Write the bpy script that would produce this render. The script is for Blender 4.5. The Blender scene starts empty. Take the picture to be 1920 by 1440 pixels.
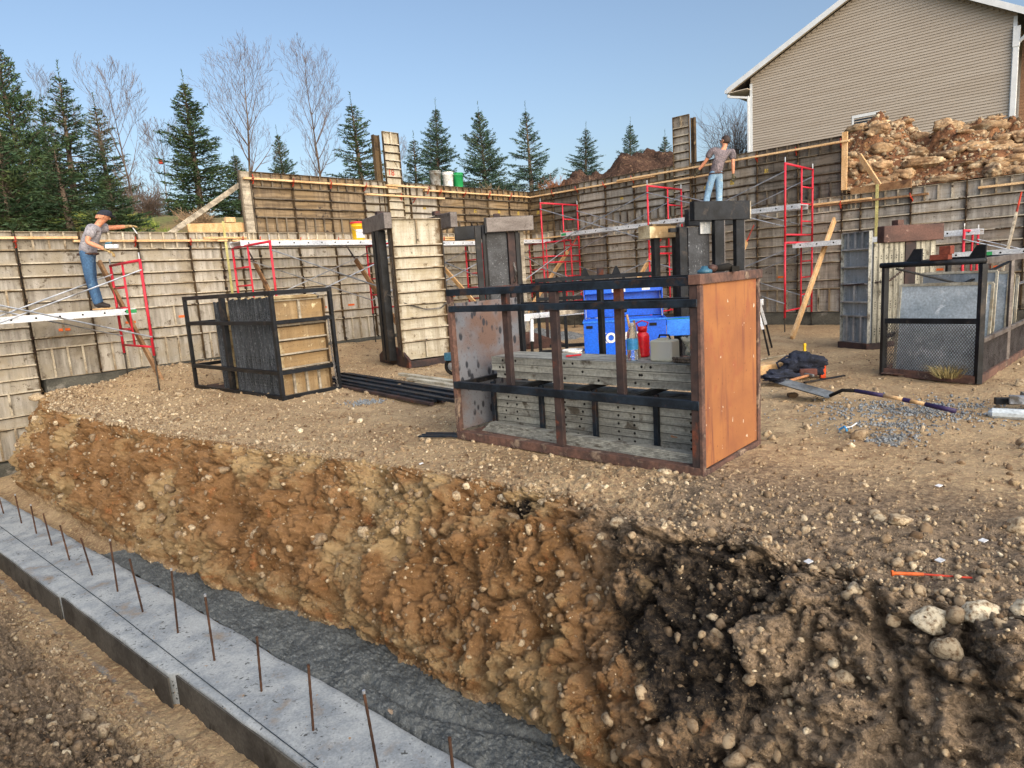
import bpy, bmesh, math, random
import numpy as np
from mathutils import Vector, Matrix
R = random.Random(7)
rng = np.random.default_rng(7)
scn = bpy.context.scene
col = scn.collection
rad = math.radians

# ------------------------------------------------------------------ helpers
def tag(o, label=None, cat=None, group=None, kind=None):
    if label: o['label'] = label
    if cat: o['category'] = cat
    if group: o['group'] = group
    if kind: o['kind'] = kind
    return o

def empty(name, label, cat, loc=(0, 0, 0), rz=0.0, group=None):
    o = bpy.data.objects.new(name, None)
    o.empty_display_size = 0.1
    o.location = loc; o.rotation_euler = (0, 0, rz)
    col.objects.link(o)
    return tag(o, label, cat, group)

def copy_tree(o, loc=None, rz=None, label=None):
    c = o.copy(); col.objects.link(c)
    if loc is not None: c.location = loc
    if rz is not None: c.rotation_euler = (0, 0, rz)
    if label: c['label'] = label
    for ch in list(o.children):
        d = ch.copy(); col.objects.link(d); d.parent = c
        for g in list(ch.children):
            e = g.copy(); col.objects.link(e); e.parent = d
    return c

class MB:
    def __init__(s): s.v = []; s.f = []; s.m = []
    def add(s, vs, fs, mi=0):
        b = len(s.v); s.v += [tuple(v) for v in vs]
        for f in fs: s.f.append(tuple(i + b for i in f)); s.m.append(mi)
        return s
    def box(s, x0, x1, y0, y1, z0, z1, mi=0):
        vs = [(x0,y0,z0),(x1,y0,z0),(x1,y1,z0),(x0,y1,z0),(x0,y0,z1),(x1,y0,z1),(x1,y1,z1),(x0,y1,z1)]
        return s.add(vs, [(0,3,2,1),(4,5,6,7),(0,1,5,4),(1,2,6,5),(2,3,7,6),(3,0,4,7)], mi)
    def bar(s, p0, p1, w, h, up=(0, 0, 1), mi=0, jit=0.0):
        p0 = Vector(p0); p1 = Vector(p1); d = (p1 - p0).normalized()
        up = Vector(up)
        if abs(d.dot(up)) > .98: up = Vector((1, 0, 0))
        a = d.cross(up).normalized(); b = a.cross(d).normalized()
        vs = []
        for p in (p0, p1):
            for sa, sb in ((-1,-1),(1,-1),(1,1),(-1,1)):
                vs.append(p + a*(sa*w/2) + b*(sb*h/2))
        return s.add(vs, [(0,1,2,3),(7,6,5,4),(0,4,5,1),(1,5,6,2),(2,6,7,3),(3,7,4,0)], mi)
    def tube(s, pts, r, n=8, mi=0, cap=True):
        pts = [Vector(p) for p in pts]
        rs = r if isinstance(r, (list, tuple)) else [r]*len(pts)
        rings = []
        a = None
        for i, p in enumerate(pts):
            d = (pts[min(i+1, len(pts)-1)] - pts[max(i-1, 0)])
            if d.length < 1e-9: d = Vector((0, 0, 1))
            d.normalize()
            if a is None:
                t = Vector((0, 0, 1)) if abs(d.z) < .9 else Vector((1, 0, 0))
                a = d.cross(t).normalized()
            else:
                a = (a - d*a.dot(d))
                a = a.normalized() if a.length > 1e-6 else d.orthogonal().normalized()
            b = d.cross(a)
            rings.append([p + (a*math.cos(2*math.pi*k/n) + b*math.sin(2*math.pi*k/n))*rs[i] for k in range(n)])
        vs = [v for rg in rings for v in rg]; fs = []
        for i in range(len(pts)-1):
            for k in range(n):
                k2 = (k+1) % n
                fs.append((i*n+k, i*n+k2, (i+1)*n+k2, (i+1)*n+k))
        if cap:
            fs.append(tuple(range(n))[::-1]); fs.append(tuple((len(pts)-1)*n+k for k in range(n)))
        return s.add(vs, fs, mi)
    def lathe(s, prof, c=(0, 0, 0), n=20, mi=0, cap=True):
        vs = []; fs = []
        for (r, z) in prof:
            for k in range(n):
                t = 2*math.pi*k/n
                vs.append((c[0]+r*math.cos(t), c[1]+r*math.sin(t), c[2]+z))
        for i in range(len(prof)-1):
            for k in range(n):
                k2 = (k+1) % n
                fs.append((i*n+k, i*n+k2, (i+1)*n+k2, (i+1)*n+k))
        if cap:
            fs.append(tuple(range(n))[::-1]); fs.append(tuple((len(prof)-1)*n+k for k in range(n)))
        return s.add(vs, fs, mi)
    def prism(s, poly, thick, mi=0, fn=None):
        """poly of (a,b) in x,z plane at y 0..thick, fn maps point"""
        n = len(poly)
        vs = [(a, 0, b) for a, b in poly] + [(a, thick, b) for a, b in poly]
        if fn: vs = [fn(v) for v in vs]
        fs = [tuple(range(n)), tuple(range(2*n-1, n-1, -1))]
        for i in range(n):
            j = (i+1) % n
            fs.append((i, i+n, j+n, j))
        return s.add(vs, fs, mi)
    def mesh(s, name, mats, smooth=False):
        me = bpy.data.meshes.new(name)
        me.from_pydata(s.v, [], s.f); me.update()
        if not isinstance(mats, (list, tuple)): mats = [mats]
        for m in mats: me.materials.append(m)
        if len(mats) > 1: me.polygons.foreach_set('material_index', s.m)
        if smooth: me.polygons.foreach_set('use_smooth', [True]*len(me.polygons))
        return me
    def build(s, name, mats, parent=None, loc=None, rz=0, smooth=False, bevel=0.0):
        me = s.mesh(name, mats, smooth)
        if bevel:
            bm = bmesh.new(); bm.from_mesh(me)
            bmesh.ops.recalc_face_normals(bm, faces=bm.faces)
            es = [e for e in bm.edges if len(e.link_faces) == 2 and e.calc_face_angle(0) > .6]
            bmesh.ops.bevel(bm, geom=es, offset=bevel, segments=1, affect='EDGES', profile=.5)
            bm.to_mesh(me); bm.free()
        o = bpy.data.objects.new(name, me); col.objects.link(o)
        if parent: o.parent = parent
        if loc is not None: o.location = loc
        if rz: o.rotation_euler = (0, 0, rz)
        return o

def recenter(o):
    """top-level mesh built in world coordinates: move its origin to its own base"""
    me = o.data
    n = len(me.vertices); a = np.empty(n*3, np.float32); me.vertices.foreach_get('co', a)
    a = a.reshape(-1, 3); c = (a.max(0)+a.min(0))/2; c[2] = a[:, 2].min()
    a -= c; me.vertices.foreach_set('co', a.ravel()); me.update()
    o.location = [float(x) for x in c]
    return o

def np_mesh(name, V, F, mats, smooth=False, attrs=None):
    me = bpy.data.meshes.new(name)
    V = np.ascontiguousarray(V, np.float32); F = np.ascontiguousarray(F, np.int32)
    k = F.shape[1]
    me.vertices.add(len(V)); me.vertices.foreach_set('co', V.ravel())
    me.loops.add(F.size); me.loops.foreach_set('vertex_index', F.ravel())
    me.polygons.add(len(F)); me.polygons.foreach_set('loop_start', np.arange(0, F.size, k, dtype=np.int32))
    me.update(calc_edges=True)
    if smooth: me.polygons.foreach_set('use_smooth', np.ones(len(F), bool))
    for m in (mats if isinstance(mats, (list, tuple)) else [mats]): me.materials.append(m)
    for nm, arr in (attrs or {}).items():
        at = me.attributes.new(nm, 'FLOAT', 'POINT'); at.data.foreach_set('value', np.ascontiguousarray(arr, np.float32))
    me.validate()
    o = bpy.data.objects.new(name, me); col.objects.link(o)
    return o

# ---- gradient noise, vectorised
_P = np.random.default_rng(3).permutation(256).astype(np.int64); _P = np.concatenate([_P, _P, _P])
_G = np.random.default_rng(4).normal(size=(256, 3)); _G /= np.linalg.norm(_G, axis=1)[:, None]
def pn(x, y, z):
    xi = np.floor(x).astype(np.int64); yi = np.floor(y).astype(np.int64); zi = np.floor(z).astype(np.int64)
    fx = x-xi; fy = y-yi; fz = z-zi
    u = fx*fx*fx*(fx*(fx*6-15)+10); v = fy*fy*fy*(fy*(fy*6-15)+10); w = fz*fz*fz*(fz*(fz*6-15)+10)
    xi &= 255; yi &= 255; zi &= 255
    def g(a, b, c):
        h = _P[(_P[(_P[(xi+a) & 255]+yi+b) & 255]+zi+c) & 255]
        gr = _G[h]
        return gr[..., 0]*(fx-a)+gr[..., 1]*(fy-b)+gr[..., 2]*(fz-c)
    l = lambda a, b, t: a+(b-a)*t
    return l(l(l(g(0,0,0), g(1,0,0), u), l(g(0,1,0), g(1,1,0), u), v), l(l(g(0,0,1), g(1,0,1), u), l(g(0,1,1), g(1,1,1), u), v), w)*1.5
def fbm(x, y, z, s, oc=4, gain=.5, off=0.0):
    r = 0; a = 1; f = 1/s
    for i in range(oc):
        r = r + a*pn(x*f+off+i*17.3, y*f+off*1.7+i*9.1, z*f+i*3.7); a *= gain; f *= 2.03
    return r
def billow(x, y, z, s, oc=3, gain=.5, off=0.0):
    r = 0; a = 1; f = 1/s
    for i in range(oc):
        r = r + a*(np.abs(pn(x*f+off+i*11.3, y*f+off*1.3+i*5.1, z*f+i*7.7))*2-.5); a *= gain; f *= 2.1
    return r
def sstep(a, b, x):
    t = np.clip((x-a)/(b-a), 0, 1); return t*t*(3-2*t)

# ------------------------------------------------------------------ materials
def lin(c):
    if isinstance(c, str):
        c = c.lstrip('#'); c = [int(c[i:i+2], 16)/255 for i in (0, 2, 4)]
        c = [x/12.92 if x <= .04045 else ((x+.055)/1.055)**2.4 for x in c]
    return (*c[:3], 1.0)

def newmat(name):
    m = bpy.data.materials.new(name); m.use_nodes = True
    nt = m.node_tree; nt.nodes.clear()
    o = nt.nodes.new('ShaderNodeOutputMaterial'); p = nt.nodes.new('ShaderNodeBsdfPrincipled')
    nt.links.new(p.outputs[0], o.inputs[0])
    return m, nt, p
def N(nt, t, **kw):
    n = nt.nodes.new(t)
    for k, v in kw.items():
        if k in n.inputs.keys() if hasattr(n.inputs, 'keys') else False: n.inputs[k].default_value = v
        else: setattr(n, k, v)
    return n
def mixc(nt, fac, a, b, mode='MIX'):
    n = nt.nodes.new('ShaderNodeMix'); n.data_type = 'RGBA'; n.blend_type = mode
    for s, v in ((0, fac), (6, a), (7, b)):
        if hasattr(v, 'is_linked') or hasattr(v, 'links'): nt.links.new(v, n.inputs[s])
        elif s == 0: n.inputs[0].default_value = v
        else: n.inputs[s].default_value = v
    return n.outputs[2]
def ramp(nt, src, p0, p1, inv=False):
    n = nt.nodes.new('ShaderNodeMapRange'); n.clamp = True
    n.inputs[1].default_value = p0; n.inputs[2].default_value = p1
    n.inputs[3].default_value = 1 if inv else 0; n.inputs[4].default_value = 0 if inv else 1
    nt.links.new(src, n.inputs[0]); return n.outputs[0]
def noise(nt, vec, scale, detail=4, rough=.6, dist=0.0):
    n = nt.nodes.new('ShaderNodeTexNoise'); n.inputs['Scale'].default_value = scale
    n.inputs['Detail'].default_value = detail; n.inputs['Roughness'].default_value = rough
    n.inputs['Distortion'].default_value = dist
    nt.links.new(vec, n.inputs['Vector']); return n.outputs[0]
def coords(nt, scl=(1, 1, 1), world=False):
    """object coordinates, shifted per object so that copies differ"""
    tc = nt.nodes.new('ShaderNodeTexCoord')
    if world:
        g = nt.nodes.new('ShaderNodeNewGeometry'); base = g.outputs['Position']
    else:
        oi = nt.nodes.new('ShaderNodeObjectInfo')
        mu = nt.nodes.new('ShaderNodeMath'); mu.operation = 'MULTIPLY'; mu.inputs[1].default_value = 57.0
        nt.links.new(oi.outputs['Random'], mu.inputs[0])
        ad = nt.nodes.new('ShaderNodeVectorMath'); ad.operation = 'ADD'
        nt.links.new(tc.outputs['Object'], ad.inputs[0]); nt.links.new(mu.outputs[0], ad.inputs[1])
        base = ad.outputs[0]
    mp = nt.nodes.new('ShaderNodeMapping'); mp.inputs['Scale'].default_value = scl
    nt.links.new(base, mp.inputs['Vector']); return mp.outputs[0]
def bump(nt, p, h, strength=.4, dist=.01, prev=None):
    b = nt.nodes.new('ShaderNodeBump'); b.inputs['Strength'].default_value = strength; b.inputs['Distance'].default_value = dist
    nt.links.new(h, b.inputs['Height'])
    if prev is not None: nt.links.new(prev, b.inputs['Normal'])
    nt.links.new(b.outputs[0], p.inputs['Normal']); return b.outputs[0]

def wmat(name, c1, c2, c3=None, s=(3, 3, 3), sc=1.0, lo=.42, hi=.6, lo3=.58, hi3=.66, s3=3.0, rough=.75, metal=0.0, bmp=.3, bd=.004, objvar=.0, spec=.4, world=False, fine=40, fineamt=.25):
    m, nt, p = newmat(name)
    v = coords(nt, s, world)
    n1 = noise(nt, v, sc, 6, .62)
    c = mixc(nt, ramp(nt, n1, lo, hi), lin(c1), lin(c2))
    if c3 is not None:
        v2 = coords(nt, (1, 1, 1), world)
        n2 = noise(nt, v2, s3, 5, .65, .3)
        c = mixc(nt, ramp(nt, n2, lo3, hi3), c, lin(c3))
    v3 = coords(nt, (1, 1, 1), world)
    n3 = noise(nt, v3, fine, 3, .6)
    g = ramp(nt, n3, .3, .7)
    mul = nt.nodes.new('ShaderNodeMapRange'); mul.inputs[3].default_value = 1-fineamt; mul.inputs[4].default_value = 1+fineamt
    nt.links.new(g, mul.inputs[0])
    cc = nt.nodes.new('ShaderNodeVectorMath'); cc.operation = 'SCALE'
    nt.links.new(c, cc.inputs[0]); nt.links.new(mul.outputs[0], cc.inputs['Scale']); c = cc.outputs[0]
    if objvar:
        oi = nt.nodes.new('ShaderNodeObjectInfo')
        mr = nt.nodes.new('ShaderNodeMapRange'); mr.inputs[3].default_value = 1-objvar; mr.inputs[4].default_value = 1+objvar
        nt.links.new(oi.outputs['Random'], mr.inputs[0])
        c2_ = nt.nodes.new('ShaderNodeVectorMath'); c2_.operation = 'SCALE'
        nt.links.new(c, c2_.inputs[0]); nt.links.new(mr.outputs[0], c2_.inputs['Scale']); c = c2_.outputs[0]
    nt.links.new(c, p.inputs['Base Color'])
    p.inputs['Roughness'].default_value = rough; p.inputs['Metallic'].default_value = metal
    p.inputs['Specular IOR Level'].default_value = spec
    if bmp: 
        ad = nt.nodes.new('ShaderNodeMath'); ad.operation = 'ADD'
        nt.links.new(n1, ad.inputs[0]); nt.links.new(n3, ad.inputs[1]); bump(nt, p, ad.outputs[0], bmp, bd)
    return m

MT = {}
# aluminium form faces crusted with concrete, one per wall tier
def panelmat(name, light, dark, crust, streak, lines=.0, objvar=.22):
    m, nt, p = newmat(name)
    v = coords(nt, (9, 9, .7)); big = coords(nt, (1, 1, 1))
    st = noise(nt, v, 1.6, 6, .65)
    bl = noise(nt, big, 1.7, 6, .62, .4)
    bl2 = noise(nt, big, 7, 5, .7, .2)
    c = mixc(nt, ramp(nt, st, .33, .66), lin(dark), lin(light))
    c = mixc(nt, ramp(nt, bl, .46, .62), c, lin(crust))
    sp = mixc(nt, ramp(nt, bl2, .60, .68), c, lin(streak))
    c = sp
    if lines:
        vz = coords(nt, (.8, .8, 14)); ln = noise(nt, vz, 1.5, 3, .5)
        dk = mixc(nt, ramp(nt, ln, .5, .58), lin((1, 1, 1)), lin((.45, .42, .38)))
        c = mixc(nt, lines, c, dk, 'MULTIPLY')
    tc = nt.nodes.new('ShaderNodeTexCoord'); sx = nt.nodes.new('ShaderNodeSeparateXYZ'); nt.links.new(tc.outputs['Object'], sx.inputs[0])
    ab = nt.nodes.new('ShaderNodeMath'); ab.operation = 'SUBTRACT'; nt.links.new(sx.outputs['X'], ab.inputs[0]); ab.inputs[1].default_value = .455
    ab2 = nt.nodes.new('ShaderNodeMath'); ab2.operation = 'ABSOLUTE'; nt.links.new(ab.outputs[0], ab2.inputs[0])
    ed = nt.nodes.new('ShaderNodeMath'); ed.operation = 'MULTIPLY_ADD'; nt.links.new(noise(nt, big, 5, 5, .7), ed.inputs[0]); ed.inputs[1].default_value = .42; nt.links.new(ab2.outputs[0], ed.inputs[2])
    c = mixc(nt, ramp(nt, ed.outputs[0], .60, .70), c, lin(streak))
    gr_ = noise(nt, big, .9, 5, .7, .5); c = mixc(nt, ramp(nt, gr_, .56, .68), c, mixc(nt, .45, c, lin(streak)))
    pit = noise(nt, big, 42, 3, .7)
    pk = mixc(nt, ramp(nt, pit, .60, .68), lin((1, 1, 1)), lin((.35, .3, .24)))
    c = mixc(nt, .7, c, pk, 'MULTIPLY')
    oi = nt.nodes.new('ShaderNodeObjectInfo')
    mr = nt.nodes.new('ShaderNodeMapRange'); mr.inputs[3].default_value = 1-objvar; mr.inputs[4].default_value = 1+objvar
    nt.links.new(oi.outputs['Random'], mr.inputs[0])
    c2_ = nt.nodes.new('ShaderNodeVectorMath'); c2_.operation = 'SCALE'
    nt.links.new(c, c2_.inputs[0]); nt.links.new(mr.outputs[0], c2_.inputs['Scale'])
    nt.links.new(c2_.outputs[0], p.inputs['Base Color'])
    p.inputs['Roughness'].default_value = .62; p.inputs['Metallic'].default_value = .15
    b = bump(nt, p, bl2, .5, .008); bump(nt, p, pit, .4, .003, b)
    return m
MT['pA'] = panelmat('form_face_tan', '#b8b3a9', '#807a70', '#9d9482', '#574a38', objvar=.26)
MT['pAu'] = panelmat('form_face_brown', '#948267', '#62513d', '#846f50', '#382d25', .8)
MT['pB'] = panelmat('form_face_grey', '#b5b0a7', '#7f7972', '#978d7f', '#51483c', .3, .3)
MT['pBu'] = panelmat('form_face_dark', '#837b72', '#4f4942', '#73685c', '#25211d', .6, .3)
MT['pNew'] = panelmat('form_face_pale', '#c6c1b1', '#978e7a', '#a69b82', '#5f4c33', .15, .06)
MT['pTan'] = panelmat('form_face_ochre', '#ab9470', '#80694a', '#987d55', '#d6c8a2', .2, .06)
MT['pGrey'] = panelmat('form_face_silver', '#98a0a6', '#646c73', '#84888b', '#b8baba', .0, .06)
MT['rib'] = wmat('form_rib', '#c0b7a4', '#8a7a62', '#3c3024', s=(2, 2, 2), rough=.55, metal=.3, objvar=.15)
MT['ribd'] = wmat('form_rib_dark', '#6e6455', '#3b3026', '#1d1712', s=(2, 2, 2), rough=.6, metal=.3, objvar=.15)
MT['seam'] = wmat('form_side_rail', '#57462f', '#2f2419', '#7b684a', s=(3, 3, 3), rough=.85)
MT['pin'] = wmat('form_pin', '#17110c', '#2b1c12', rough=.9, bmp=.6)
MT['orange'] = wmat('orange_paint', '#e0682a', '#c9602f', '#8b6a50', s=(6, 6, 6), lo3=.62, hi3=.7, s3=30, rough=.7)
MT['yellow'] = wmat('yellow_paint', '#b9a04a', '#a38b3e', '#6b5d3c', s=(9, 9, 9), lo3=.5, hi3=.6, s3=30, rough=.8)
MT['wood'] = wmat('new_lumber', '#cfac80', '#bd9666', '#94704a', s=(9, 9, 2.5), sc=1.2, lo3=.62, hi3=.72, rough=.75)
MT['woodx'] = wmat('new_lumber_long', '#d8b88c', '#bd9768', '#94704a', s=(1.2, 14, 14), sc=1.5, lo3=.62, hi3=.72, rough=.75)
MT['woodold'] = wmat('weathered_lumber', '#8f6f4e', '#6b4c33', '#4c3525', s=(4, 4, 4), rough=.85)
MT['woodgrey'] = wmat('grey_lumber', '#a9a08f', '#7d7466', '#b8ad98', s=(1, 12, 12), rough=.85)
MT['strip'] = wmat('yellow_green_strip', '#b4ad72', '#9d965f', rough=.7)
MT['red'] = wmat('scaffold_red', '#c8283c', '#b01f30', '#6d3a34', s=(5, 5, 5), lo3=.62, hi3=.7, s3=9, rough=.45, bmp=.1)
MT['redor'] = wmat('clamp_red', '#b8381f', '#7e2716', '#3d1a12', s=(5, 5, 5), rough=.6)
MT['galv'] = wmat('galvanised_steel', '#b8bcc2', '#8d9298', '#6c6862', s=(5, 5, 5), rough=.4, metal=.7, bmp=.1)
MT['jack'] = wmat('jack_steel', '#4a453f', '#2e2a27', rough=.6, metal=.6)
MT['alu'] = wmat('plank_aluminium', '#d6dade', '#b6bbc2', '#8d8e90', s=(2, 6, 6), lo3=.64, hi3=.74, rough=.45, metal=.35, bmp=.1)
MT['hole'] = wmat('dark_hole', '#16130f', '#0e0c0a', rough=.9, bmp=0)
MT['green'] = wmat('green_label', '#1f7a44', '#2b8a50', rough=.6, bmp=0)
MT['white'] = wmat('white_label', '#d9dbdc', '#c2c4c6', rough=.6, bmp=0)
MT['blk'] = wmat('black_steel', '#23262b', '#15171a', '#3a3532', s=(4, 4, 4), s3=5, rough=.5, metal=.5, bmp=.2, spec=.5)
MT['blk2'] = wmat('blue_black_steel', '#2a3541', '#1b2129', '#4a3a33', s=(4, 4, 4), s3=6, lo3=.55, hi3=.66, rough=.5, metal=.5, bmp=.25)
MT['rust'] = wmat('rusty_steel', '#4e3d39', '#352e2f', '#6b3f30', s=(5, 5, 5), s3=4, rough=.75, metal=.3, bmp=.4)
MT['rusto'] = wmat('rust_edge', '#6f5348', '#4c3c38', '#8f7d6c', s=(6, 6, 6), s3=6, rough=.8, metal=.2, bmp=.4)
MT['rustbrown'] = wmat('brown_primer_steel', '#5b4038', '#46322d', '#7d665c', s=(1.5, 5, 5), lo3=.62, hi3=.7, s3=7, rough=.6, metal=.2)
MT['greysteel'] = wmat('grey_brown_steel', '#6f6a68', '#5c5654', '#453d3a', s=(2, 6, 6), s3=4, rough=.5, metal=.4, bmp=.1)
MT['specked'] = wmat('speckled_dark_sheet', '#45484d', '#34363a', '#8b9096', s=(3, 3, 3), s3=28, lo3=.6, hi3=.68, rough=.55, metal=.3)
MT['boardgrey'] = wmat('grey_form_edge', '#a3a39a', '#7c7c76', '#5a544b', s=(1.2, 14, 14), s3=6, lo3=.56, hi3=.66, rough=.7, metal=.1, bmp=.3)
MT['darkedge'] = wmat('dark_form_edge', '#4b5056', '#33373c', '#65696e', s=(16, 16, 2.2), s3=24, lo3=.55, hi3=.64, rough=.7, metal=.2, bmp=.5, objvar=.2)
MT['paleedge'] = wmat('pale_form_edge', '#a9a697', '#7f7c70', '#5a5548', s=(10, 10, 1.5), s3=5, rough=.7, metal=.15, bmp=.3, objvar=.2)
MT['chain'] = wmat('chain_steel', '#8a8784', '#4b4642', rough=.5, metal=.7, bmp=0)
MT['slab'] = wmat('whitewashed_sheet', '#c0cad0', '#97a3aa', '#dbe0e3', s=(1.5, 1.5, 3), lo=.4, hi=.62, s3=4, rough=.7, bmp=.15)
MT['slabedge'] = wmat('sheet_edge', '#b9b4a4', '#8b7f68', rough=.8)
# orange rusted plate
def plate_orange():
    m, nt, p = newmat('orange_rust_plate')
    v = coords(nt, (1, 1, 1)); a = noise(nt, v, 1.6, 5, .6, .2); b = noise(nt, v, 30, 4, .7)
    st = noise(nt, coords(nt, (9, 9, .8)), 1.3, 4, .6)
    c = mixc(nt, ramp(nt, a, .38, .62), lin('#8a5738'), lin('#a06a3f'))
    c = mixc(nt, ramp(nt, st, .54, .66), c, lin('#7d4c36'))
    lo_ = noise(nt, coords(nt, (1, 1, 1)), 4, 6, .7, .5); c = mixc(nt, ramp(nt, lo_, .56, .66), c, lin('#93583a'))
    c = mixc(nt, ramp(nt, b, .62, .72), c, lin('#6a3a26'))
    sp = noise(nt, v, 17, 2, .5)
    c = mixc(nt, ramp(nt, sp, .71, .74), c, lin('#c8b8a4'))
    nt.links.new(c, p.inputs['Base Color']); p.inputs['Roughness'].default_value = .7; p.inputs['Metallic'].default_value = .1
    bump(nt, p, b, .25, .003); return m
MT['oplate'] = plate_orange()
def plate_spots():
    m, nt, p = newmat('drip_spotted_plate')
    v = coords(nt, (1, 1, 1)); a = noise(nt, v, 2.2, 5, .6, .2)
    c = mixc(nt, ramp(nt, a, .45, .62), lin('#80838a'), lin('#7d665c'))
    vs = coords(nt, (14, 14, 7.5))
    vo = nt.nodes.new('ShaderNodeTexVoronoi'); vo.inputs['Randomness'].default_value = 1; vo.inputs['Scale'].default_value = 1.0
    nt.links.new(vs, vo.inputs['Vector'])
    gate = noise(nt, v, 3.3, 3, .6)
    mm = nt.nodes.new('ShaderNodeMath'); mm.operation = 'MULTIPLY'
    nt.links.new(ramp(nt, vo.outputs['Distance'], .28, .36, True), mm.inputs[0]); nt.links.new(ramp(nt, gate, .40, .48), mm.inputs[1])
    c = mixc(nt, mm.outputs[0], c, lin('#3a3d44'))
    f = noise(nt, v, 60, 3, .7); c = mixc(nt, ramp(nt, f, .6, .7), c, lin('#51413c'))
    nt.links.new(c, p.inputs['Base Color']); p.inputs['Roughness'].default_value = .5; p.inputs['Metallic'].default_value = .3
    bump(nt, p, f, .2, .002); return m
MT['splate'] = plate_spots()
MT['conc'] = wmat('footing_concrete', '#a3a8a9', '#858c91', '#8c7c68', s=(3, 3, 3), sc=1.2, s3=3.6, lo3=.58, hi3=.74, rough=.8, bmp=.35, world=True, fine=70, fineamt=.2)
def pits(m):
    nt = m.node_tree; p = [n for n in nt.nodes if n.type == 'BSDF_PRINCIPLED'][0]
    src = p.inputs['Base Color'].links[0].from_socket; g = nt.nodes.new('ShaderNodeNewGeometry')
    a = noise(nt, g.outputs['Position'], 34, 2, .5, .4); b = noise(nt, g.outputs['Position'], 3, 3, .6)
    mm = nt.nodes.new('ShaderNodeMath'); mm.operation = 'MULTIPLY'; nt.links.new(ramp(nt, a, .63, .68), mm.inputs[0]); nt.links.new(ramp(nt, b, .42, .55), mm.inputs[1])
    c = mixc(nt, mm.outputs[0], src, lin('#4a4c4c')); d = noise(nt, g.outputs['Position'], 19, 3, .6)
    c = mixc(nt, ramp(nt, d, .70, .74), c, lin('#9a7c58')); nt.links.new(c, p.inputs['Base Color'])
pits(MT['conc'])
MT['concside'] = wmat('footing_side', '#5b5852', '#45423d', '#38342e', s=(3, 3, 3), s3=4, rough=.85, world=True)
MT['wet'] = wmat('wet_concrete_mix', '#5d6160', '#474b4b', '#6d7170', s=(9, 9, 9), s3=24, lo3=.52, hi3=.62, rough=.42, bmp=.8, bd=.012, world=True, fine=120, fineamt=.35, spec=.6)
MT['wallfoot'] = wmat('damp_wall_footing', '#57564f', '#3a3a35', '#7b7870', s=(2, 2, 4), s3=3, rough=.85, world=True)
MT['rebar'] = wmat('rusty_rebar', '#5a4030', '#3c2b22', rough=.8, metal=.3)
MT['rebartip'] = wmat('cut_rebar_tip', '#c9ccd0', '#a9acb0', rough=.4, metal=.6, bmp=0)
MT['line'] = wmat('string_line', '#2f3a44', '#26303a', rough=.8, bmp=0)
# ------------------------------------------------------------------ site frame
CX, CY = .866, 20.22
TA, TB = rad(46.4), rad(-42.79)
def wp(u, off, z, w='A'):
    th = TA if w == 'A' else TB
    return (CX+math.cos(th)*u+math.sin(th)*off, CY+math.sin(th)*u-math.cos(th)*off, z)

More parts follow.
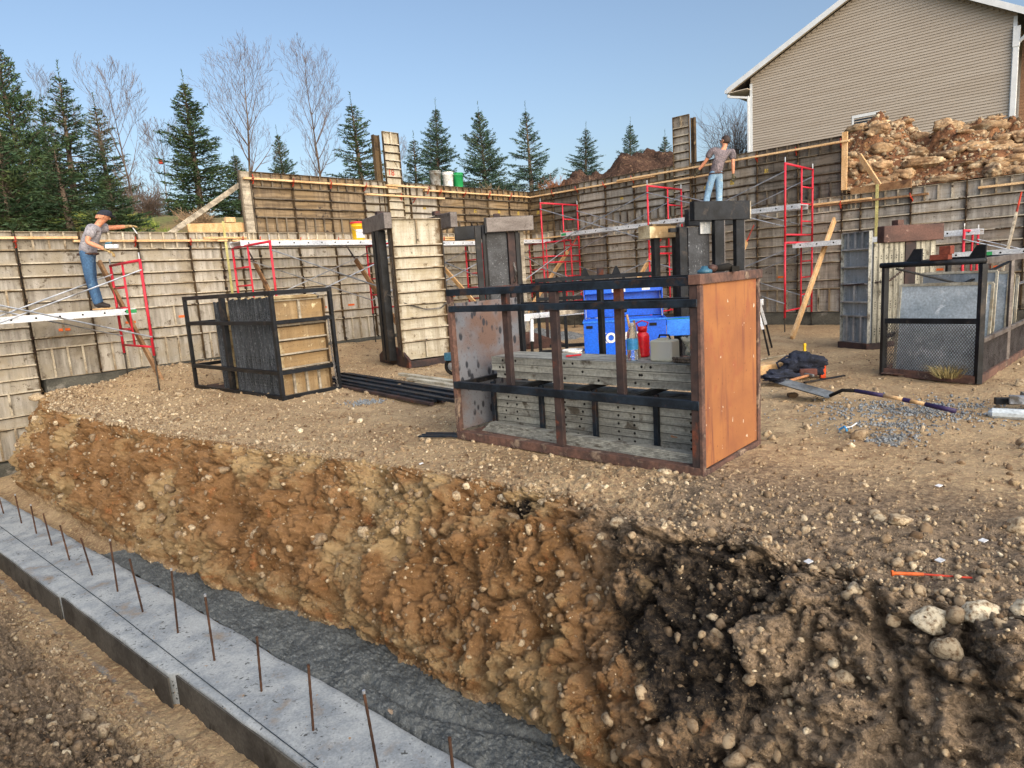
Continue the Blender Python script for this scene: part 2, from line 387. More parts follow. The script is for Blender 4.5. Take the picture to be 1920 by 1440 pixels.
# ------------------------------------------------------------------ ground
def ground_mat():
    m, nt, p = newmat('site_dirt')
    g = nt.nodes.new('ShaderNodeNewGeometry'); v = g.outputs['Position']
    def at(n):
        a = nt.nodes.new('ShaderNodeAttribute'); a.attribute_name = n; return a.outputs['Fac']
    def thr(attr, nz, w=.12):
        # mask where attribute beats a noise field
        s = nt.nodes.new('ShaderNodeMath'); s.operation = 'SUBTRACT'
        nt.links.new(at(attr), s.inputs[0]); nt.links.new(nmix, s.inputs[1]); return ramp(nt, s.outputs[0], -w, w)
    n1 = noise(nt, v, 1.1, 8, .62, .3); n2 = noise(nt, v, 5.5, 7, .68, .2); n3 = noise(nt, v, 30, 5, .7); n4 = noise(nt, v, 110, 3, .7)
    def mad(a, k, b=None):
        q = nt.nodes.new('ShaderNodeMath'); q.operation = 'MULTIPLY_ADD'; nt.links.new(a, q.inputs[0]); q.inputs[1].default_value = k
        if b is None: q.inputs[2].default_value = 0
        else: nt.links.new(b, q.inputs[2])
        return q.outputs[0]
    nmix = mad(n3, .30, mad(n2, .40, mad(n1, .30)))
    c = mixc(nt, ramp(nt, n1, .36, .62), lin('#a28668'), lin('#c0a684'))
    c = mixc(nt, ramp(nt, n2, .54, .68), c, lin('#876a50'))
    c = mixc(nt, ramp(nt, n3, .50, .64), c, lin('#d4bc92'))
    cr = mixc(nt, ramp(nt, n2, .42, .58), lin('#97755a'.replace('5a','52')), lin('#80603f'))
    cr = mixc(nt, ramp(nt, n1, .50, .58), cr, lin('#ab926c'))
    cr = mixc(nt, ramp(nt, n2, .60, .68), cr, lin('#9c6a44'))
    cr = mixc(nt, ramp(nt, n3, .60, .72), cr, lin('#c09c6c'))
    c = mixc(nt, thr('red', n2), c, cr)
    cy = mixc(nt, ramp(nt, n2, .5, .62), lin('#a38c68'), lin('#bfb08f'))
    c = mixc(nt, thr('yel', n2, .06), c, cy)
    cg = mixc(nt, ramp(nt, n3, .42, .6), lin('#7b6b58'), lin('#a59078'))
    c = mixc(nt, thr('gry', n2, .12), c, cg)
    cb = mixc(nt, ramp(nt, n3, .46, .64), lin('#332e2a'), lin('#5f5244'))
    cb = mixc(nt, ramp(nt, n2, .58, .68), cb, lin('#7a6850'))
    c = mixc(nt, thr('blk', n2, .08), c, cb)
    cs = mixc(nt, ramp(nt, n3, .45, .6), lin('#8d8f8e'), lin('#a79f90'))
    c = mixc(nt, thr('slate', n3, .06), c, cs)
    # flecks
    c = mixc(nt, ramp(nt, n4, .66, .74), c, lin('#e0cda8'))
    c = mixc(nt, ramp(nt, n4, .26, .34, True), c, lin('#5a4430'))
    nt.links.new(c, p.inputs['Base Color']); p.inputs['Roughness'].default_value = .93; p.inputs['Specular IOR Level'].default_value = .15
    b = bump(nt, p, n2, .35, .04); b = bump(nt, p, n3, 1.0, .03, b); bump(nt, p, n4, 1.0, .012, b)
    return m
MT['dirt'] = ground_mat()

CTRL_B = [(-8.2,10.75),(-7.85,10.2),(-7.4,9.6),(-6.95,9.0),(-6.35,8.45),(-5.59,7.83),(-4.85,7.15),(-4.19,6.55),(-3.35,5.9),(-2.56,5.33),(-1.84,4.9),(-1.39,4.55),(-1.02,4.26),(-.72,3.94),(-.39,3.69),(0,3.38),(.25,3.02),(.7,2.3),(1.4,1.5),(2.3,.6),(3.5,-.6)]
CTRL_C = [(-7.75,11.2),(-7.4,10.7),(-7.0,9.9),(-6.5,9.25),(-5.8,8.62),(-5.1,7.98),(-4.3,7.38),(-3.7,6.88),(-2.9,6.33),(-2.15,5.82),(-1.45,5.38),(-.9,5.02),(-.4,4.67),(.0,4.32),(.4,3.97),(.8,3.57),(1.15,3.17),(1.6,2.67),(2.2,2.07),(3.0,1.3),(4.2,.1)]
FAR = [('A',u) for u in (-12.9,-12,-11,-10,-9,-8,-7,-5.5,-4,-2.5,-1)]+[('B',u) for u in (.8,2.2,3.8,5.4,7,8.6,10.5,12.5,15,19)]
CTRL_F = [wp(u, -.3, 0, w)[:2] for w, u in FAR]
FN = np.array([.64, .768]); FD = np.array([.768, -.64])     # footing frame: across, along
def chaikin(P, k):
    P = np.array(P, float)
    return P
Bc, Cc, Fc = (np.array(c, float) for c in (CTRL_B, CTRL_C, CTRL_F))
seg = np.linalg.norm(np.diff(Cc, axis=0), axis=1); arc = np.concatenate([[0], np.cumsum(seg)])
NS = 1050
sv = np.linspace(0, arc[-1], NS)
def ip(P):
    q = np.stack([np.interp(sv, arc, P[:, 0]), np.interp(sv, arc, P[:, 1])], 1)
    k = np.ones(25)/25; pad = np.pad(q, ((12, 12), (0, 0)), mode='reflect', reflect_type='odd')
    return np.stack([np.convolve(pad[:, i], k, 'valid') for i in (0, 1)], 1)
B_, C_, F_ = ip(Bc), ip(Cc), ip(Fc)
bt = B_@FD; bn = B_@FN
rows = []   # each: xy (NS,2), z (NS), t(bank 0..1 or nan), tag
def left_pt(n): 
    n_ = np.minimum(n, bn-.08*(1+0*bn)) if n > 1 else np.full(NS, n)
    return n_[:, None]*FN+bt[:, None]*FD
prof = [(-60, -.3), (-3, -.12), (-.35, -.12), (.2, -.32), (.7, -.80), (1.08, -1.14), (1.34, -1.29), (1.5, -1.31), (2.0, -1.32)]
cnt = [10, 26, 30, 44, 44, 24, 20, 14]
for i, k in enumerate(cnt):
    (n0, z0), (n1, z1) = prof[i], prof[i+1]
    for j in range(k):
        f = j/k; rows.append((left_pt(n0)*(1-f)+left_pt(n1)*f, np.full(NS, z0*(1-f)+z1*f), -1.0+0*sv))
P0 = left_pt(2.0)
for j in range(8):
    f = j/8; rows.append((P0*(1-f)+B_*f, np.full(NS, -1.32*(1-f)-1.12*f), -1.0+0*sv))
NB = 120
for j in range(NB):
    t = j/NB
    rows.append((B_*(1-t)+C_*t, -1.12+1.12*(1-(1-t)**(1.35+.5*sstep(13, 16, sv))), np.full(NS, t)))
NP_ = 300
g_ = 1.0115**np.arange(NP_+1); q_ = np.concatenate([[0], np.cumsum(g_)]); q_ = q_[:NP_+1]/q_[NP_]
for q in q_:
    rows.append((C_*(1-q)+F_*q, np.zeros(NS), 1.0+q*np.linalg.norm(F_-C_, axis=1)))
XY = np.stack([r[0] for r in rows]); Z = np.stack([r[1] for r in rows]); T = np.stack([r[2] for r in rows])
X = XY[..., 0].copy(); Y = XY[..., 1].copy(); Z = Z.copy()
onP = sstep(.8, 1.35, T)                                    # plateau
onB = sstep(-.02, .12, T)*(1-sstep(.92, 1.3, T))             # bank face
left = (T < 0).astype(float)
nn = X*FN[0]+Y*FN[1]
berm = left*sstep(1.44, 1.12, nn)
O = 0*X
# plateau relief
Z += onP*(fbm(X, Y, O, 2.2, 3, .5)*.035+fbm(X, Y, O, .35, 3, .6, 4.0)*.012+billow(X, Y, O, .09, 2, .6)*.006)
# soft ridge before wall at far left and slump
ua_ = (X-CX)*math.cos(TA)+(Y-CY)*math.sin(TA); oa_ = (X-CX)*math.sin(TA)-(Y-CY)*math.cos(TA)
Z += onP*.24*(1-sstep(.5, 2.4, oa_))*(1-sstep(-7.5, -3.0, ua_))+onP*.10*(1-sstep(.3, 1.5, oa_))*sstep(-7, -4, ua_)
nearc = onP*np.exp(-np.clip(T-1, 0, 9)/.75)*sstep(-.6, .8, X)
Z += nearc*(billow(X, Y, O, .22, 3, .6, 41.)*.05+fbm(X, Y, O, .5, 3, .5, 42.)*.05)
Z += onP*fbm((X*.74-Y*.67)*.35, (X*.67+Y*.74)*2.2, O, .6, 2, .5, 51.)*.018
Z -= onP*.42*np.exp(-(((ua_+12.3)/.55)**2+((oa_-.15)/.5)**2))
# bank displacement along the face normal: clods and crevices
def worley(x, y, z, s, off=0):
    x = x/s+off; y = y/s+off*1.3; z = z/s
    xi = np.floor(x).astype(np.int64); yi = np.floor(y).astype(np.int64); zi = np.floor(z).astype(np.int64)
    f1 = np.full(x.shape, 9.); f2 = np.full(x.shape, 9.); hid = np.zeros(x.shape)
    for a in (-1, 0, 1):
        for b_ in (-1, 0, 1):
            for c in (-1, 0, 1):
                h = _P[(_P[(_P[(xi+a) & 255]+yi+b_) & 255]+zi+c) & 255]
                jx = xi+a+.5+.42*_G[h, 0]; jy = yi+b_+.5+.42*_G[h, 1]; jz = zi+c+.5+.42*_G[h, 2]
                d = (x-jx)**2+(y-jy)**2+(z-jz)**2
                m_ = d < f1; f2 = np.where(m_, f1, np.minimum(f2, d)); hid = np.where(m_, h/255., hid); f1 = np.where(m_, d, f1)
    return np.sqrt(f1), np.sqrt(f2), hid
rb = slice(int(np.argmax(T[:, 0] >= 0)), int(np.argmax(T[:, 0] > 1.5)))
D_ = np.zeros_like(X); HID = np.zeros_like(X)
xb, yb, zb = X[rb], Y[rb], Z[rb]
wx = xb+fbm(xb, yb, zb, .25, 3, .5, 3.)*.10; wy = yb+fbm(xb, yb, zb, .25, 3, .5, 13.)*.10; wz = zb+fbm(xb, yb, zb, .25, 3, .5, 23.)*.10
gate = sstep(-.25, .2, fbm(xb, yb, zb, .7, 2, .5, 31.))
for sc_w, am, of in ((.42, .16, 3.), (.19, .085, 7.), (.085, .035, 11.)):
    f1, f2, hd_ = worley(wx, wy, wz*.85, sc_w, of)
    crev = np.clip((f2-f1)*2.6, 0, 1)
    D_[rb] += am*(np.sqrt(np.clip(1-(f1*1.05)**2, 0, 1))*.5+crev**.5*.8-.75+.55*(hd_-.5))*(.35+.65*gate if sc_w < .3 else 1)
    if sc_w == .19: HID[rb] = hd_
b3 = billow(X, Y, Z, .05, 3, .6, 1.0)
fl = fbm(X*1.6, Y*1.6, Z*.45, .5, 3, .5, 9.0)
disp = onB*(D_*1.2+.15*fl-.03*b3+.04)
cave = np.zeros_like(X)
for (cx, cy, cz, r_, d_) in ((-.05,4.35,-.18,.16,.13),(.95,3.1,-.22,.17,.18),(-1.95,5.6,-.22,.12,.12),(.45,3.85,-.2,.12,.1),(-1.2,4.95,-.5,.16,.1),(-3.1,6.25,-.3,.13,.1),(1.45,2.6,-.4,.15,.14),(-.5,4.2,-.6,.13,.1),(-4.4,7.1,-.4,.16,.1),(.7,3.3,-.45,.14,.14)):
    cave += d_*np.exp(-(((X-cx)**2+(Y-cy)**2+((Z-cz)*1.3)**2)/r_**2))
disp -= cave*onB*1.3
X -= FN[0]*disp*.80; Y -= FN[1]*disp*.80; Z += disp*.48
# berm rubble near the camera
Z += berm*(fbm(X, Y, O, .6, 3, .55, 3.0)*.14+billow(X, Y, O, .14, 3, .6, 5.0)*.09)
Z += left*(1-berm)*(fbm(X, Y, O, .25, 3, .5)*.03+billow(X, Y, O, .07, 2, .6, 4.)*.012)
# masks
red = onB*.66*(1-sstep(.2, 2.4, X))+.12+.1*onB
red = np.maximum(red, .36*left*(1-berm)); 
yel = onB*(1-sstep(.05, .5, T))*.53*(1-sstep(.4, 1.0, X)); yel = np.where(T > 0, yel, 0)+left*(1-berm)*.3
blk = np.zeros_like(X)
for (cx, cy, cz, r_, a_) in ((.72,3.2,-.4,.33,1.0),(1.0,2.9,-.45,.30,1.0),(1.3,2.6,-.6,.3,.5),(.65,3.75,-.22,.2,.75),(.35,3.95,-.25,.14,.6),(-.1,4.5,-.2,.14,.6),(-1.4,5.1,-.3,.14,.62),(-1.6,5.2,-.5,.12,.6),(1.7,2.3,-.5,.3,.6),(.75,2.6,-.8,.4,.62),(1.5,3.2,-.05,.4,.52),(-2.0,5.65,-.2,.1,.6),(1.1,2.2,-.8,.4,.6),(.85,2.95,-.55,.38,1.1),(1.62,2.1,-.7,.3,.9),(1.6,2.0,-.9,.4,.75),(2.2,1.7,-.7,.4,.7),(1.0,3.3,-.15,.2,.8),(1.25,3.35,-.02,.25,.58),(.2,3.6,-.7,.2,.5),(-1.15,5.0,-.15,.12,.6),(.1,4.35,-.12,.14,.65)):
    blk = np.maximum(blk, a_*np.exp(-(((X-cx)**2+(Y-cy)**2+(Z-cz)**2)/r_**2)))
blk = blk*.93+.05*onB*sstep(.4, 1.2, X)+.14*onB*sstep(.3, 1.1, X)*0+berm*.46*sstep(-4.6, -2.4, X)+.30*left*(1-berm)+.36*onB*sstep(-1.2, .3, X)*np.exp(-((T-.85)/.18)**2)
lslop = left*.46*np.exp(-((nn-1.47)/.07)**2)
gry = sstep(.2, 1.6, X)*np.clip(1-sstep(1.0, 3.2, T-1), 0, 1)*sstep(.5, .95, T)*.60+.25*onB*sstep(.3, 1.4, X)+.45*onB*sstep(-.6, .6, X)+.3*onP*(1-sstep(.2, 1.2, T-1))
gry += .62*berm
slate = lslop.copy()
for (cx, cy, rx, ry, a_) in ((3.7,5.9,.95,.6,.50),(3.2,5.35,.5,.3,.46),(2.95,5.0,.25,.17,.6),(-1.9,8.35,.28,.16,.6),(.6,15.3,1.3,1.3,.8)):
    slate = np.maximum(slate, a_*np.exp(-(((X-cx)/rx)**2+((Y-cy)/ry)**2)))
NR = len(rows)
idx = np.arange(NR*NS).reshape(NR, NS)
F = np.stack([idx[:-1, :-1], idx[:-1, 1:], idx[1:, 1:], idx[1:, :-1]], -1).reshape(-1, 4)
GV = np.stack([X, Y, Z], -1).reshape(-1, 3)
gnd = np_mesh('ground', GV, F, MT['dirt'], True, dict(red=red.ravel(), yel=yel.ravel(), blk=blk.ravel(), gry=gry.ravel(), slate=slate.ravel()))
tag(gnd, kind='structure')
# (masks kept for the clods below)
Tf = T.ravel(); NNf = nn.ravel(); bermf = berm.ravel(); blkf = blk.ravel(); slf = slate.ravel()
GN = None
def gz(x, y):
    d = (GV[:, 0]-x)**2+(GV[:, 1]-y)**2
    return float(GV[np.argmin(d), 2])

# backfill ground outside the walls, one sheet to the horizon
def backfill():
    A = [wp(u, -.34, 0, 'A')[:2] for u in (-150, -60, -30, -20, -15, -12, -9, -6, -3, -1, -.4)]
    Bq = [wp(u, -.34, 0, 'B')[:2] for u in (.4, 1, 3, 6, 9, 12, 15, 20, 30, 60, 150)]
    pts = np.array(A+Bq); n = 420
    sg = np.concatenate([[0], np.cumsum(np.linalg.norm(np.diff(pts, axis=0), axis=1)**.45)])
    sp = np.linspace(0, sg[-1], n)
    inn = np.stack([np.interp(sp, sg, pts[:, 0]), np.interp(sp, sg, pts[:, 1])], 1)
    nA = np.array([-math.sin(TA), math.cos(TA)]); nB = np.array([-math.sin(TB), math.cos(TB)])
    w = sstep(.42, .58, np.linspace(0, 1, n))[:, None]
    dr = nA*(1-w)+nB*w; dr /= np.linalg.norm(dr, axis=1)[:, None]
    ds = np.concatenate([[0, .001], .12*1.045**np.arange(150)]); ds = np.concatenate([[0], np.cumsum(ds[1:])])
    ds = ds/ds[-1]*260
    U = np.stack([inn+dr*d for d in ds]); D = np.repeat(ds[:, None], n, 1)
    x = U[..., 0]; y = U[..., 1]
    bb = np.linspace(0, 1, n)[None, :]
    ub = (x-CX)*math.cos(TB)+(y-CY)*math.sin(TB); ua = (x-CX)*math.cos(TA)+(y-CY)*math.sin(TA)
    base = np.where(bb < .5, 2.55+1.0*sstep(-9.3, -4.5, ua), 2.6+1.0*(1-sstep(7.6, 8.4, ub)))
    z = base+sstep(0, 9, D)*(4.0-2.6)*(1-sstep(2.55, 3.5, base)*.75)+sstep(6, 40, D)*1.1
    z = z+fbm(x, y, 0*x, 4, 3)*.14*sstep(.5, 5, D)+fbm(x, y, 0*x, .5, 3)*.05
    z[0] = -1.5; 
    ix = np.arange(z.size).reshape(z.shape)
    Fq = np.stack([ix[:-1, :-1], ix[:-1, 1:], ix[1:, 1:], ix[1:, :-1]], -1).reshape(-1, 4)
    m, nt, p = newmat('grassy_bank_soil')
    g = nt.nodes.new('ShaderNodeNewGeometry'); v = g.outputs['Position']
    n1 = noise(nt, v, .5, 6, .6); n2 = noise(nt, v, 8, 6, .7)
    c = mixc(nt, ramp(nt, n1, .42, .6), lin('#6a6c3c'), lin('#80694a')); c = mixc(nt, ramp(nt, n2, .5, .65), c, lin('#4e4a2c'))
    nt.links.new(c, p.inputs['Base Color']); p.inputs['Roughness'].default_value = .95; bump(nt, p, n2, .6, .05)
    o = np_mesh('backfill_ground', np.stack([x, y, z], -1).reshape(-1, 3), Fq, m, True)
    tag(o, kind='structure')
backfill()

# ------------------------------------------------------------------ loose stones
def ico(sub):
    bm = bmesh.new(); bmesh.ops.create_icosphere(bm, subdivisions=sub, radius=1)
    v = np.array([x.co[:] for x in bm.verts]); f = np.array([[q.index for q in x.verts] for x in bm.faces]); bm.free(); return v, f
I1 = ico(1); I2 = ico(2); I3 = ico(3); I4 = ico(4)
def rockshape(base, seed, planes=9, rough=.06, flat=.7):
    v, f = base; r_ = np.random.default_rng(seed)
    nrm = r_.normal(size=(planes, 3)); nrm /= np.linalg.norm(nrm, axis=1)[:, None]; h = r_.uniform(.55, .95, planes)
    d = v@nrm.T; d = np.where(d > .08, h[None, :]/np.maximum(d, .08), 9)
    rr = np.minimum(d.min(1), 1.0)
    o = v*rr[:, None]
    k = r_.uniform(0, 90)
    o = o*(1+rough*fbm(v[:, 0]+k, v[:, 1], v[:, 2], .5, 3)[:, None])
    return o*np.array([1, r_.uniform(.65, .95), r_.uniform(flat*.7, flat)]), f
def rotm(r_, n):
    q = r_.normal(size=(n, 4)); q /= np.linalg.norm(q, axis=1)[:, None]; w, x, y, z = q.T
    return np.stack([1-2*(y*y+z*z), 2*(x*y-z*w), 2*(x*z+y*w), 2*(x*y+z*w), 1-2*(x*x+z*z), 2*(y*z-x*w), 2*(x*z-y*w), 2*(y*z+x*w), 1-2*(x*x+y*y)], -1).reshape(n, 3, 3)
def stonemat(name, world=True):
    m, nt, p = newmat(name)
    a = nt.nodes.new('ShaderNodeAttribute'); a.attribute_name = 'tone'
    cr = nt.nodes.new('ShaderNodeValToRGB'); e = cr.color_ramp.elements
    e[0].position = 0; e[0].color = lin('#4a3a2c'); e[1].position = 1; e[1].color = lin('#d9ccb0')
    for q, h in ((.25, '#75634f'), (.5, '#9e8c72'), (.75, '#bba98c')):
        k = e.new(q); k.color = lin(h)
    nt.links.new(a.outputs['Fac'], cr.inputs[0])
    g = nt.nodes.new('ShaderNodeNewGeometry'); n1 = noise(nt, g.outputs['Position'], 45, 5, .7)
    c = mixc(nt, ramp(nt, n1, .45, .65), cr.outputs[0], lin('#6d5740'))
    nt.links.new(c, p.inputs['Base Color']); p.inputs['Roughness'].default_value = .9; p.inputs['Specular IOR Level'].default_value = .2
    bump(nt, p, n1, .5, .01); return m
MT['stone'] = stonemat('loose_stone')
def scatter(name, pos, rad_, tone, base, nvar, seed, label, cat='gravel', extra=None, mat=None):
    r_ = np.random.default_rng(seed); shp = [rockshape(base, seed*10+i, 12, .22, .85) for i in range(nvar)]
    n = len(pos); M = rotm(r_, n); which = r_.integers(0, nvar, n); Vs = []; Fs = []; Ts = []; b = 0; Ex = {q: [] for q in (extra or {})}
    for k in range(nvar):
        I = np.where(which == k)[0]
        if not len(I): continue
        sv_, sf = shp[k]
        vv = np.einsum('nij,vj->nvi', M[I], sv_)*rad_[I][:, None, None]+pos[I][:, None, :]
        ff = sf[None]+(np.arange(len(I))*len(sv_))[:, None, None]+b
        Vs.append(vv.reshape(-1, 3)); Fs.append(ff.reshape(-1, 3)); Ts.append(np.repeat(tone[I], len(sv_)))
        for q in Ex: Ex[q].append(np.repeat(extra[q][I], len(sv_)))
        b += len(I)*len(sv_)
    o = np_mesh(name, np.concatenate(Vs), np.concatenate(Fs), mat or MT['stone'], False, dict(tone=np.concatenate(Ts), **{q: np.concatenate(v) for q, v in Ex.items()}))
    return tag(o, label, cat, kind='stuff')
keep = ((Tf > .0) & (Tf < 9)) | ((NNf < 1.45) & (NNf > -.2) & (Tf < 0))
dist = np.hypot(GV[:, 0], GV[:, 1])
vis_ = keep & (dist > 1.2) & (np.abs(GV[:, 0]) < GV[:, 1]*.85+1.2)
ids = np.where(vis_)[0]
def pick(n, wt): return rng.choice(ids, n, p=wt/wt.sum())
face = ((Tf > .05) & (Tf < .85)).astype(float)
w1 = (1.0+1.6*bermf+1.0*(Tf > .9)-.35*face+1.2*(Tf < 0)+1.3*(GV[:, 0] > .9)*(Tf < 2.2))[ids]
def tones(i, n): return np.clip(rng.normal(.52, .2, n)-.15*(blkf[i] > .4)+.02, 0, 1)
i1 = pick(46000, w1); s1 = np.clip(rng.lognormal(math.log(.0055), .5, len(i1)), .0028, .02)*(1+.05*dist[i1])
scatter('loose_gravel', GV[i1]+np.c_[np.zeros((len(i1), 2)), s1*.25], s1, tones(i1, len(i1)), I1, 6, 5, 'small tan limestone gravel strewn over the excavated dirt')
i2 = pick(6500, w1); s2 = np.clip(rng.lognormal(math.log(.017), .38, len(i2)), .01, .05)*(1+.03*dist[i2])
scatter('loose_stones', GV[i2]+np.c_[np.zeros((len(i2), 2)), s2*.2], s2, tones(i2, len(i2)), I2, 8, 6, 'fist sized and smaller tan stones littering dirt and trench bank')
cl = (face+1.8*bermf+.12+.5*(Tf < 0))[ids]
ic = rng.choice(ids, 13000, p=cl/cl.sum()); sc_ = np.clip(rng.lognormal(math.log(.014), .5, len(ic)), .006, .05)
clod_t = np.zeros(len(ic))
scatter('dirt_clods', GV[ic]-np.c_[np.zeros((len(ic), 2)), sc_*.1], sc_, clod_t, I2, 14, 9, 'brown earth clods and stones bedded in the trench sides', 'soil', extra={k_: a_.ravel()[ic]+(0.1 if k_ == 'gry' else 0) for k_, a_ in (('red', red), ('yel', yel), ('blk', blk), ('gry', gry))}, mat=MT['dirt'])
pk_ = (face+.4*bermf)[ids]*(GV[ids, 0] < 1.2)
ip_ = rng.choice(ids, 650, p=pk_/pk_.sum()); sp_ = np.clip(rng.lognormal(math.log(.028), .45, len(ip_)), .012, .085)
scatter('embedded_rocks', GV[ip_]-np.c_[np.zeros((len(ip_), 2)), sp_*.1], sp_, np.clip(rng.normal(.5, .13, len(ip_)), 0, 1), I2, 12, 19, 'pale limestone pieces bedded in the cut trench side')
# grey gravel patches
ks = np.where(vis_ & (slf > .05) & (Tf > 0))[0]; pq = slf[ks]**2.2; i3 = rng.choice(ks, 1500, p=pq/pq.sum()); s3_ = rng.uniform(.004, .013, len(i3))*(1+.09*dist[i3])
def greymat():
    return wmat('slate_gravel', '#82878b', '#64696d', '#a9a294', s=(9, 9, 9), s3=30, rough=.85, world=True)
o = scatter('slate_gravel', GV[i3]+np.c_[rng.normal(0, .02, (len(i3), 2)), s3_*.3], s3_, np.zeros(len(i3)), I1, 5, 8, 'blue grey crushed gravel spilled on the dirt')
o.data.materials[0] = greymat()

# single rocks one can point at
def rock_obj(p, r, seed, tone, label, group=None, base=None, flat=.7, rz=0, sc=(1, 1, 1), name='rock', mat=None):
    v, f = rockshape(base or I3, seed, 10, .16, flat)
    v = v*r*np.array(sc); v[:, 2] -= v[:, 2].min()
    c, s = math.cos(rz), math.sin(rz)
    v = np.stack([v[:, 0]*c-v[:, 1]*s, v[:, 0]*s+v[:, 1]*c, v[:, 2]], -1)
    o = np_mesh(name, v, f, mat or MT['stone'], False, dict(tone=np.full(len(v), tone)))
    o.location = p
    # facets: smooth only shallow edges
    return tag(o, label, 'rock', group)
def onground(x, y, sink=.02): return (x, y, gz(x, y)-sink)
for k, (x, y, r, tn, lb) in enumerate((
    (2.05,3.38,.075,.72,'long tan rock on the dark dirt, above the orange stake'),
    (2.02,3.5,.04,.8,'small pale rock touching the end of the long tan rock'),
    (1.62,2.44,.085,.95,'chalky white rock, first of three below the orange stake'),
    (1.76,2.36,.08,.97,'cream white rock, middle of three below the orange stake'),
    (1.9,2.32,.06,.9,'cream rock, rightmost of three below the orange stake'),
    (2.22,4.05,.04,.78,'round tan rock alone on dark dirt right of the rusty crate'),
    (2.62,3.25,.08,.7,'tan rock at the right edge of the photo, beyond the orange stake'),
    (1.05,4.52,.055,.85,'pale rock against the bottom rail of the rusty crate'),
    (1.18,4.42,.035,.6,'brown rock under the near corner of the rusty crate'),
    (3.0,6.9,.07,.12,'dark round rock beside the shovel blade'),
    (5.35,6.75,.09,.7,'tan rock near the corner of the mesh basket'),
    (2.75,5.1,.08,.45,'brown clod beside the blue tie scrap'),
    (-7.2,9.85,.17,.8,'flat tan slab on the far left end of the dirt bank'),
    (-7.45,10.2,.12,.7,'tan rock behind the flat slab at the left end of the bank'))):
    rock_obj(onground(x, y), r, 40+k, tn, lb, 'single rocks on the dirt')
kk = 0
for (x, y, r, tn) in ((-4.5,6.95,.13,.45),(-3.9,6.5,.1,.72),(-3.55,6.25,.12,.4),(-2.7,5.85,.1,.42),(-2.3,5.4,.11,.75),(-2.05,5.4,.08,.8),(-1.2,4.8,.1,.72),(-.9,4.55,.09,.66),(-.35,4.45,.07,.8),(-.1,4.4,.09,.9),(.15,4.2,.06,.75),(-1.6,4.95,.12,.4),(-5.4,7.7,.12,.6),(-6.3,8.3,.12,.45),(.55,3.6,.08,.7),(.9,2.95,.05,.75),(.5,3.2,.08,.7),(1.3,2.5,.08,.7),(1.6,2.3,.1,.75),(1.45,2.7,.07,.8),(-3.0,5.75,.08,.85),(-2.6,3.6,.09,.7),(-2.9,3.9,.11,.55),(-2.35,3.45,.08,.75),(-3.2,4.1,.1,.5),(-2.1,3.1,.09,.62),(-2.7,4.35,.07,.66),(-1.9,3.0,.07,.75)):
    rock_obj((x, y, gz(x, y)-r*.3), r*.62, 100+kk, tn, 'rough tan rock half buried in the trench side', 'rocks bedded in the trench sides', rz=kk, flat=.9); kk += 1

# ------------------------------------------------------------------ footing, wet concrete, rebar
def fp(n, t, z): return (n*FN[0]+t*FD[0], n*FN[1]+t*FD[1], z)
ft = empty('concrete_footing', 'long grey poured concrete footing lying in the trench at lower left', 'footing', fp(1.87, -5, -1.33))
def footing():
    ts = np.arange(-13.6, 1.5, .05); V = []; Fq = []
    tj = lambda t: 1.58 + (.022 if t > -6.72 else 0) + (.05 if t > -4.55 else 0) - .02*(t < -10) - (.10 if -4.62 < t < -4.5 else 0)*0
    base = np.array(fp(1.87, -5, -1.33))
    for i, t in enumerate(ts):
        a = tj(t)+.004*math.sin(t*9)+.006*float(pn(np.array([t*4.]), np.array([.3]), np.array([.7]))[0]); b = 2.17+.006*math.sin(t*5)+.012*float(pn(np.array([t*6.]), np.array([.3]), np.array([.2]))[0])
        r = [(a+.01, -1.36), (a, -1.088), (a+.008, -1.08)]+[(a+.008+(b-a-.012)*j/12, -1.08+.003*pn(np.array([t*3.]), np.array([j*.7]), np.array([0.]))[0]) for j in range(1, 12)]+[(b-.006, -1.08), (b, -1.088), (b, -1.36)]
        V += [fp(n, t, z) for n, z in r]
    k = 17
    for i in range(len(ts)-1):
        for j in range(k-1): Fq.append((i*k+j, (i+1)*k+j, (i+1)*k+j+1, i*k+j+1))
    V = np.array(V)-base
    o = np_mesh('slab', V, np.array(Fq), MT['conc']); o.parent = ft
    bmx = MB(); 
    # form-mark ledge on the near side face
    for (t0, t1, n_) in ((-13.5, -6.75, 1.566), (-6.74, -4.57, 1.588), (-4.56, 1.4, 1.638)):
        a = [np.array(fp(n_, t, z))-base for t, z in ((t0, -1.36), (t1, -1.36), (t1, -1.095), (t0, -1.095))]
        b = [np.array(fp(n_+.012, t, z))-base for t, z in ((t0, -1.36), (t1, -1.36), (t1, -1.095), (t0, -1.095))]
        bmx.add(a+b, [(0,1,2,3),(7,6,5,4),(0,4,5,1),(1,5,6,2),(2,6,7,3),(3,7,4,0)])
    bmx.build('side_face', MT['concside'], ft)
    lm = MB(); lm.tube([np.array(fp(1.83, -12, -1.074))-base, np.array(fp(1.80, -9.2, -1.074))-base, np.array(fp(1.76, -6.2, -1.074))-base, np.array(fp(1.72, -4.7, -1.074))-base, np.array(fp(1.68, -2.9, -1.074))-base, np.array(fp(1.64, 0, -1.074))-base], .0028, 5)
    lm.build('chalk_line', MT['line'], ft)
footing()
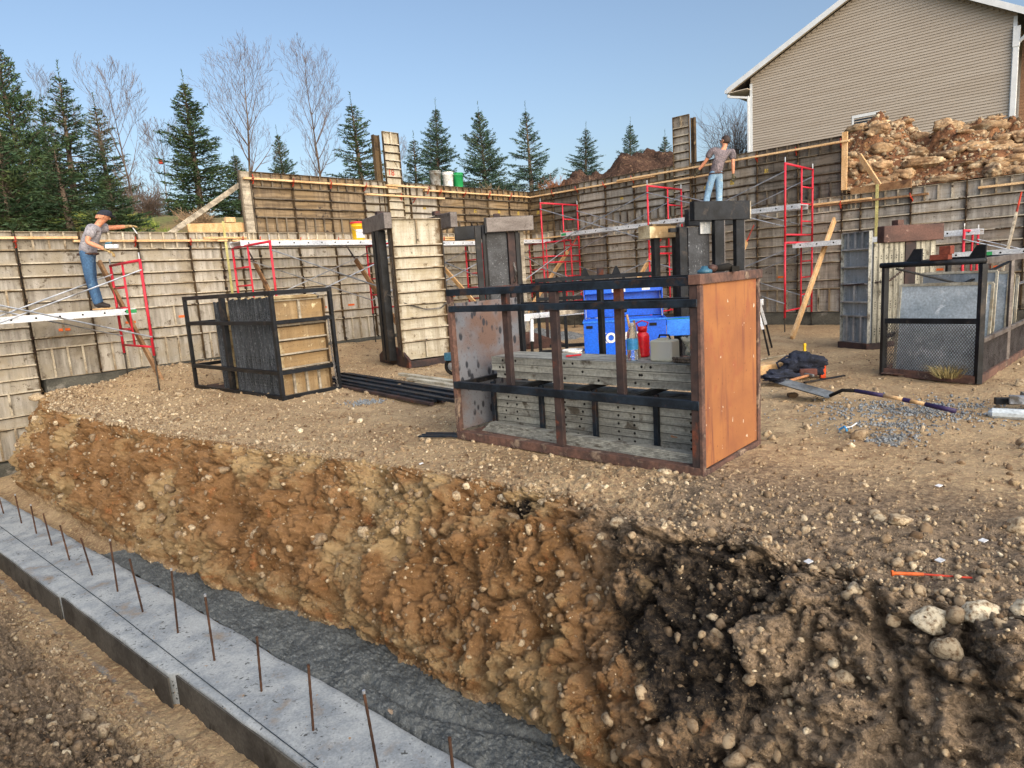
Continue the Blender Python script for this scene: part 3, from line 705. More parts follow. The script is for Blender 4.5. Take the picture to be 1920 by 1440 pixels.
def wet():
    ts = np.arange(-7.75, .8, .0125)
    o_ = np.argsort(bt); bnn = np.interp(ts, bt[o_], bn[o_])
    J = 90; f = np.linspace(0, 1, J)
    wid = sstep(-7.75, -7.0, ts)
    n0 = 2.175; n1 = bnn+.12
    n1 = n0+(n1-n0)*np.clip(wid, .05, 1)
    NN = n0+(n1-n0)[:, None]*f[None]; TT = np.repeat(ts[:, None], J, 1)
    x = NN*FN[0]+TT*FD[0]; y = NN*FN[1]+TT*FD[1]
    z = -1.10+.05*f[None]*1+fbm(x, y, 0*x, .45, 3)*.03-billow(x, y, 0*x, .10, 2, .5)*.006-billow(x, y, 0*x, .028, 3, .8)*.012
    z -= .07*np.exp(-((NN-n0)/.035)**2)*(TT > -3.2) + .05*(1-np.clip(wid, 0, 1))[:, None]
    z -= .035*np.exp(-((NN-(2.45+.12*np.sin(TT*2.6)))/.03)**2)*((TT > -3.4)&(TT < -1.7))
    ix = np.arange(z.size).reshape(z.shape)
    Fq = np.stack([ix[:-1, :-1], ix[1:, :-1], ix[1:, 1:], ix[:-1, 1:]], -1).reshape(-1, 4)
    o = np_mesh('wet_concrete', np.stack([x, y, z], -1).reshape(-1, 3), Fq, MT['wet'], True)
    tag(recenter(o), 'dark grey lumpy wet concrete filling the gap between footing and dirt bank', 'concrete')
wet()
for k, (x, y, zt) in enumerate(((-6.57,8.05,-.74),(-6.03,7.62,-.72),(-5.56,7.21,-.74),(-5.1,6.8,-.73),(-4.61,6.35,-.72),(-4.12,5.94,-.71),(-3.65,5.54,-.61),(-3.19,5.12,-.62),(-2.71,4.73,-.58),(-2.24,4.31,-.59),(-1.76,3.91,-.70),(-1.3,3.49,-.67),(-.85,3.15,-.62),(-.38,2.70,-.62))):
    lx = R.uniform(-.035, .035); ly = R.uniform(-.035, .035); L = zt+1.08
    e = empty('rebar_dowel', 'thin rusty rebar dowel standing in the footing, one of the row', 'rebar', (x, y, -1.08), 0, 'rebar dowels along the footing')
    m = MB(); n = 14
    m.tube([(lx*i/n, ly*i/n, -.05+(L+.05)*i/n) for i in range(n+1)], [.0085 if i % 2 else .0072 for i in range(n+1)], 7)
    m.build('bar', MT['rebar'], e)
    m = MB(); m.tube([(lx, ly, L), (lx*1.02, ly*1.02, L+.018)], .0088, 7); m.build('cut_tip', MT['rebartip'] if k in (0,1,2,6,8,9,12) else MT['rebar'], e)
# orange marking stake
e = MB(); e.tube([(1.70,2.80,.0),(1.80,2.78,.0)], .009, 8); e.tube([(1.69,2.80,0),(1.70,2.80,0)], .015, 8)
zz = max(gz(1.68, 2.8), gz(1.95, 2.72))+.015
s1o = empty('marking_stake', 'bright orange steel stake lying on the dirt at right', 'stake', (1.83, 2.76, zz))
m = MB(); m.tube([(-.15, .035, .0), (-.03, .007, .0)], .008, 8); m.tube([(-.158, .037, 0), (-.15, .035, 0)], .014, 8); m.build('painted_end', MT['orange'], s1o)
m = MB(); m.tube([(-.03, .007, 0), (.16, -.035, -.01)], .005, 8); m.build('shaft', MT['redor'], s1o)
# ------------------------------------------------------------------ form walls
TALL = [(.30,'v3'),(.212,'h'),(.212,'h'),(.212,'h'),(.212,'h'),(.214,'h'),(.38,'v2'),(.19,'h'),(.51,'v3')]
SHORT = [(.30,'v3'),(.225,'h'),(.19,'h'),(.185,'h'),(.32,'v3')]
HALF4 = [(.30,'v3'),(.23,'h'),(.21,'h'),(.20,'h'),(.30,'v3')]
def panel_mb(w, bays, hw=True, narrow=False, depth=.055, seed=0, kind=0):
    """front at y=0, ribs reach to -depth; slots 0 face 1 rib 2 side rail and painted rib shade 3 pins"""
    rr = random.Random(seed)
    m = MB(); h = sum(b[0] for b in bays); d = depth
    m.box(.004, w-.004, 0, .012, 0, h, 0)
    for x in (.002, w-.008): m.box(x, x+.006, -d, .0, 0, h, 2)
    z = h
    m.box(.011, w-.011, -d, 0, h-.008, h, 1)
    for bh, kd in bays:
        z2 = z-bh
        zt = max(z2, .0)
        m.box(.011, w-.011, -d+.004, 0, zt, zt+.007, 1)
        m.box(.011, w-.011, -d-.002, -d+.004, zt-.012 if zt > .01 else 0, zt+.009, 1)
        if zt > .03: m.box(.011, w-.011, -.016, -.001, zt-.024-rr.uniform(0, .012), zt, 2)  # dark strip paints the shadow line beneath each rib
        if kd[0] == 'v' and w > .3:
            nv = int(kd[1])-1
            for i in range(nv+1 if kd == 'v3' else nv):
                x = w*(i+1)/(int(kd[1]) if kd == 'v2' else nv+2)
                m.box(x-.006, x+.006, -d+.012, 0, z2+.012, z-.012, 1)
                m.box(x-.016, x+.016, -d+.004, -d+.010, z2+.016, z-.016, 1)
        if hw:
            for x in (.0, w):
                if rr.random() < .5:
                    a = rr.uniform(.008, .022); zz = z2+rr.uniform(-.03, .05)
                    m.box(x-a*.8, x+a*.8, -d-rr.uniform(.004, .03), -.01, zz-a, zz+a*1.5, 3)
        z = z2
    return m
_pc = {}
def panel(w, bays, face, parent, loc, variant=0, rib='rib', name='form_panel', hw=True, mark=None):
    key = (round(w, 3), len(bays), face, variant % 3, rib, hw)
    if key not in _pc:
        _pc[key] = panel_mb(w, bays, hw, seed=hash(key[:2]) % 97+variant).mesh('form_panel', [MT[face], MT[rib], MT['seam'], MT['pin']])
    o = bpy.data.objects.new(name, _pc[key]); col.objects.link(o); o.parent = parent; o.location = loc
    if mark:
        kind, mx, mz = mark
        mb = MB(); s = (.085, .022) if kind == 'orange' else (.05, .045)
        if kind == 'orange': mb.box(mx-s[0], mx+s[0], -.006, -.001, mz-s[1], mz+s[1])
        else:
            mb.box(mx-.05, mx+.05, -.006, -.001, mz-.055, mz-.02); mb.box(mx-.035, mx-.012, -.0065, -.001, mz-.021, mz+.05); mb.box(mx+.008, mx+.04, -.0068, -.001, mz-.02, mz+.045); mb.box(mx-.04, mx+.035, -.0072, -.001, mz+.0, mz+.02)
        q = mb.build(kind+'_mark', MT[kind], o)
    return o
def wall(name, label, group, th, seams, z0, bays, face, rib, rear=True, marks=None, overrides=None, gap=0.0):
    root = empty(name, label, 'concrete form wall', (CX, CY, z0), th, group)
    h = sum(b[0] for b in bays)
    for i in range(len(seams)-1):
        a, b = seams[i], seams[i+1]
        fc = (overrides or {}).get(i, face)
        mk = None
        if marks and i in marks: mk = marks[i]
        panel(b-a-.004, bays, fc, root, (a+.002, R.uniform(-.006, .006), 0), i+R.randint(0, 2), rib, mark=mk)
    if rear:
        m = MB(); m.box(seams[0], seams[-1], .235, .30, 0, h, 0); m.build('rear_forms', MT['seam'], root)
        m = MB()
        m.box(seams[0]+.01, seams[0]+.04, .0, .235, .02, h-.02)
        m.build('bulkhead', MT['woodgrey'], root)
    return root
sA = [-16.4,-15.49,-14.58,-13.67]
om = ('orange', .3, 1.15)
s_left = [-12.75,-11.84,-10.93,-10.02,-9.42,-9.02,-8.62,-7.71,-6.8,-5.89,-4.98,-4.98+.46,-3.61,-2.7,-1.79,-.88,-.02]
marksA = {i: ('orange', R.uniform(.25, .6), .80) for i in (0, 1, 2, 6, 7, 8, 12, 14)}
marksA[0] = ('orange', .47, .80); marksA[1] = ('orange', .6, .83); marksA[2] = ('orange', .62, .86)
WA = wall('form_wall', 'lower run of tan metal form panels along the left wall, under the brown upper run', 'concrete form walls', TA, s_left, .28, TALL, 'pA', 'rib', marks=marksA)
WAd = wall('form_wall', 'deeper form panels at the far left edge that go down into the trench', 'concrete form walls', TA, [-16.4,-15.49,-14.58,-13.67,-12.76], -.96, TALL, 'pA', 'rib', marks={3: ('orange', .15, .98)}, rear=False)
for i, u in enumerate((-16.4,-15.49,-14.58,-13.67)):
    panel(.9, HALF4, 'pA', WAd, (u, 0, 2.448), i, 'rib')
WAu = wall('form_wall', 'upper brown crusted run of form panels on the left wall, below the three buckets', 'concrete form walls', TA, [-8.62,-7.72,-6.81,-5.9,-5.0,-4.52,-3.61,-2.7,-1.79,-.92,-.02], 2.724, SHORT, 'pAu', 'ribd', overrides={3: 'pA', 4: 'pNew', 5: 'pA'}, marks={5: ('yellow', .45, .66), 7: ('yellow', .42, .62), 8: ('yellow', .45, .62), 9: ('yellow', .4, .6)})
m = MB(); m.box(-8.86, -8.63, -.01, .03, .0, 1.22); m.build('end_bulkhead', MT['woodgrey'], WAu)
m = MB(); m.box(-8.87, -8.84, -.05, .01, .0, 1.23); m.box(-8.645, -8.625, -.05, -.012, .02, 1.2); m.build('end_rail', MT['ribd'], WAu)
s_B = [.02,.92,1.83,2.74,3.65,4.56,5.08,5.99,6.9,7.81,8.72,9.08,10.0,10.92,11.83,12.74,13.65,14.56,15.47,16.38]
marksB = {i: ('orange', .5, .8) for i in (6, 8, 10, 12, 13)}
WB = wall('form_wall', 'lower run of grey metal form panels along the right wall, behind the red scaffold', 'concrete form walls', TB, s_B, .28, TALL, 'pB', 'rib', marks=marksB)
WBu = wall('form_wall', 'upper dark stained run of form panels on the right wall, behind the standing worker', 'concrete form walls', TB, [.02,.92,1.83,2.74,3.65,4.56,5.08,5.99,6.9,7.81,8.72], 2.724, SHORT, 'pBu', 'ribd', overrides={2: 'pB', 3: 'pB', 4: 'pB', 5: 'pNew', 0: 'pAu', 6: 'pB', 7: 'pB'}, marks={0: ('yellow', .3, .6), 1: ('yellow', .55, .3), 3: ('yellow', .5, .66), 4: ('yellow', .4, .7), 6: ('yellow', .55, .6), 7: ('yellow', .3, .62), 8: ('yellow', .2, .75)})
m = MB(); m.bar((0, -.01, 0), (0, -.01, 3.66), .11, .11); m.build('corner_post', MT['seam'], WB)
# footing strip under the walls
def strip(u0, u1, w, z0, z1, o0, o1, name, label):
    m = MB(); P = [wp(u0, o0, z0, w), wp(u1, o0, z0, w), wp(u1, o1, z0, w), wp(u0, o1, z0, w)]
    P2 = [(x, y, z1) for x, y, z in P]; m.add(P+P2, [(3,2,1,0),(4,5,6,7),(0,1,5,4),(1,2,6,5),(2,3,7,6),(3,0,4,7)])
    o = recenter(m.build(name, MT['wallfoot'])); return tag(o, kind='structure')
strip(-12.7, 0, 'A', -.4, .268, .16, -.45, 'wall_footing', '')
strip(.17, 17, 'B', -.4, .262, .158, -.45, 'wall_footing', '')
strip(-17, -12.72, 'A', -1.6, -.99, .15, -.45, 'wall_footing', '')
m = MB()   # pale mortar daubs along the wall footing
for k in range(60):
    u = R.uniform(-11.5, -1); P = Vector(wp(u, .165, R.uniform(.03, .24))); s = R.uniform(.03, .1)
    m.add([P+Vector((math.cos(TA)*s*a, math.sin(TA)*s*a, b*s*.5)) for a, b in ((-1,-.2),(-.5,-1),(.4,-.9),(1,-.1),(.6,.8),(-.4,1))], [(0,1,2,3,4,5)])
o = recenter(m.build('mortar_daubs', MT['wallfoot'])); tag(o, kind='structure')

# narrow pilaster forms standing above the walls
def pilaster(w, u, ww, z0, z1, label, second, txt=None):
    th = TA if w == 'A' else TB
    x, y, _ = wp(u, .07, 0, w)
    root = empty('pilaster_form', label, 'concrete form', (x, y, z0), th, 'narrow forms standing above the walls')
    hh = z1-z0; n = int(hh/.2); bays = [(.27,'v2')]+[((hh-.27)/n, 'h')]*n
    panel(ww, bays, 'pNew' if w == 'A' else 'pB', root, (0, 0, 0), 1, 'rib', hw=False)
    m = MB(); m.box(second[0], second[0]+second[2], second[1], second[1]+.05, .1, hh-.08); m.box(second[0], second[0]+.02, second[1]-.05, second[1], .1, hh-.08); m.box(second[0]+second[2]-.02, second[0]+second[2], second[1]-.05, second[1], .1, hh-.08)
    m.build('rear_form', MT['seam'], root)
    m = MB(); m.box(-.2 if w == 'A' else ww-.1, .02 if w == 'A' else ww+.2, .06, .09, hh*.45, hh*.45+.03); m.build('tie_bar', MT['galv'], root)
    if txt:
        cu = bpy.data.curves.new('t', 'FONT'); cu.body = txt; cu.size = .2; cu.extrude = .001
        to = bpy.data.objects.new('t', cu); me = bpy.data.meshes.new_from_object(to); bpy.data.objects.remove(to)
        to = bpy.data.objects.new('painted_number', me); col.objects.link(to); me.materials.append(MT['redor'])
        to.parent = root; to.location = (.08, -.004, hh-1.0); to.rotation_euler = (rad(90), 0, 0)
    return root
pilaster('A', -5.26, .47, 2.73, 5.09, 'narrow tan form with red 18 standing above the left wall beside the buckets', (-.20, .10, .17), '18')
pilaster('B', 4.84, .44, 2.73, 5.07, 'narrow grey form standing above the right wall, left of the worker', (.44, .08, .10))

# waler boards and their red clamps
def board(u0, u1, z, w, label, off=.075, t=.04, d=.09, mat='woodx', name='waler_board', cat='lumber', tilt=0.0):
    th = TA if w == 'A' else TB
    x, y, _ = wp(u0, off, z, w)
    m = MB(); m.bar((0, 0, 0), (u1-u0, 0, tilt), d, t)
    o = m.build(name, MT[mat], None, (x, y, z), th, bevel=.004)
    return tag(o, label, cat, 'wooden boards clamped along the form walls')
board(-14.2, -11.88, 2.615, 'A', 'pale board clamped low on the far left wall, left of the bending worker')
board(-11.95, -9.3, 2.56, 'A', 'pale board clamped on the left wall right of the bending worker')
board(-9.75, -8.9, 2.61, 'A', 'short pale board lapped above another near the yellow strip on the left wall', d=.09, off=.08)
board(-9.2, -6.2, 2.555, 'A', 'pale board behind the yellow bucket plank on the left wall')
board(-6.1, -2.9, 2.555, 'A', 'pale board at mid height of left wall, behind the first steel form rack')
board(-4.3, -1.4, 2.61, 'A', 'upper of two lapped pale boards at mid height near the wall corner')
board(-2.8, -.1, 2.55, 'A', 'pale board at mid height of left wall ending in the corner')
board(-8.8, -4.95, 3.795, 'A', 'long pale board clamped high on the brown upper left wall')
board(-5.3, -4.05, 3.84, 'A', 'short pale board lapped in front of the 18 form', off=.13)
board(-4.1, -.1, 3.785, 'A', 'pale board clamped high on the left wall under the buckets')
board(-5.92, -3.5, 3.60, 'A', 'pale board below the other one, crossing the base of the 18 form', off=.13)
board(.12, 4.3, 3.775, 'B', 'long pale board high on the right wall beside the corner')
board(3.2, 8.86, 3.81, 'B', 'long pale board high on the right wall behind the standing worker', off=.12)
board(3.68, 5.9, 3.58, 'B', 'pale board under another, left of the standing worker', off=.13)
board(.15, 2.8, 2.55, 'B', 'pale board at mid height of right wall starting in the corner')
board(7.6, 10.3, 2.56, 'B', 'weathered board at mid height of right wall under the wooden beam', mat='woodold')
board(8.1, 9.3, 2.60, 'B', 'orange tinted board lapped on the right wall behind the long timber prop', off=.1)
board(11.1, 13.6, 2.56, 'B', 'pale board on the right wall at the right edge of the photo')
def vboard(u, z0, z1, w, label, off, ww, mat, lean=0.0, name='upright_board', d=.04):
    th = TA if w == 'A' else TB
    x, y, _ = wp(u, off, z0, w)
    m = MB(); m.bar((0, 0, 0), (lean, 0, z1-z0), ww, d, up=(0, 1, 0))
    o = m.build(name, MT[mat], None, (x, y, z0), th, bevel=.003); return tag(o, label, 'lumber')
vboard(8.77, 2.83, 4.0, 'B', 'pale upright board nailed at the right end of the high wall', .09, .11, 'wood')
vboard(-9.34, 1.5, 2.93, 'A', 'thin yellow green strip hanging on the left wall near its upper step', .10, .05, 'strip', name='hanging_strip', d=.008)
vboard(9.4, 1.6, 2.86, 'B', 'thin yellow green strip hanging down the right wall below the rubble', .10, .06, 'strip', name='hanging_strip', d=.008)
def clamp_mb():
    m = MB(); m.tube([(0, -.0, -.05), (0, -.09, -.055), (0, -.125, -.03), (0, -.125, .045)], .010, 6)
    m.box(-.02, .02, -.12, 0, -.035, -.022); m.tube([(.0, -.02, -.12), (.012, -.05, -.09), (.0, -.08, -.05)], .012, 6); return m
cm = clamp_mb().mesh('clamp', MT['redor'])
for w, us, z, gp in (('A', (-14.6,-13.67,-12.76,-11.0,-10.02,-9.02,-8.62,-7.71,-6.8,-4.98,-3.61,-1.79), 2.58, 'red clamps along the lower left wall'), ('A', (-8.62,-7.72,-6.81,-5.9,-4.0,-3.61,-2.7,-1.79,-.92), 3.81, 'red clamps along the upper left wall'), ('A', (-4.9, -4.45), 3.60, 'red clamps along the upper left wall'), ('B', (1.0,1.83,2.74,3.65,5.99,6.9,7.81,8.7), 3.82, 'red clamps along the upper right wall'), ('B', (8.72,10.0,11.83), 2.57, 'red clamps along the lower right wall')):
    for u in us:
        o = bpy.data.objects.new('waler_clamp', cm); col.objects.link(o)
        o.location = wp(u+R.uniform(-.02, .02), .03, z, w); o.rotation_euler = (R.uniform(-.15, .15), R.uniform(-.2, .2), TA if w == 'A' else TB)
        lv = 'upper' if z > 3 else 'lower'; sd = 'left' if w == 'A' else 'right'
        tag(o, f'small red steel clamp holding a board to the {lv} {sd} wall', 'clamp', gp)

# timbers on the step between wall tiers
def loose(name, p0, p1, w, h, mat, label, cat='lumber', up=(0, 0, 1), bevel=.004, group=None):
    m = MB(); m.bar(p0, p1, w, h, up); o = recenter(m.build(name, MT[mat], bevel=bevel)); return tag(o, label, cat, group)
loose('header_timber', wp(-9.95, -.12, 2.80), wp(-8.66, -.12, 2.85), .05, .19, 'wood', 'wide tan timber lying on top of the lower left wall beside the upper run')
m = MB(); m.box(-.1, .1, -.05, .05, 0, .1); o = m.build('wood_block', MT['wood'], None, wp(-9.1, -.12, 2.935), TA, bevel=.004); tag(o, 'short pale wood block sitting on the tan timber', 'lumber')
loose('wall_brace', wp(-10.2, -.45, 2.72), wp(-8.72, -.30, 3.72), .05, .10, 'woodgrey', 'grey diagonal timber brace behind the end of the upper left wall')
loose('header_timber', wp(8.86, -.06, 2.76, 'B'), wp(9.98, -.06, 2.79, 'B'), .06, .2, 'woodold', 'brown timber beam on top of the lower right wall, below the rubble pile')
loose('rubble_stake', wp(8.98, -.2, 3.52, 'B'), wp(9.42, .02, 2.84, 'B'), .035, .10, 'wood', 'pale board leaning over the wall against the rubble pile')

# ------------------------------------------------------------------ timber props
def prop(w, top, base, label, sz=(.04, .14), mat='wood', steel=True, z0=0.0):
    a = Vector(wp(*top, w)); b = Vector(wp(base[0], base[1], z0, w))
    d = (b-a); root = empty('timber_prop', label, 'timber prop', tuple(b), 0, 'diagonal props bracing the form walls')
    s = a.lerp(b, .16 if steel else 0)-b
    m = MB(); m.bar((0, 0, 0), s, sz[0], sz[1], up=(math.sin(TA if w == 'A' else TB), -math.cos(TA if w == 'A' else TB), 0.3)); m.build('timber', MT[mat], root, bevel=.004)
    if steel:
        m = MB(); e = a-b; m.tube([s*1.0+(s-e)*.5, s, e], [.012, .02, .014], 6); m.build('turnbuckle', MT['redor'] if mat != 'woodold' else MT['rust'], root)
    return root
prop('A', (-11.62, .12, 2.2), (-11.29, 1.43), 'long weathered timber prop leaning at the bending worker, foot on the dirt', (.05, .12), 'woodold', False)
prop('A', (-8.98, .15, 2.5), (-8.69, 1.58), 'brown timber prop behind the black cage under the second scaffold', (.04, .11), 'woodold')
prop('A', (-6.64, .15, 2.5), (-6.05, 1.6), 'orange tan timber prop left of the first tall steel rack', (.04, .13), 'woodold')
prop('A', (-4.1, .15, 2.2), (-3.12, 1.62), 'tan timber prop right of the first tall steel rack', (.04, .12))
prop('B', (1.86, .15, 2.5), (.56, 1.58), 'tan timber prop behind the corner scaffold frame', (.04, .12))
prop('B', (4.55, .15, 2.3), (3.75, 1.63), 'tan timber prop behind the middle scaffold frame on the right wall', (.04, .13))
prop('B', (6.87, .15, 2.3), (6.38, 1.61), 'pale new timber prop seen right of the black rack', (.04, .14))
prop('B', (8.6, .12, 2.24), (8.69, 2.87), 'long tan timber prop standing on open dirt left of the grey form stack', (.05, .13), 'wood', False)
prop('B', (11.76, .15, 2.4), (11.53, 1.58), 'pale timber prop at the right edge behind the mesh basket', (.04, .12), 'woodgrey')

# ------------------------------------------------------------------ scaffolds
def sframe(m, u, z0, far=-.42, near=-1.94, h=1.53, r=.0215):
    m.tube([(u, near, z0), (u, near, z0+h)], r, 10); m.tube([(u, far, z0), (u, far, z0+h-.005)], r, 10)
    m.tube([(u, near, z0+h-.02), (u, far, z0+h-.02)], r, 10)
    mid = far+(near-far)*.42
    m.tube([(u, mid, z0+.14), (u, mid, z0+h-.03)], r*.85, 8)
    m.tube([(u, near, z0+.14), (u, far, z0+.14)], r*.85, 8)
    for k in (.42, .78, 1.12): m.tube([(u, mid, z0+k), (u, far, z0+k)], r*.75, 8)
def jack(m, u, y, z0, g):
    m.tube([(u, y, g+.01), (u, y, z0+.1)], .014, 8); m.box(u-.06, u+.06, y-.06, y+.06, g, g+.01); m.tube([(u, y, z0-.03), (u, y, z0)], .03, 8)
def scaffold(label, w, us, levels, zb, far=-.42, near=-1.94, braces=True, skipfar=False, zg=0.0, left_open=False, red='red', pins=True):
    th = TA if w == 'A' else TB
    root = empty('scaffold', label, 'scaffold', (CX, CY, 0), th, 'red tube scaffolds beside the form walls')
    for u in us:
        for L in range(levels):
            m = MB(); sframe(m, u, zb+L*1.53, far, near); m.build('end_frame', MT[red], root, smooth=True)
        for yy in (far, near):
            m = MB(); jack(m, u, yy, zb, zg if yy == near or w == 'B' else zg+.1); m.build('levelling_jack', MT['jack'], root)
        if pins:
            top = zb+levels*1.53
            for y in (far, near):
                m = MB(); m.tube([(u, y, top-.01), (u, y, top+.10)], .013, 6); m.build('coupling_pin', MT['galv'], root)
    if braces:
        for i in range(len(us)-1):
            for L in range(levels):
                za = zb+L*1.53
                for k, y in enumerate((near, far)):
                    for (p, q) in (((us[i], za+1.36), (us[i+1], za+.3)), ((us[i], za+.3), (us[i+1], za+1.36))):
                        yo = y+(-.03 if p[1] > za+1 else -.012)
                        m = MB(); m.tube([(p[0], yo, p[1]), (q[0], yo, q[1])], .0125, 6); m.build('cross_brace', MT['galv'], root)
    return root
scaffold('red scaffold at far left beside the bending worker', 'A', [-14.62, -11.55], 1, .60, -.45, -1.92, pins=True)
scaffold('red scaffold along the left wall carrying the yellow bucket plank', 'A', [-9.47, -6.4, -3.35, -.85], 1, .86, -.65, -2.15)
scaffold('two level red scaffold along the right wall where the worker stands', 'B', [1.91, 5.08, 8.17], 2, .29, -.2, -1.8)
scaffold('low red scaffold at the right edge behind the mesh basket', 'B', [11.15, 14.2], 1, .25, -.2, -1.75)

def plank(u0, u1, off, z, w, label, wid=.48, tip=None, holes=True):
    th = TA if w == 'A' else TB; L = u1-u0
    x, y, _ = wp(u0, off, z, w)
    root = empty('aluminium_plank', label, 'scaffold plank', (x, y, z), th, 'aluminium planks laid on the scaffolds')
    m = MB()
    for yy in (-wid/2, wid/2-.025): m.box(0, L, yy, yy+.025, 0, .1)
    m.box(0, L, -wid/2+.025, wid/2-.025, .075, .09)
    n = int(L/.3)
    for i in range(n):
        xx = L*(i+.5)/n
        m.lathe([(.016, 0), (.016, .002)], (0, 0, 0), 10, mi=1)
        b = len(m.v)-20
        for j in range(20):
            vx, vy, vz = m.v[b+j]; m.v[b+j] = (xx+vx, -wid/2-.003+vz, .052+vy)
    m.build('deck', [MT['alu'], MT['hole']], root)
    if tip is not None:
        m = MB(); m.box(tip, tip+.16, -wid/2-.004, -wid/2-.001, .02, .08); m.build('green_tag', MT['green'], root)
    return root
plank(-15.2, -11.45, .82, 1.27, 'A', 'long aluminium plank the bending worker stands on', tip=3.6)
plank(-9.55, -6.15, .95, 2.37, 'A', 'aluminium plank carrying the yellow bucket', tip=3.2)
plank(-6.3, -3.2, 1.0, 2.33, 'A', 'aluminium plank behind the first tall steel rack', tip=1.4)
plank(-3.3, -.6, 1.0, 2.36, 'A', 'aluminium plank partly hidden by the dark steel rack near the corner', tip=.3)
plank(2.05, 5.3, .95, 2.46, 'B', 'aluminium plank with green tip on the corner scaffold of the right wall', tip=.02)
plank(5.0, 8.25, .95, 2.48, 'B', 'aluminium plank under the worker on the right wall')
plank(8.1, 11.3, .95, 1.69, 'B', 'lower aluminium plank right of the red frames on the right wall')
plank(10.9, 14.6, 1.55, 1.30, 'B', 'aluminium plank at the right edge above the mesh basket', tip=.5)

# ------------------------------------------------------------------ buckets
def bucket(loc, body, label, group=None, lid=None, dirt=None, s=1.0, rz=0):
    root = empty('bucket', label, 'bucket', loc, rz, group)
    m = MB(); m.lathe([(.125*s, 0), (.13*s, .01*s), (.146*s, .30*s), (.156*s, .305*s), (.156*s, .32*s), (.147*s, .325*s), (.15*s, .345*s), (.158*s, .35*s), (.157*s, .372*s), (.143*s, .372*s), (.138*s, .33*s), (.122*s, .02*s)], n=28, cap=False)
    m.build('tub', MT[body], root, smooth=True)
    m = MB(); pts = [(.155*s*math.cos(a), -.155*s*math.sin(a)*1.0*.35-.1*s*math.sin(a), (.33-.16*math.sin(a))*s) for a in np.linspace(0, math.pi, 12)]
    m.tube(pts, .003, 5); m.build('handle', MT['galv'], root)
    m = MB(); m.lathe([(.0, .0), (.12*s, .0), (.12*s, .01)], (0, 0, .012), n=16); m.build('base', MT[body], root)
    if lid:
        m = MB(); m.lathe([(.162*s, .365*s), (.163*s, .395*s), (.15*s, .405*s), (.001, .40*s)], n=28); m.build('lid', MT[lid], root, smooth=True)
    if dirt:
        m = MB()
        for j in range(8):
            a0 = -2.3+j*.2; r0 = .1345*s; r1 = .1455*s
            m.add([(r0*math.cos(a0), r0*math.sin(a0), .06*s), (r0*math.cos(a0+.2), r0*math.sin(a0+.2), .06*s), (r1*math.cos(a0+.2), r1*math.sin(a0+.2), .24*s), (r1*math.cos(a0), r1*math.sin(a0), .24*s)], [(0,1,2,3)])
        m.build('paper_label', MT[dirt], root)
    return root
MT['bkgrey'] = wmat('dirty_grey_plastic', '#a9aaa8', '#7d7c76', '#5d5347', s=(3, 3, 5), s3=6, lo3=.5, hi3=.62, rough=.6, bmp=.1)
MT['bkwhite'] = wmat('dirty_white_plastic', '#e0e2e0', '#c6c7c3', '#8d8a80', s=(3, 3, 5), s3=8, lo3=.54, hi3=.66, rough=.5, bmp=.1)
MT['bkgreen'] = wmat('green_plastic', '#1f9a55', '#1b8449', '#7e7f70', s=(3, 3, 5), s3=4, lo3=.58, hi3=.64, rough=.5, bmp=.05)
MT['bkyel'] = wmat('yellow_plastic', '#e3b91e', '#d0a515', rough=.45, bmp=.03)
MT['lidred'] = wmat('red_lid_plastic', '#d6333c', '#b82a33', rough=.45, bmp=.03)
MT['bkorange'] = wmat('orange_plastic', '#e0531f', '#c94516', rough=.45, bmp=.03)
bg = 'buckets on top of the left wall'
for u, mt, lb, tl in ((-3.52, 'bkgrey', 'dirty grey bucket on the wall, left of the white bucket', .02), (-3.08, 'bkwhite', 'white bucket with print on the wall, between grey and green', .01), (-2.72, 'bkgreen', 'green bucket with mud on top of the wall', 0)):
    b = bucket((*wp(u, -.12, 0)[:2], 3.95), mt, lb, bg, dirt='white' if mt == 'bkwhite' else None, rz=2.4)
bucket((*wp(-6.75, .9, 0)[:2], 2.47), 'bkyel', 'yellow bucket with red lid standing on the scaffold plank', None, lid='lidred', dirt='white', rz=.6)
# ------------------------------------------------------------------ rusty open crate (main subject)
MC, MA = (-.55, 6.04), rad(-42.3)
crate = empty('steel_crate', 'large rusty steel crate with open barred front and orange rusted end plate', 'steel crate', (*MC, .0), MA)
L, D, H = 2.46, 1.02, 1.395
def cpart(name, mat, *boxes, bevel=.003):
    m = MB()
    for b in boxes: m.box(*b)
    return m.build(name, MT[mat], crate, bevel=bevel)
cpart('top_rail', 'blk2', (0, L-.002, 0, .05, H-.06, H))
cpart('back_top_rail', 'blk', (.05, L-.05, D-.05, D, H-.06, H))
cpart('upper_rail', 'blk2', (.03, L-.0, -.012, .03, 1.19, 1.245))
cpart('back_rail', 'blk', (.03, L-.03, D-.045, D, 1.16, 1.21))
cpart('shelf_rail', 'blk2', (.02, L, -.012, .035, .485, .55))
cpart('shelf_back_rail', 'blk', (.03, L-.03, D-.045, D, .49, .545))
cpart('bottom_rail', 'rusto', (.0, L, -.004, .075, .0, .075))
cpart('bottom_back_rail', 'rust', (.0, L, D-.06, D, .0, .07))
cpart('floor_plate', 'rusto', (.02, L-.02, .075, D-.06, .03, .045))
cpart('corner_post', 'rusto', (.0, .05, .0, .05, .075, H-.06))
cpart('corner_post', 'rust', (L-.062, L-.002, .0, .06, .075, H-.06))
cpart('corner_post', 'blk', (.0, .05, D-.05, D, .07, H-.06))
cpart('corner_post', 'rust', (L-.06, L-.002, D-.06, D, .07, H-.06))
cpart('centre_post', 'rust', (1.19, 1.262, .004, .05, .075, H-.06))
for x in (.63, 1.765):
    cpart('upright_bar', 'rust', (x, x+.065, .052, .1, .5, H-.06))
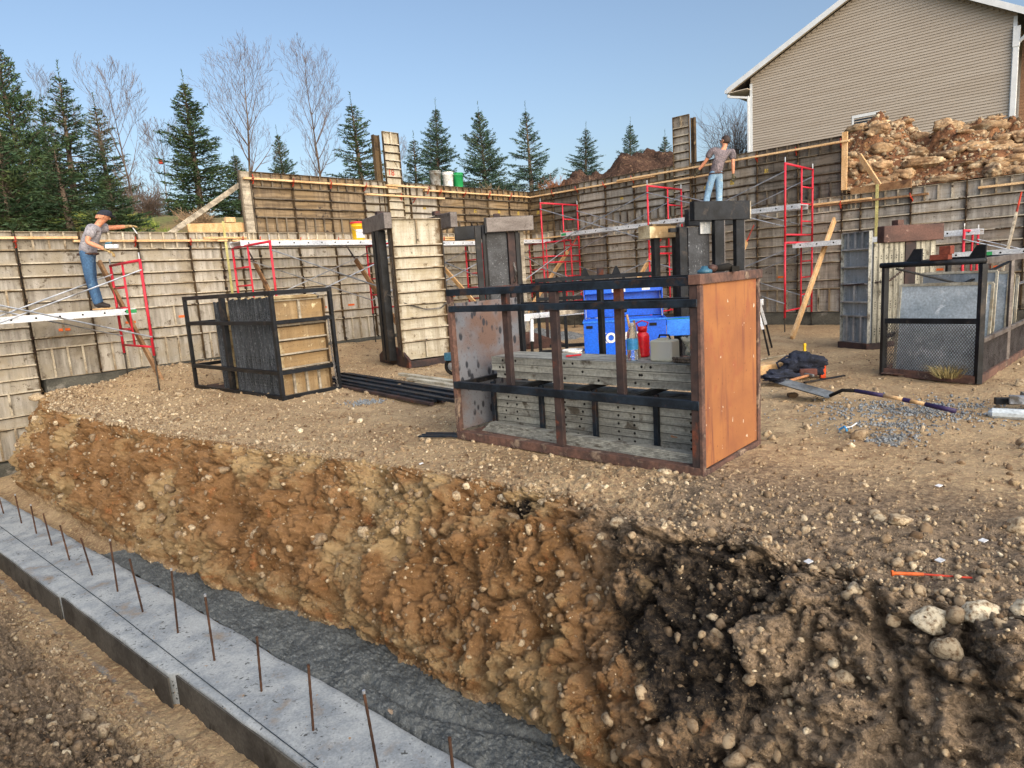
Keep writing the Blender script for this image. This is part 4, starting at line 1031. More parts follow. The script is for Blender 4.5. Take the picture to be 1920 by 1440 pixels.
for x in (1.02, 2.15): cpart('upright_bar', 'blk', (x, x+.05, D-.1, D-.052, .5, H-.06))
for x in (.72, 1.30, 1.88):
    cpart('shelf_bearer', 'blk', (x, x+.045, .036, D-.045, .50, .545))
cpart('shelf_bearer', 'blk', (.05, .09, .036, D-.045, .50, .545))
for x in (.13, .72, 1.30, 1.88): cpart('divider_bar', 'blk2', (x+.02, x+.06, .34, .38, .046, .499))
# end plates
cpart('left_end_plate', 'splate', (-.004, .008, .052, D-.052, .075, H-.13), bevel=0)
cpart('left_end_rail', 'rust', (0, .05, .052, D-.052, H-.06, H))
m = MB(); m.box(L-.006, L+.008, .05, D-.05, .06, H-.05); m.build('right_end_plate', MT['oplate'], crate)
m = MB(); m.box(L-.004, L+.022, -.004, .045, 0, H-.06); m.box(L-.004, L+.022, D-.045, D+.004, 0, H-.06); m.box(L-.004, L+.024, .0, D, .0, .05)
m.build('end_frame', MT['rusto'], crate, bevel=.003)
m = MB(); m.box(L-.06, L+.03, -.015, D+.03, H-.055, H+.012); m.build('end_cap', MT['rustbrown'] if False else MT['rusto'], crate, bevel=.004)
m = MB()
for x, z in ((2.40, 1.235), (2.40, 1.2), (2.4, .54)): m.lathe([(.007, 0), (.005, .006)], (0, 0, 0), 8)
def c2w(x, y, z):
    c, s = math.cos(MA), math.sin(MA); return (MC[0]+c*x-s*y, MC[1]+s*x+c*y, z)

# form fillers: grey boards with bolt holes stacked on shelf and floor
def filler(name, x0, x1, y0, y1, z0, z1, label, group, holes, ang=0.0, mat='boardgrey', seed=0):
    w = c2w((x0+x1)/2, (y0+y1)/2, z0); rr = random.Random(seed)
    root = empty(name, label, 'form filler', w, MA+ang, group)
    hx = (x1-x0)/2; hy = (y1-y0)/2; h = z1-z0
    m = MB(); m.box(-hx, hx, -hy+.006, hy, .004, h-.004); m.box(-hx, hx, -hy, -hy+.006, 0, .013); m.box(-hx, hx, -hy, -hy+.006, h-.013, h)
    m.box(-hx, hx, -hy, hy, h-.004, h)
    if holes:
        for hx_ in holes:
            b = len(m.v); m.lathe([(.011, 0), (.011, .002)], (0, 0, 0), 10, mi=1)
            for j in range(b, len(m.v)):
                vx, vy, vz = m.v[j]; m.v[j] = (-hx+hx_+vx, -hy+.004+vz, h/2+vy)
    m.build('body', [MT[mat], MT['hole']], root)
    return root
g1 = 'grey boards stacked on the crate shelf'
for i, (lb) in enumerate(('bottom grey board of the three stacked on the crate shelf', 'middle grey board of the three stacked on the crate shelf', 'top grey board of the stack, with the bottle on it')):
    z = .548+i*.066; dx = (.06, .0, 0)[i]
    filler('form_filler', .19+dx, 2.36, .34, .74, z, z+.063, lb, g1, [(.14 if i else .12), .26+.02*i if i == 2 else 5e-1*0+.1, .8+.03*i, 1.15-.1*i, 1.5+.1*i, 1.62][:6], seed=i)
g2 = 'grey boards standing behind the dividers in the crate'
for i in range(6):
    z = .05+i*.068
    filler('form_filler', .14, 2.34, .40, .74, z, z+.064, f'grey holed board lying in the crate bottom behind the dark dividers', g2, [.1+.02*i, .28, .85, .98+.02*i, 1.4, 1.55, 2.05], seed=10+i)
g3 = 'thin steel strips lying on the crate floor'
for i in range(7):
    x0 = .13+.03*i; y = .13+.022*i; z = .048+.012*i
    a = c2w(x0, y+.11, z); 
    loose('steel_strip', c2w(.13+.012*i, .25-.0*i+.006*i, z), c2w(2.36, .13+.004*i, z+.004), .075, .010, 'boardgrey', 'thin grey steel strip lying lengthwise on the crate floor', 'steel strip', bevel=0, group=g3)
# long loose board against strips
# things on the shelf boards
ZB = .548+3*.066
def glass(name, colr, rough=.05, trans=.9):
    m, nt, p = newmat(name); p.inputs['Base Color'].default_value = lin(colr); p.inputs['Roughness'].default_value = rough
    p.inputs['Transmission Weight'].default_value = trans; p.inputs['IOR'].default_value = 1.3; return m
MT['pet'] = glass('clear_bottle_plastic', '#e8f0f4'); MT['petlabel'] = wmat('blue_bottle_label', '#4fa3d8', '#2f7fbd', s=(8, 8, 8), rough=.4, bmp=0)
MT['jug'] = glass('cloudy_jug_plastic', '#d9d8c8', .45, .45)
MT['redpl'] = wmat('red_flask_plastic', '#d01c28', '#b81520', rough=.35, bmp=.02)
b = empty('water_bottle', 'clear water bottle with blue label on the shelf boards', 'bottle', c2w(1.675, .44, ZB), 0)
m = MB(); m.lathe([(.036, 0), (.044, .008), (.045, .05), (.042, .07), (.045, .09), (.045, .19), (.04, .225), (.022, .265), (.017, .275), (.017, .285)], n=24); m.build('body', MT['pet'], b, smooth=True)
m = MB(); m.lathe([(.0455, .09), (.0458, .1), (.0458, .165), (.0455, .175)], n=24, cap=False); m.build('paper_label', MT['petlabel'], b, smooth=True)
m = MB(); m.lathe([(.0185, .283), (.0185, .302), (.001, .303)], n=16); m.build('cap', MT['white'], b)
b = empty('red_flask', 'red plastic chalk flask behind the water bottle', 'flask', c2w(1.64, .66, ZB), 0)
m = MB(); m.lathe([(.05, 0), (.058, .01)]+[(.058-.003*(k % 2), .02+.018*k) for k in range(9)]+[(.05, .19), (.036, .2), (.036, .215)], n=24); m.build('body', MT['redpl'], b, smooth=True)
m = MB(); m.lathe([(.040, .212), (.040, .245), (.03, .252), (.001, .252)], n=20); m.tube([(.03, 0, .24), (.05, 0, .28), (0, 0, .30), (-.05, 0, .28), (-.03, 0, .24)], .006, 6); m.build('cap', MT['redpl'], b, smooth=True)
for k, (x, y, dx, mt) in enumerate(((1.655, .53, -.09, 'wood'), (1.67, .56, -.06, 'woodold'))):
    loose('marking_stick', c2w(x, y, ZB+.003), c2w(x+dx, y+.02, ZB+.36-.05*k), .018, .01, mt, ('taller' if k == 0 else 'shorter')+' thin wooden stick leaning by the red flask', 'stick', bevel=0)
b = empty('plastic_jug', 'cloudy square plastic jug with dirty contents beside the bottle', 'jug', c2w(1.93, .50, ZB), MA)
m = MB(); m.box(-.095, .095, -.07, .07, 0, .165); m.box(-.05, .05, -.04, .04, .165, .178); m.build('body', MT['jug'], b, bevel=.012)
m = MB(); m.tube([(-.05, 0, .17), (-.04, 0, .2), (.04, 0, .2), (.05, 0, .17)], .008, 6); m.build('handle', MT['hole'], b)
def clump(name, label, cat, loc, r, mat, seed, sc=(1, 1, .5), rz=0):
    v, f = rockshape(I4, seed, 9, .55, 1); v = v*r*np.array(sc); v[:, 2] -= v[:, 2].min()
    o = np_mesh(name, v, f, MT[mat], True); o.location = loc; o.rotation_euler = (0, 0, rz); return tag(o, label, cat)
for k in range(2):
    clump('plastic_wrap', ('left' if k == 0 else 'right')+' wad of clear plastic wrap behind the rod bundle', 'plastic wrap', c2w(2.08+.15*k, .66, ZB), .07, 'jug', 30+k, (1, 1, 1.2))
b = empty('rod_bundle', 'bundle of brown corrugated rods tied on the shelf boards', 'rods', c2w(2.20, .47, ZB), MA)
MT['corr'] = wmat('corrugated_brown_rod', '#6e6256', '#453b33', s=(60, 1, 1), lo=.45, hi=.55, rough=.7)
for i in range(9):
    y = -.07+.018*(i % 8); z = .014+(.02 if i > 7 else 0)+.004*(i % 2)
    m = MB(); m.tube([(-.15+.012*t, y, z) for t in range(27)], [.012 if t % 2 else .0095 for t in range(27)], 8); m.build('rod', MT['corr'], b)
loose('marker_pen', c2w(1.0, .44, ZB+.012), c2w(1.08, .56, ZB+.012), .016, .014, 'redpl', 'small red marker on the shelf boards left of the bottle', 'marker')
# grinder on the crate end cap
b = empty('angle_grinder', 'blue and red power tool resting on the crate end cap', 'power tool', c2w(2.4, .34, H+.012), MA+.9)
b.scale = (.62, .62, .62)
MT['tblue'] = wmat('tool_teal_plastic', '#3f6f86', '#2b4b5f', rough=.4, bmp=.02)
m = MB(); m.lathe([(.05, 0), (.085, .004), (.085, .035), (.05, .05), (.03, .085)], (-.08, 0, 0), 20); m.build('head', MT['tblue'], b, smooth=True)
m = MB(); m.tube([(-.03, .0, .05), (.02, .0, .055), (.06, .01, .05)], [.036, .045, .035], 12); m.build('motor', MT['rustbrown'], b, smooth=True)
m = MB(); m.tube([(.04, .01, .045), (.14, .02, .05), (.22, .03, .06), (.27, .03, .045)], [.034, .04, .045, .035], 12); m.build('grip', MT['hole'], b, smooth=True)
m = MB(); m.box(.24, .33, -.03, .04, .0, .06); m.build('battery', MT['hole'], b)

# ------------------------------------------------------------------ black cage with panels
KC, KA = (-5.24, 10.74), rad(-41.9)
cage = empty('steel_cage', 'black steel bar cage full of standing form panels at left', 'steel cage', (*KC, .0), KA)
kL, kD, kH = 2.81, .96, 1.5; T_ = .05
def kpart(name, mat, *bs):
    m = MB()
    for q in bs: m.box(*q)
    return m.build(name, MT[mat], cage, bevel=.003)
for z, nm in ((0, 'bottom_rail'), (.35, 'lower_rail'), (1.04, 'upper_rail'), (kH-.06, 'top_rail')):
    hh = .06 if z in (0, kH-.06) else .055
    kpart(nm, 'blk', (0, kL, -.0, T_, z, z+hh)); kpart(nm, 'blk', (0, kL, kD-T_, kD, z, z+hh))
    if z: kpart(nm, 'blk', (0, T_, T_, kD-T_, z, z+hh))
    kpart(nm, 'blk', (kL-T_, kL, T_, kD-T_, z, z+hh))
for x in (0, kL-T_-.012):
    for y in (0, kD-T_): kpart('corner_post', 'blk', (x+.001, x+T_+.013, y+.001, y+T_-.001, .06, kH-.06))
kpart('middle_post', 'blk', (1.16, 1.25, .052, .12, .05, kH-.06)); kpart('middle_post', 'blk', (1.16, 1.25, kD-.12, kD-.052, .05, kH-.06))
kpart('floor_plate', 'rust', (T_, kL-T_, T_, kD-T_, .01, .03))
def k2w(x, y, z):
    c, s = math.cos(KA), math.sin(KA); return (KC[0]+c*x-s*y, KC[1]+s*x+c*y, z)
def edge_panel(o2w, ang, x, y0, y1, z0, z1, th, mat, label, group, cat='form panel', rows=(.12, .36, .62, .86), face='pTan', seed=0, holemat='hole'):
    """a form panel seen on its narrow edge: side rails with bolt holes at the front"""
    rr = random.Random(seed)
    root = empty('standing_form', label, cat, o2w(x, y0, z0), ang, group); h = z1-z0; d = y1-y0
    m = MB(); m.box(.003, .015, .004, d-.004, 0, h)                   # skin
    for zz in np.linspace(0, h-.02, 7): m.box(.015, th-.004, .01, d-.01, zz, zz+.012)
    m.build('skin', MT[face], root)
    m = MB(); m.box(.002, th-.003, 0, .01, 0, h); m.box(.0, .008, -.008, 0, 0, h); m.box(th-.012, th-.004, -.008, 0, 0, h)
    for fz in rows:
        for dz in (-.018, .018) if rr.random() < .75 else (0,):
            b = len(m.v); m.lathe([(.009, 0), (.009, .002)], (0, 0, 0), 8, mi=1)
            for j in range(b, len(m.v)):
                vx, vy, vz = m.v[j]; m.v[j] = (th/2+vx, -.003+vz, h*fz+dz+vy)
    m.build('side_rail', [MT[mat], MT[holemat]], root)
    m = MB(); m.box(.002, th-.003, d-.01, d, 0, h); m.build('side_rail', MT[mat], root)
    return root
gp = 'dark form panels standing on edge in the black cage'
for i in range(5): edge_panel(k2w, KA, .80+i*.066, .14, .90, .032, 1.39-.01*(i % 2), .062, 'darkedge', 'dark grey form panel standing on edge left of the cage middle post', gp+', left batch', rows=(.09,.13,.33,.37,.8,.84), seed=i)
for i in range(19): edge_panel(k2w, KA, 1.29+i*.067, .14, .90, .032, 1.40+.01*(i % 3), .062, 'darkedge', 'dark grey form panel standing on edge right of the cage middle post', gp+', right batch', rows=(.09,.13,.33,.37,.8,.84), seed=20+i)
fr = empty('standing_form', 'ochre form panel facing the open end of the black cage', 'form panel', k2w(2.66, .07, .04), KA+rad(90))
pm = panel_mb(.80, [(.34,'v2'),(.2,'h'),(.2,'h'),(.2,'h'),(.38,'v3')], False)
pm.build('panel_body', [MT['pTan'], MT['woodgrey'], MT['seam'], MT['pin']], fr)

def chain(root, pts, n, r=.008, name='chain', mat='chain'):
    P = [Vector(p) for p in pts]; m = MB()
    seg = [0]
    for i in range(1, len(P)): seg.append(seg[-1]+(P[i]-P[i-1]).length)
    def ev(s):
        for i in range(1, len(P)):
            if s <= seg[i]+1e-9: return P[i-1].lerp(P[i], (s-seg[i-1])/max(1e-6, seg[i]-seg[i-1]))
        return P[-1]
    ll = seg[-1]/n
    for i in range(n):
        a = ev(i*ll); b = ev(min(seg[-1], (i+1)*ll)); d = (b-a).normalized()
        u = d.orthogonal().normalized(); v = d.cross(u); s_ = u if i % 2 else v
        c = (a+b)/2; hl = ll*.72
        q = [c+d*hl*math.cos(t)+s_*ll*.36*math.sin(t) for t in np.linspace(0, 2*math.pi, 9)]
        m.tube(q, r*.55, 5, cap=False)
    return m.build(name, MT[mat], root)
chain(cage, [(kL+.012, kD-.12, 1.05), (kL+.02, kD-.12, .5), (kL+.015, kD-.08, .06)], 34, .012)

# ------------------------------------------------------------------ tall steel racks with heads and feet
def rack(o, ang, label, Lx, foot=1.5, headlen=1.1, headh=.27, H_=2.46, fmat='blk', hmat='greysteel', headoff=None, postw=.09, name='form_rack'):
    root = empty(name, label, 'steel rack', (*o, 0), rad(ang))
    def P(n, mat, *bs, bevel=.004):
        m = MB()
        for q in bs: m.box(*q)
        return m.build(n, MT[mat], root, bevel=bevel)
    yc = foot/2
    for x in (0, Lx):
        m = MB(); m.prism([(0, 0), (foot, 0), (foot, .14), (yc+.32, .34), (yc-.32, .34), (0, .14)], .05, fn=lambda v, x=x: (x-v[1], v[0], v[2]))
        m.build('foot', MT['rust'], root)
        P('post', fmat, (x-.19, x-.05, yc-.2, yc-.05, .1, H_), (x-.19, x-.05, yc+.03, yc+.16, .1, H_))
        P('web', 'rust', (x-.135, x-.12, yc-.03, yc+.03, .1, H_))
        P('head', hmat, (x-.20 if x == 0 else x-.06, x-.06 if x == 0 else x+.08, yc-headlen/2, yc+headlen/2, H_, H_+headh), bevel=.006)
        P('lifting_lug', 'rust', (x-.12, x+.0, yc-.06, yc+.06, H_+headh, H_+headh+.08), (x+.0, x+.09, yc-.05, yc+.05, H_+headh, H_+headh+.03))
    P('base_beam', 'rust', (0, Lx-.05, 0, .07, 0, .12), (0, Lx-.05, foot-.07, foot, 0, .12), (0, Lx-.05, yc-.04, yc+.04, 0, .12))
    return root
def l2w(o, ang):
    c, s = math.cos(rad(ang)), math.sin(rad(ang)); return lambda x, y, z: (o[0]+c*x-s*y, o[1]+s*x+c*y, z)
o1, a1 = (-1.75, 11.53), 30
r1 = rack(o1, a1, 'tall steel rack with dark head beam holding the pale ribbed panel', 1.12, 1.55, 1.2, .27, 2.44)
w1_ = l2w(o1, a1)
NEWP = [(.43,'v3')]+[(.21,'h')]*7+[(.55,'v3')]
pr = empty('standing_form', 'tall pale ribbed form panel standing in the first steel rack', 'form panel', w1_(-.06, .28, .125), rad(a1))
panel_mb(.95, [(.45,'v2'),(.2,'h'),(.2,'h'),(.22,'h'),(.2,'h'),(.22,'h'),(.24,'h'),(.2,'h'),(.22,'h'),(.33,'v2')], False).build('panel_body', [MT['pNew'], MT['rib'], MT['seam'], MT['pin']], pr)
for k in range(3):
    q = empty('standing_form', 'form panel standing behind the pale ribbed one in the first rack', 'form panel', w1_(-.05, .35+.066*k, .125), rad(a1), 'panels behind the pale ribbed one')
    panel_mb(.95, [(.4,'h'),(.5,'h'),(.5,'h'),(.5,'h'),(.5,'h')], False).build('panel_body', [MT['pGrey'], MT['rib'], MT['seam'], MT['pin']], q)
chain(r1, [(-.16, .66, 1.35), (.1, .24, 1.12), (.45, .21, 1.0), (.75, .21, 1.0), (.98, .26, 1.16)], 44, .011)
o2, a2 = (.42, 12.55), 118
# second rack: face of the head beam turned to the camera
r2 = empty('form_rack', 'tall dark steel rack with grey brown head beam in front of the wall corner', 'steel rack', (.0, 13.1, 0), rad(8))
def RP(root, n, mat, *bs, bevel=.004):
    m = MB()
    for q in bs: m.box(*q)
    return m.build(n, MT[mat], root, bevel=bevel)
RP(r2, 'head', 'greysteel', (-.30, .63, -.02, .10, 2.36, 2.64), bevel=.008); RP(r2, 'head_end', 'blk', (-.335, -.302, -.015, .10, 2.345, 2.645))
RP(r2, 'head', 'blk', (-.86, .1, .95, 1.07, 2.30, 2.58), bevel=.008)
RP(r2, 'lifting_lug', 'rust', (-.1, .02, .3, .42, 2.62, 2.74), (-.16, .08, .28, .44, 2.56, 2.62))
RP(r2, 'post', 'rust', (.12, .26, .10, .2, .1, 2.36)); RP(r2, 'post', 'blk', (.27, .34, .10, .2, .1, 2.36)); RP(r2, 'post', 'blk', (-.52, -.40, .12, .24, .1, 2.50), (-.38, -.32, .12, .24, .1, 2.50)); RP(r2, 'post', 'blk', (-.3, -.2, .9, 1.0, .1, 2.4))
RP(r2, 'base_beam', 'rust', (-.5, .5, .1, .18, 0, .12), (-.5, .5, .95, 1.03, 0, .12), (-.5, -.42, .18, .95, 0, .12))
m = MB(); m.prism([(0, 0), (.85, 0), (.85, .06), (.15, .36), (0, .36)], .05, fn=lambda v: (.34+v[0], .1+v[1], v[2])); m.build('foot', MT['rustbrown'], r2)
def r2w(x, y, z):
    c, s = math.cos(rad(8)), math.sin(rad(8)); return (c*x-s*y, 13.1+s*x+c*y, z)
q = empty('sheet_panel', 'dark speckled sheet standing under the grey brown head beam', 'form panel', r2w(-.29, .18, .125), rad(8)); RP(q, 'sheet', 'specked', (0, .40, 0, .02, 0, 2.25)); RP(q, 'edge', 'blk', (-.02, 0, 0, .05, 0, 2.25), (.40, .41, 0, .05, 0, 2.25))
q = empty('standing_form', 'grey form panel seen edge on at the right side of the second tall rack', 'form panel', r2w(.37, .14, .02), rad(8)); RP(q, 'side_rail', 'woodgrey', (0, .075, 0, .06, 0, 2.34)); RP(q, 'skin', 'pGrey', (.0, .075, .06, .85, 0, 2.33))
m = MB()
for z in (2.1, .9, .6, 2.12): m.box(.02, .03, -.004, 0, z, z+.02); m.box(.05, .06, -.004, 0, z, z+.02)
m.build('bolt_holes', MT['hole'], q)
chain(r2, [(.2, .09, 1.75), (.24, .06, 1.55), (.2, .07, 1.38)], 10, .02)
# third rack: black, big head
r3 = empty('form_rack', 'tall black steel rack with wide head beam below the standing worker', 'steel rack', (3.36, 10.2, 0), rad(24))
RP(r3, 'head', 'blk', (-.58, .50, -.05, .06, 2.12, 2.40), bevel=.006); RP(r3, 'head_end', 'woodgrey', (.50, .522, -.05, .06, 2.125, 2.395))
RP(r3, 'head', 'blk', (-.05, .98, .72, .83, 2.10, 2.37), bevel=.006)
RP(r3, 'post', 'blk', (-.18, .0, -.03, .05, .1, 2.12)); RP(r3, 'post', 'blk', (.24, .40, -.03, .05, .1, 2.12)); RP(r3, 'post_flange', 'greysteel', (.0, .018, -.03, .05, .1, 2.12), (.40, .415, -.03, .05, .1, 2.12))
RP(r3, 'post', 'blk', (-.74, -.60, .10, .2, .1, 2.05)); RP(r3, 'cross_head', 'blk', (-.86, -.3, .16, .22, 1.98, 2.04)); RP(r3, 'base_beam', 'rust', (-.8, .6, .0, .08, 0, .12), (-.8, .6, .72, .8, 0, .12))
def r3w(x, y, z):
    c, s = math.cos(rad(24)), math.sin(rad(24)); return (3.36+c*x-s*y, 10.2+s*x+c*y, z)
q = empty('sheet_panel', 'dark speckled sheet standing left of the black posts', 'form panel', r3w(-.58, .1, .12), rad(24)); RP(q, 'sheet', 'specked', (0, .40, 0, .03, 0, 1.92))
q = empty('sheet_panel', 'pale grey sheet scrap hanging under the black head beam', 'form panel', r3w(-.38, .06, 1.93), rad(24)); RP(q, 'sheet', 'pGrey', (0, .2, 0, .02, 0, .17))
q = empty('standing_form', 'pale form panel seen between the two black posts', 'form panel', r3w(.02, .55, .12), rad(24))
RP(q, 'head_plate', 'slabedge', (0, .3, -.02, .0, 1.88, 2.02)); 
q2 = empty('ochre_form', 'ochre stained form lying on top of black rack left of its head beam', 'form panel', r3w(-1.02, .45, 1.92), rad(24)); RP(q2, 'body', 'pTan', (0, .5, 0, .3, 0, .2)); RP(q2, 'rim', 'seam', (-.02, .52, -.012, -.002, .18, .21))
RP(r3, 'back_post', 'blk', (-.9, -.8, .5, .6, .1, 1.93), (-.5, -.42, .5, .6, .1, 1.93))

# ------------------------------------------------------------------ grey form stack at right with rusty head
oS, aS = (5.52, 10.05), 16
rS = empty('form_rack', 'steel rack with rusty brown head beam holding grey form panels at right', 'steel rack', (*oS, 0), rad(aS))
sw = l2w(oS, aS)
RP(rS, 'head', 'rustbrown', (.22, 1.38, -.06, .08, 1.62, 1.87), bevel=.008); RP(rS, 'head_end', 'greysteel', (1.385, 1.40, -.05, .07, 1.63, 1.86))
m = MB(); m.lathe([(.07, 0), (.07, .02), (.05, .1)], (.47, .01, 1.62), 12); m.lathe([(.07, 0), (.07, .02), (.05, .1)], (1.2, .01, 1.62), 12)
RP(rS, 'lifting_lug', 'rustbrown', (.62, .74, .08, .2, 1.8, 1.96), (.55, .8, .08, .2, 1.8, 1.88)); RP(rS, 'post', 'rust', (.68, .88, -.02, .05, .1, 1.62)); RP(rS, 'base_beam', 'rust', (-.02, 1.4, -.01, .07, 0, .1), (-.02, 1.4, .5, .58, 0, .1), (-.02, .05, .07, .5, 0, .1))
for i in range(6): edge_panel(sw, rad(aS), .09+i*.098, .0, .56, .105, 1.62, .092, 'paleedge', 'pale holed form panel standing on edge left of the rusty post', 'pale panels in the right rack, left batch', rows=(.1,.13,.36,.4,.62,.86), face='pGrey', seed=50+i)
for i in range(4): edge_panel(sw, rad(aS), .90+i*.098, .0, .56, .105, 1.62, .092, 'paleedge', 'pale holed form panel standing on edge right of the rusty post', 'pale panels in the right rack, right batch', rows=(.1,.13,.36,.4,.62,.86), face='pGrey', seed=60+i)
q = empty('standing_form', 'blue grey ribbed form panel on the left face of the right rack', 'form panel', sw(.055, .56, .105), rad(aS-90)); panel_mb(.56, [(.26,'v3'),(.27,'h'),(.26,'h'),(.28,'v2'),(.22,'h'),(.42,'v3')], False).build('panel_body', [MT['pGrey'], MT['galv'], MT['boardgrey'], MT['pin']], q)
chain(rS, [(-.0, .5, 1.0), (-.03, .1, 1.02), (.3, -.1, 1.05), (.62, -.08, 1.22), (.72, -.03, 1.34)], 40, .011, mat='rust')

# ------------------------------------------------------------------ mesh basket
oM = (5.05, 6.98); aF = rad(-62); aSd = rad(43)
mb_ = empty('mesh_basket', 'black framed basket with wire mesh sides holding leaning grey sheets', 'mesh basket', (*oM, 0), 0)
ff = Vector((math.cos(aF), math.sin(aF), 0)); sd = Vector((math.cos(aSd), math.sin(aSd), 0)); Z3 = Vector((0, 0, 1))
def MP(a, b, z): return -ff*a+sd*b+Z3*z     # a: along front to the left, b: along side, z
fw, sl, mh = 1.06, 2.75, 1.32
def mbar(name, p, q, w=.05, h=.05, mat='blk', up=(0, 0, 1)):
    m = MB(); m.bar(p, q, w, h, up); return m.build(name, MT[mat], mb_, bevel=.003)
for a, b in ((0, 0), (fw, 0), (0, sl), (fw, sl)): mbar('corner_post', MP(a, b, 0), MP(a, b, mh-.03), .06, .06)
m = MB(); m.tube([MP(fw+.06, 0, mh), MP(-.02, 0, mh)], .032, 12); m.build('top_tube', MT['blk'], mb_, smooth=True)
mbar('top_rail', MP(fw, 0, mh), MP(fw, sl, mh), .05, .05, 'blk'); mbar('top_rail', MP(0, .03, mh), MP(0, sl, mh), .05, .07, 'greysteel'); mbar('top_rail', MP(fw, sl, mh), MP(0, sl, mh))
mbar('middle_rail', MP(fw, 0, .66), MP(0, 0, .68), .05, .06); mbar('middle_rail', MP(0, .03, .46), MP(0, sl, .46), .04, .05, 'greysteel'); mbar('middle_rail', MP(fw, .03, .46), MP(fw, sl, .46), .04, .05)
for (p, q) in (((fw, 0), (0, 0)), ((0, 0), (0, sl)), ((fw, 0), (fw, sl)), ((fw, sl), (0, sl))): mbar('bottom_rail', MP(*p, .04), MP(*q, .04), .05, .09, 'rusto')
mbar('middle_post', MP(0, 1.45, .08), MP(0, 1.45, mh-.03), .04, .04, 'greysteel')
mbar('brace', MP(fw-.05, .25, mh-.05), MP(.35, 1.2, .98), .05, .02); mbar('brace', MP(.05, 1.6, mh-.05), MP(.55, .7, .95), .05, .02)
mbar('base_plate', MP(fw/2, .03, .03), MP(fw/2, sl-.03, .03), fw-.05, .01, 'rusto')
for a, mt in ((.72, 'blk'), (.06, 'blk')):
    m = MB(); m.prism([(-.11, 0), (.07, 0), (.07, .15), (-.02, .15)], .05, fn=lambda v, a=a: MP(a-v[0], .02+v[1], mh+.02+v[2])); m.build('stacking_lug', MT[mt], mb_)
def meshpanel(p0, du, W, z0, z1, name, mat, nx, nz, rr_=.0035):
    m = MB(); hh = (z1-z0)
    for i in range(nx):
        for j in range(nz):
            x0 = W*i/nx; x1 = W*(i+1)/nx; xm = (x0+x1)/2; y0 = z0+hh*j/nz; y1 = z0+hh*(j+1)/nz; ym = (y0+y1)/2
            for (a, b, c, d) in ((x0, ym, xm, y1), (xm, y1, x1, ym), (x0, ym, xm, y0), (xm, y0, x1, ym)):
                P = p0+du*a+Z3*b; Q = p0+du*c+Z3*d; n_ = du.cross(Z3)*rr_; t = (Q-P).cross(n_).normalized()*rr_
                m.add([P-t, Q-t, Q+t, P+t], [(0,1,2,3)]); m.add([P-n_, Q-n_, Q+n_, P+n_], [(0,1,2,3)])
    return m.build(name, MT[mat], mb_)
meshpanel(MP(fw, 0, 0), ff, fw, .09, .64, 'front_mesh', 'greysteel', 34, 13)
meshpanel(MP(0, 0, 0), sd, 1.43, .09, .44, 'side_mesh', 'greysteel', 40, 9, .003); meshpanel(MP(0, 1.47, 0), sd, 1.26, .09, .44, 'side_mesh', 'greysteel', 36, 9, .003)
def leansheet(a0, a1, b0, z0, hgt, lean, label, mat='slab', th=.035, edge=True):
    P = Vector((*oM, 0))+MP(a0, b0, z0); root = empty('form_sheet', label, 'form sheet', tuple(P), 0)
    W = a0-a1; up = (sd*lean+Z3).normalized()*hgt; nr = ff.cross(up).normalized()*th
    V = [Vector(), ff*W, ff*W+up, up]; V2 = [v-nr for v in V]
    m = MB(); m.add(V+V2, [(0,1,2,3),(7,6,5,4),(0,4,5,1),(1,5,6,2),(2,6,7,3),(3,7,4,0)]); m.build('sheet', MT[mat], root, bevel=.004)
    if edge:
        m = MB(); e = .03
        for (p, q) in ((V[0], V[3]), (V[1], V[2]), (V[3], V[2])): m.bar(p+nr*.15, q+nr*.15, e, .008+th*.1, up=nr.normalized())
        m.build('rim', MT['slabedge'], root)
    return root
leansheet(.96, -.12+.14, .12, .06, 1.02, .16, 'large whitewashed sheet leaning behind the front mesh of basket')
leansheet(.80, .05, .62, .06, 1.0, .14, 'smaller grey sheet leaning in the middle of the basket')
leansheet(.95, .08, .95, .06, 1.12, .12, 'brownish grey tall sheet in the middle of the basket', 'pGrey')
for k in range(4): leansheet(.9, .06, 1.55+.10*k, .06, 1.08-.01*k, .12, 'pale edged sheet in the stack at the back of the basket', 'slab')
for o in list(bpy.data.objects):
    if o.get('label', '').startswith('pale edged sheet in the stack'): o['group'] = 'pale edged sheets at the back of the basket'
leansheet(.95, .1, 2.35, .06, 1.0, .1, 'last dark sheet at the very back of the basket', 'pGrey')
q = empty('rust_bracket', 'red rusty stepped block resting on the basket tube', 'bracket', tuple(Vector((*oM, 0))+MP(.42, .02, mh+.032)), aF)
MT['redrust'] = wmat('red_rust', '#8f4a36', '#6e3427', '#a7644a', rough=.8, bmp=.4)
RP(q, 'lower_step', 'redrust', (-.12, .08, -.04, .04, 0, .06)); RP(q, 'upper_step', 'redrust', (-.02, .10, -.04, .04, .06, .15))
def tuft(loc, label, seed, n=170, r=.16, h=.2, matn='drygrass', name='dry_weed'):
    rr = random.Random(seed); m = MB()
    for i in range(n):
        a = rr.uniform(0, 6.28); q_ = rr.uniform(0, r*.5); x = q_*math.cos(a); y = q_*math.sin(a); hh = rr.uniform(.4, 1)*h; l = rr.uniform(.1, 1)*r; w = .004
        x2 = x+l*math.cos(a); y2 = y+l*math.sin(a)
        m.add([(x-w, y, 0), (x+w, y, 0), ((x+x2)/2+w*.7, (y+y2)/2, hh*.7), (x2, y2, hh), ((x+x2)/2-w*.7, (y+y2)/2, hh*.7)], [(0,1,2,4),(4,2,3)])
    o = m.build(name, MT[matn], None, loc); return tag(o, label, 'weed')
MT['drygrass'] = wmat('dry_grass', '#8a8058', '#75643f', '#666b3c', s=(9, 9, 9), s3=20, rough=.9, bmp=0)
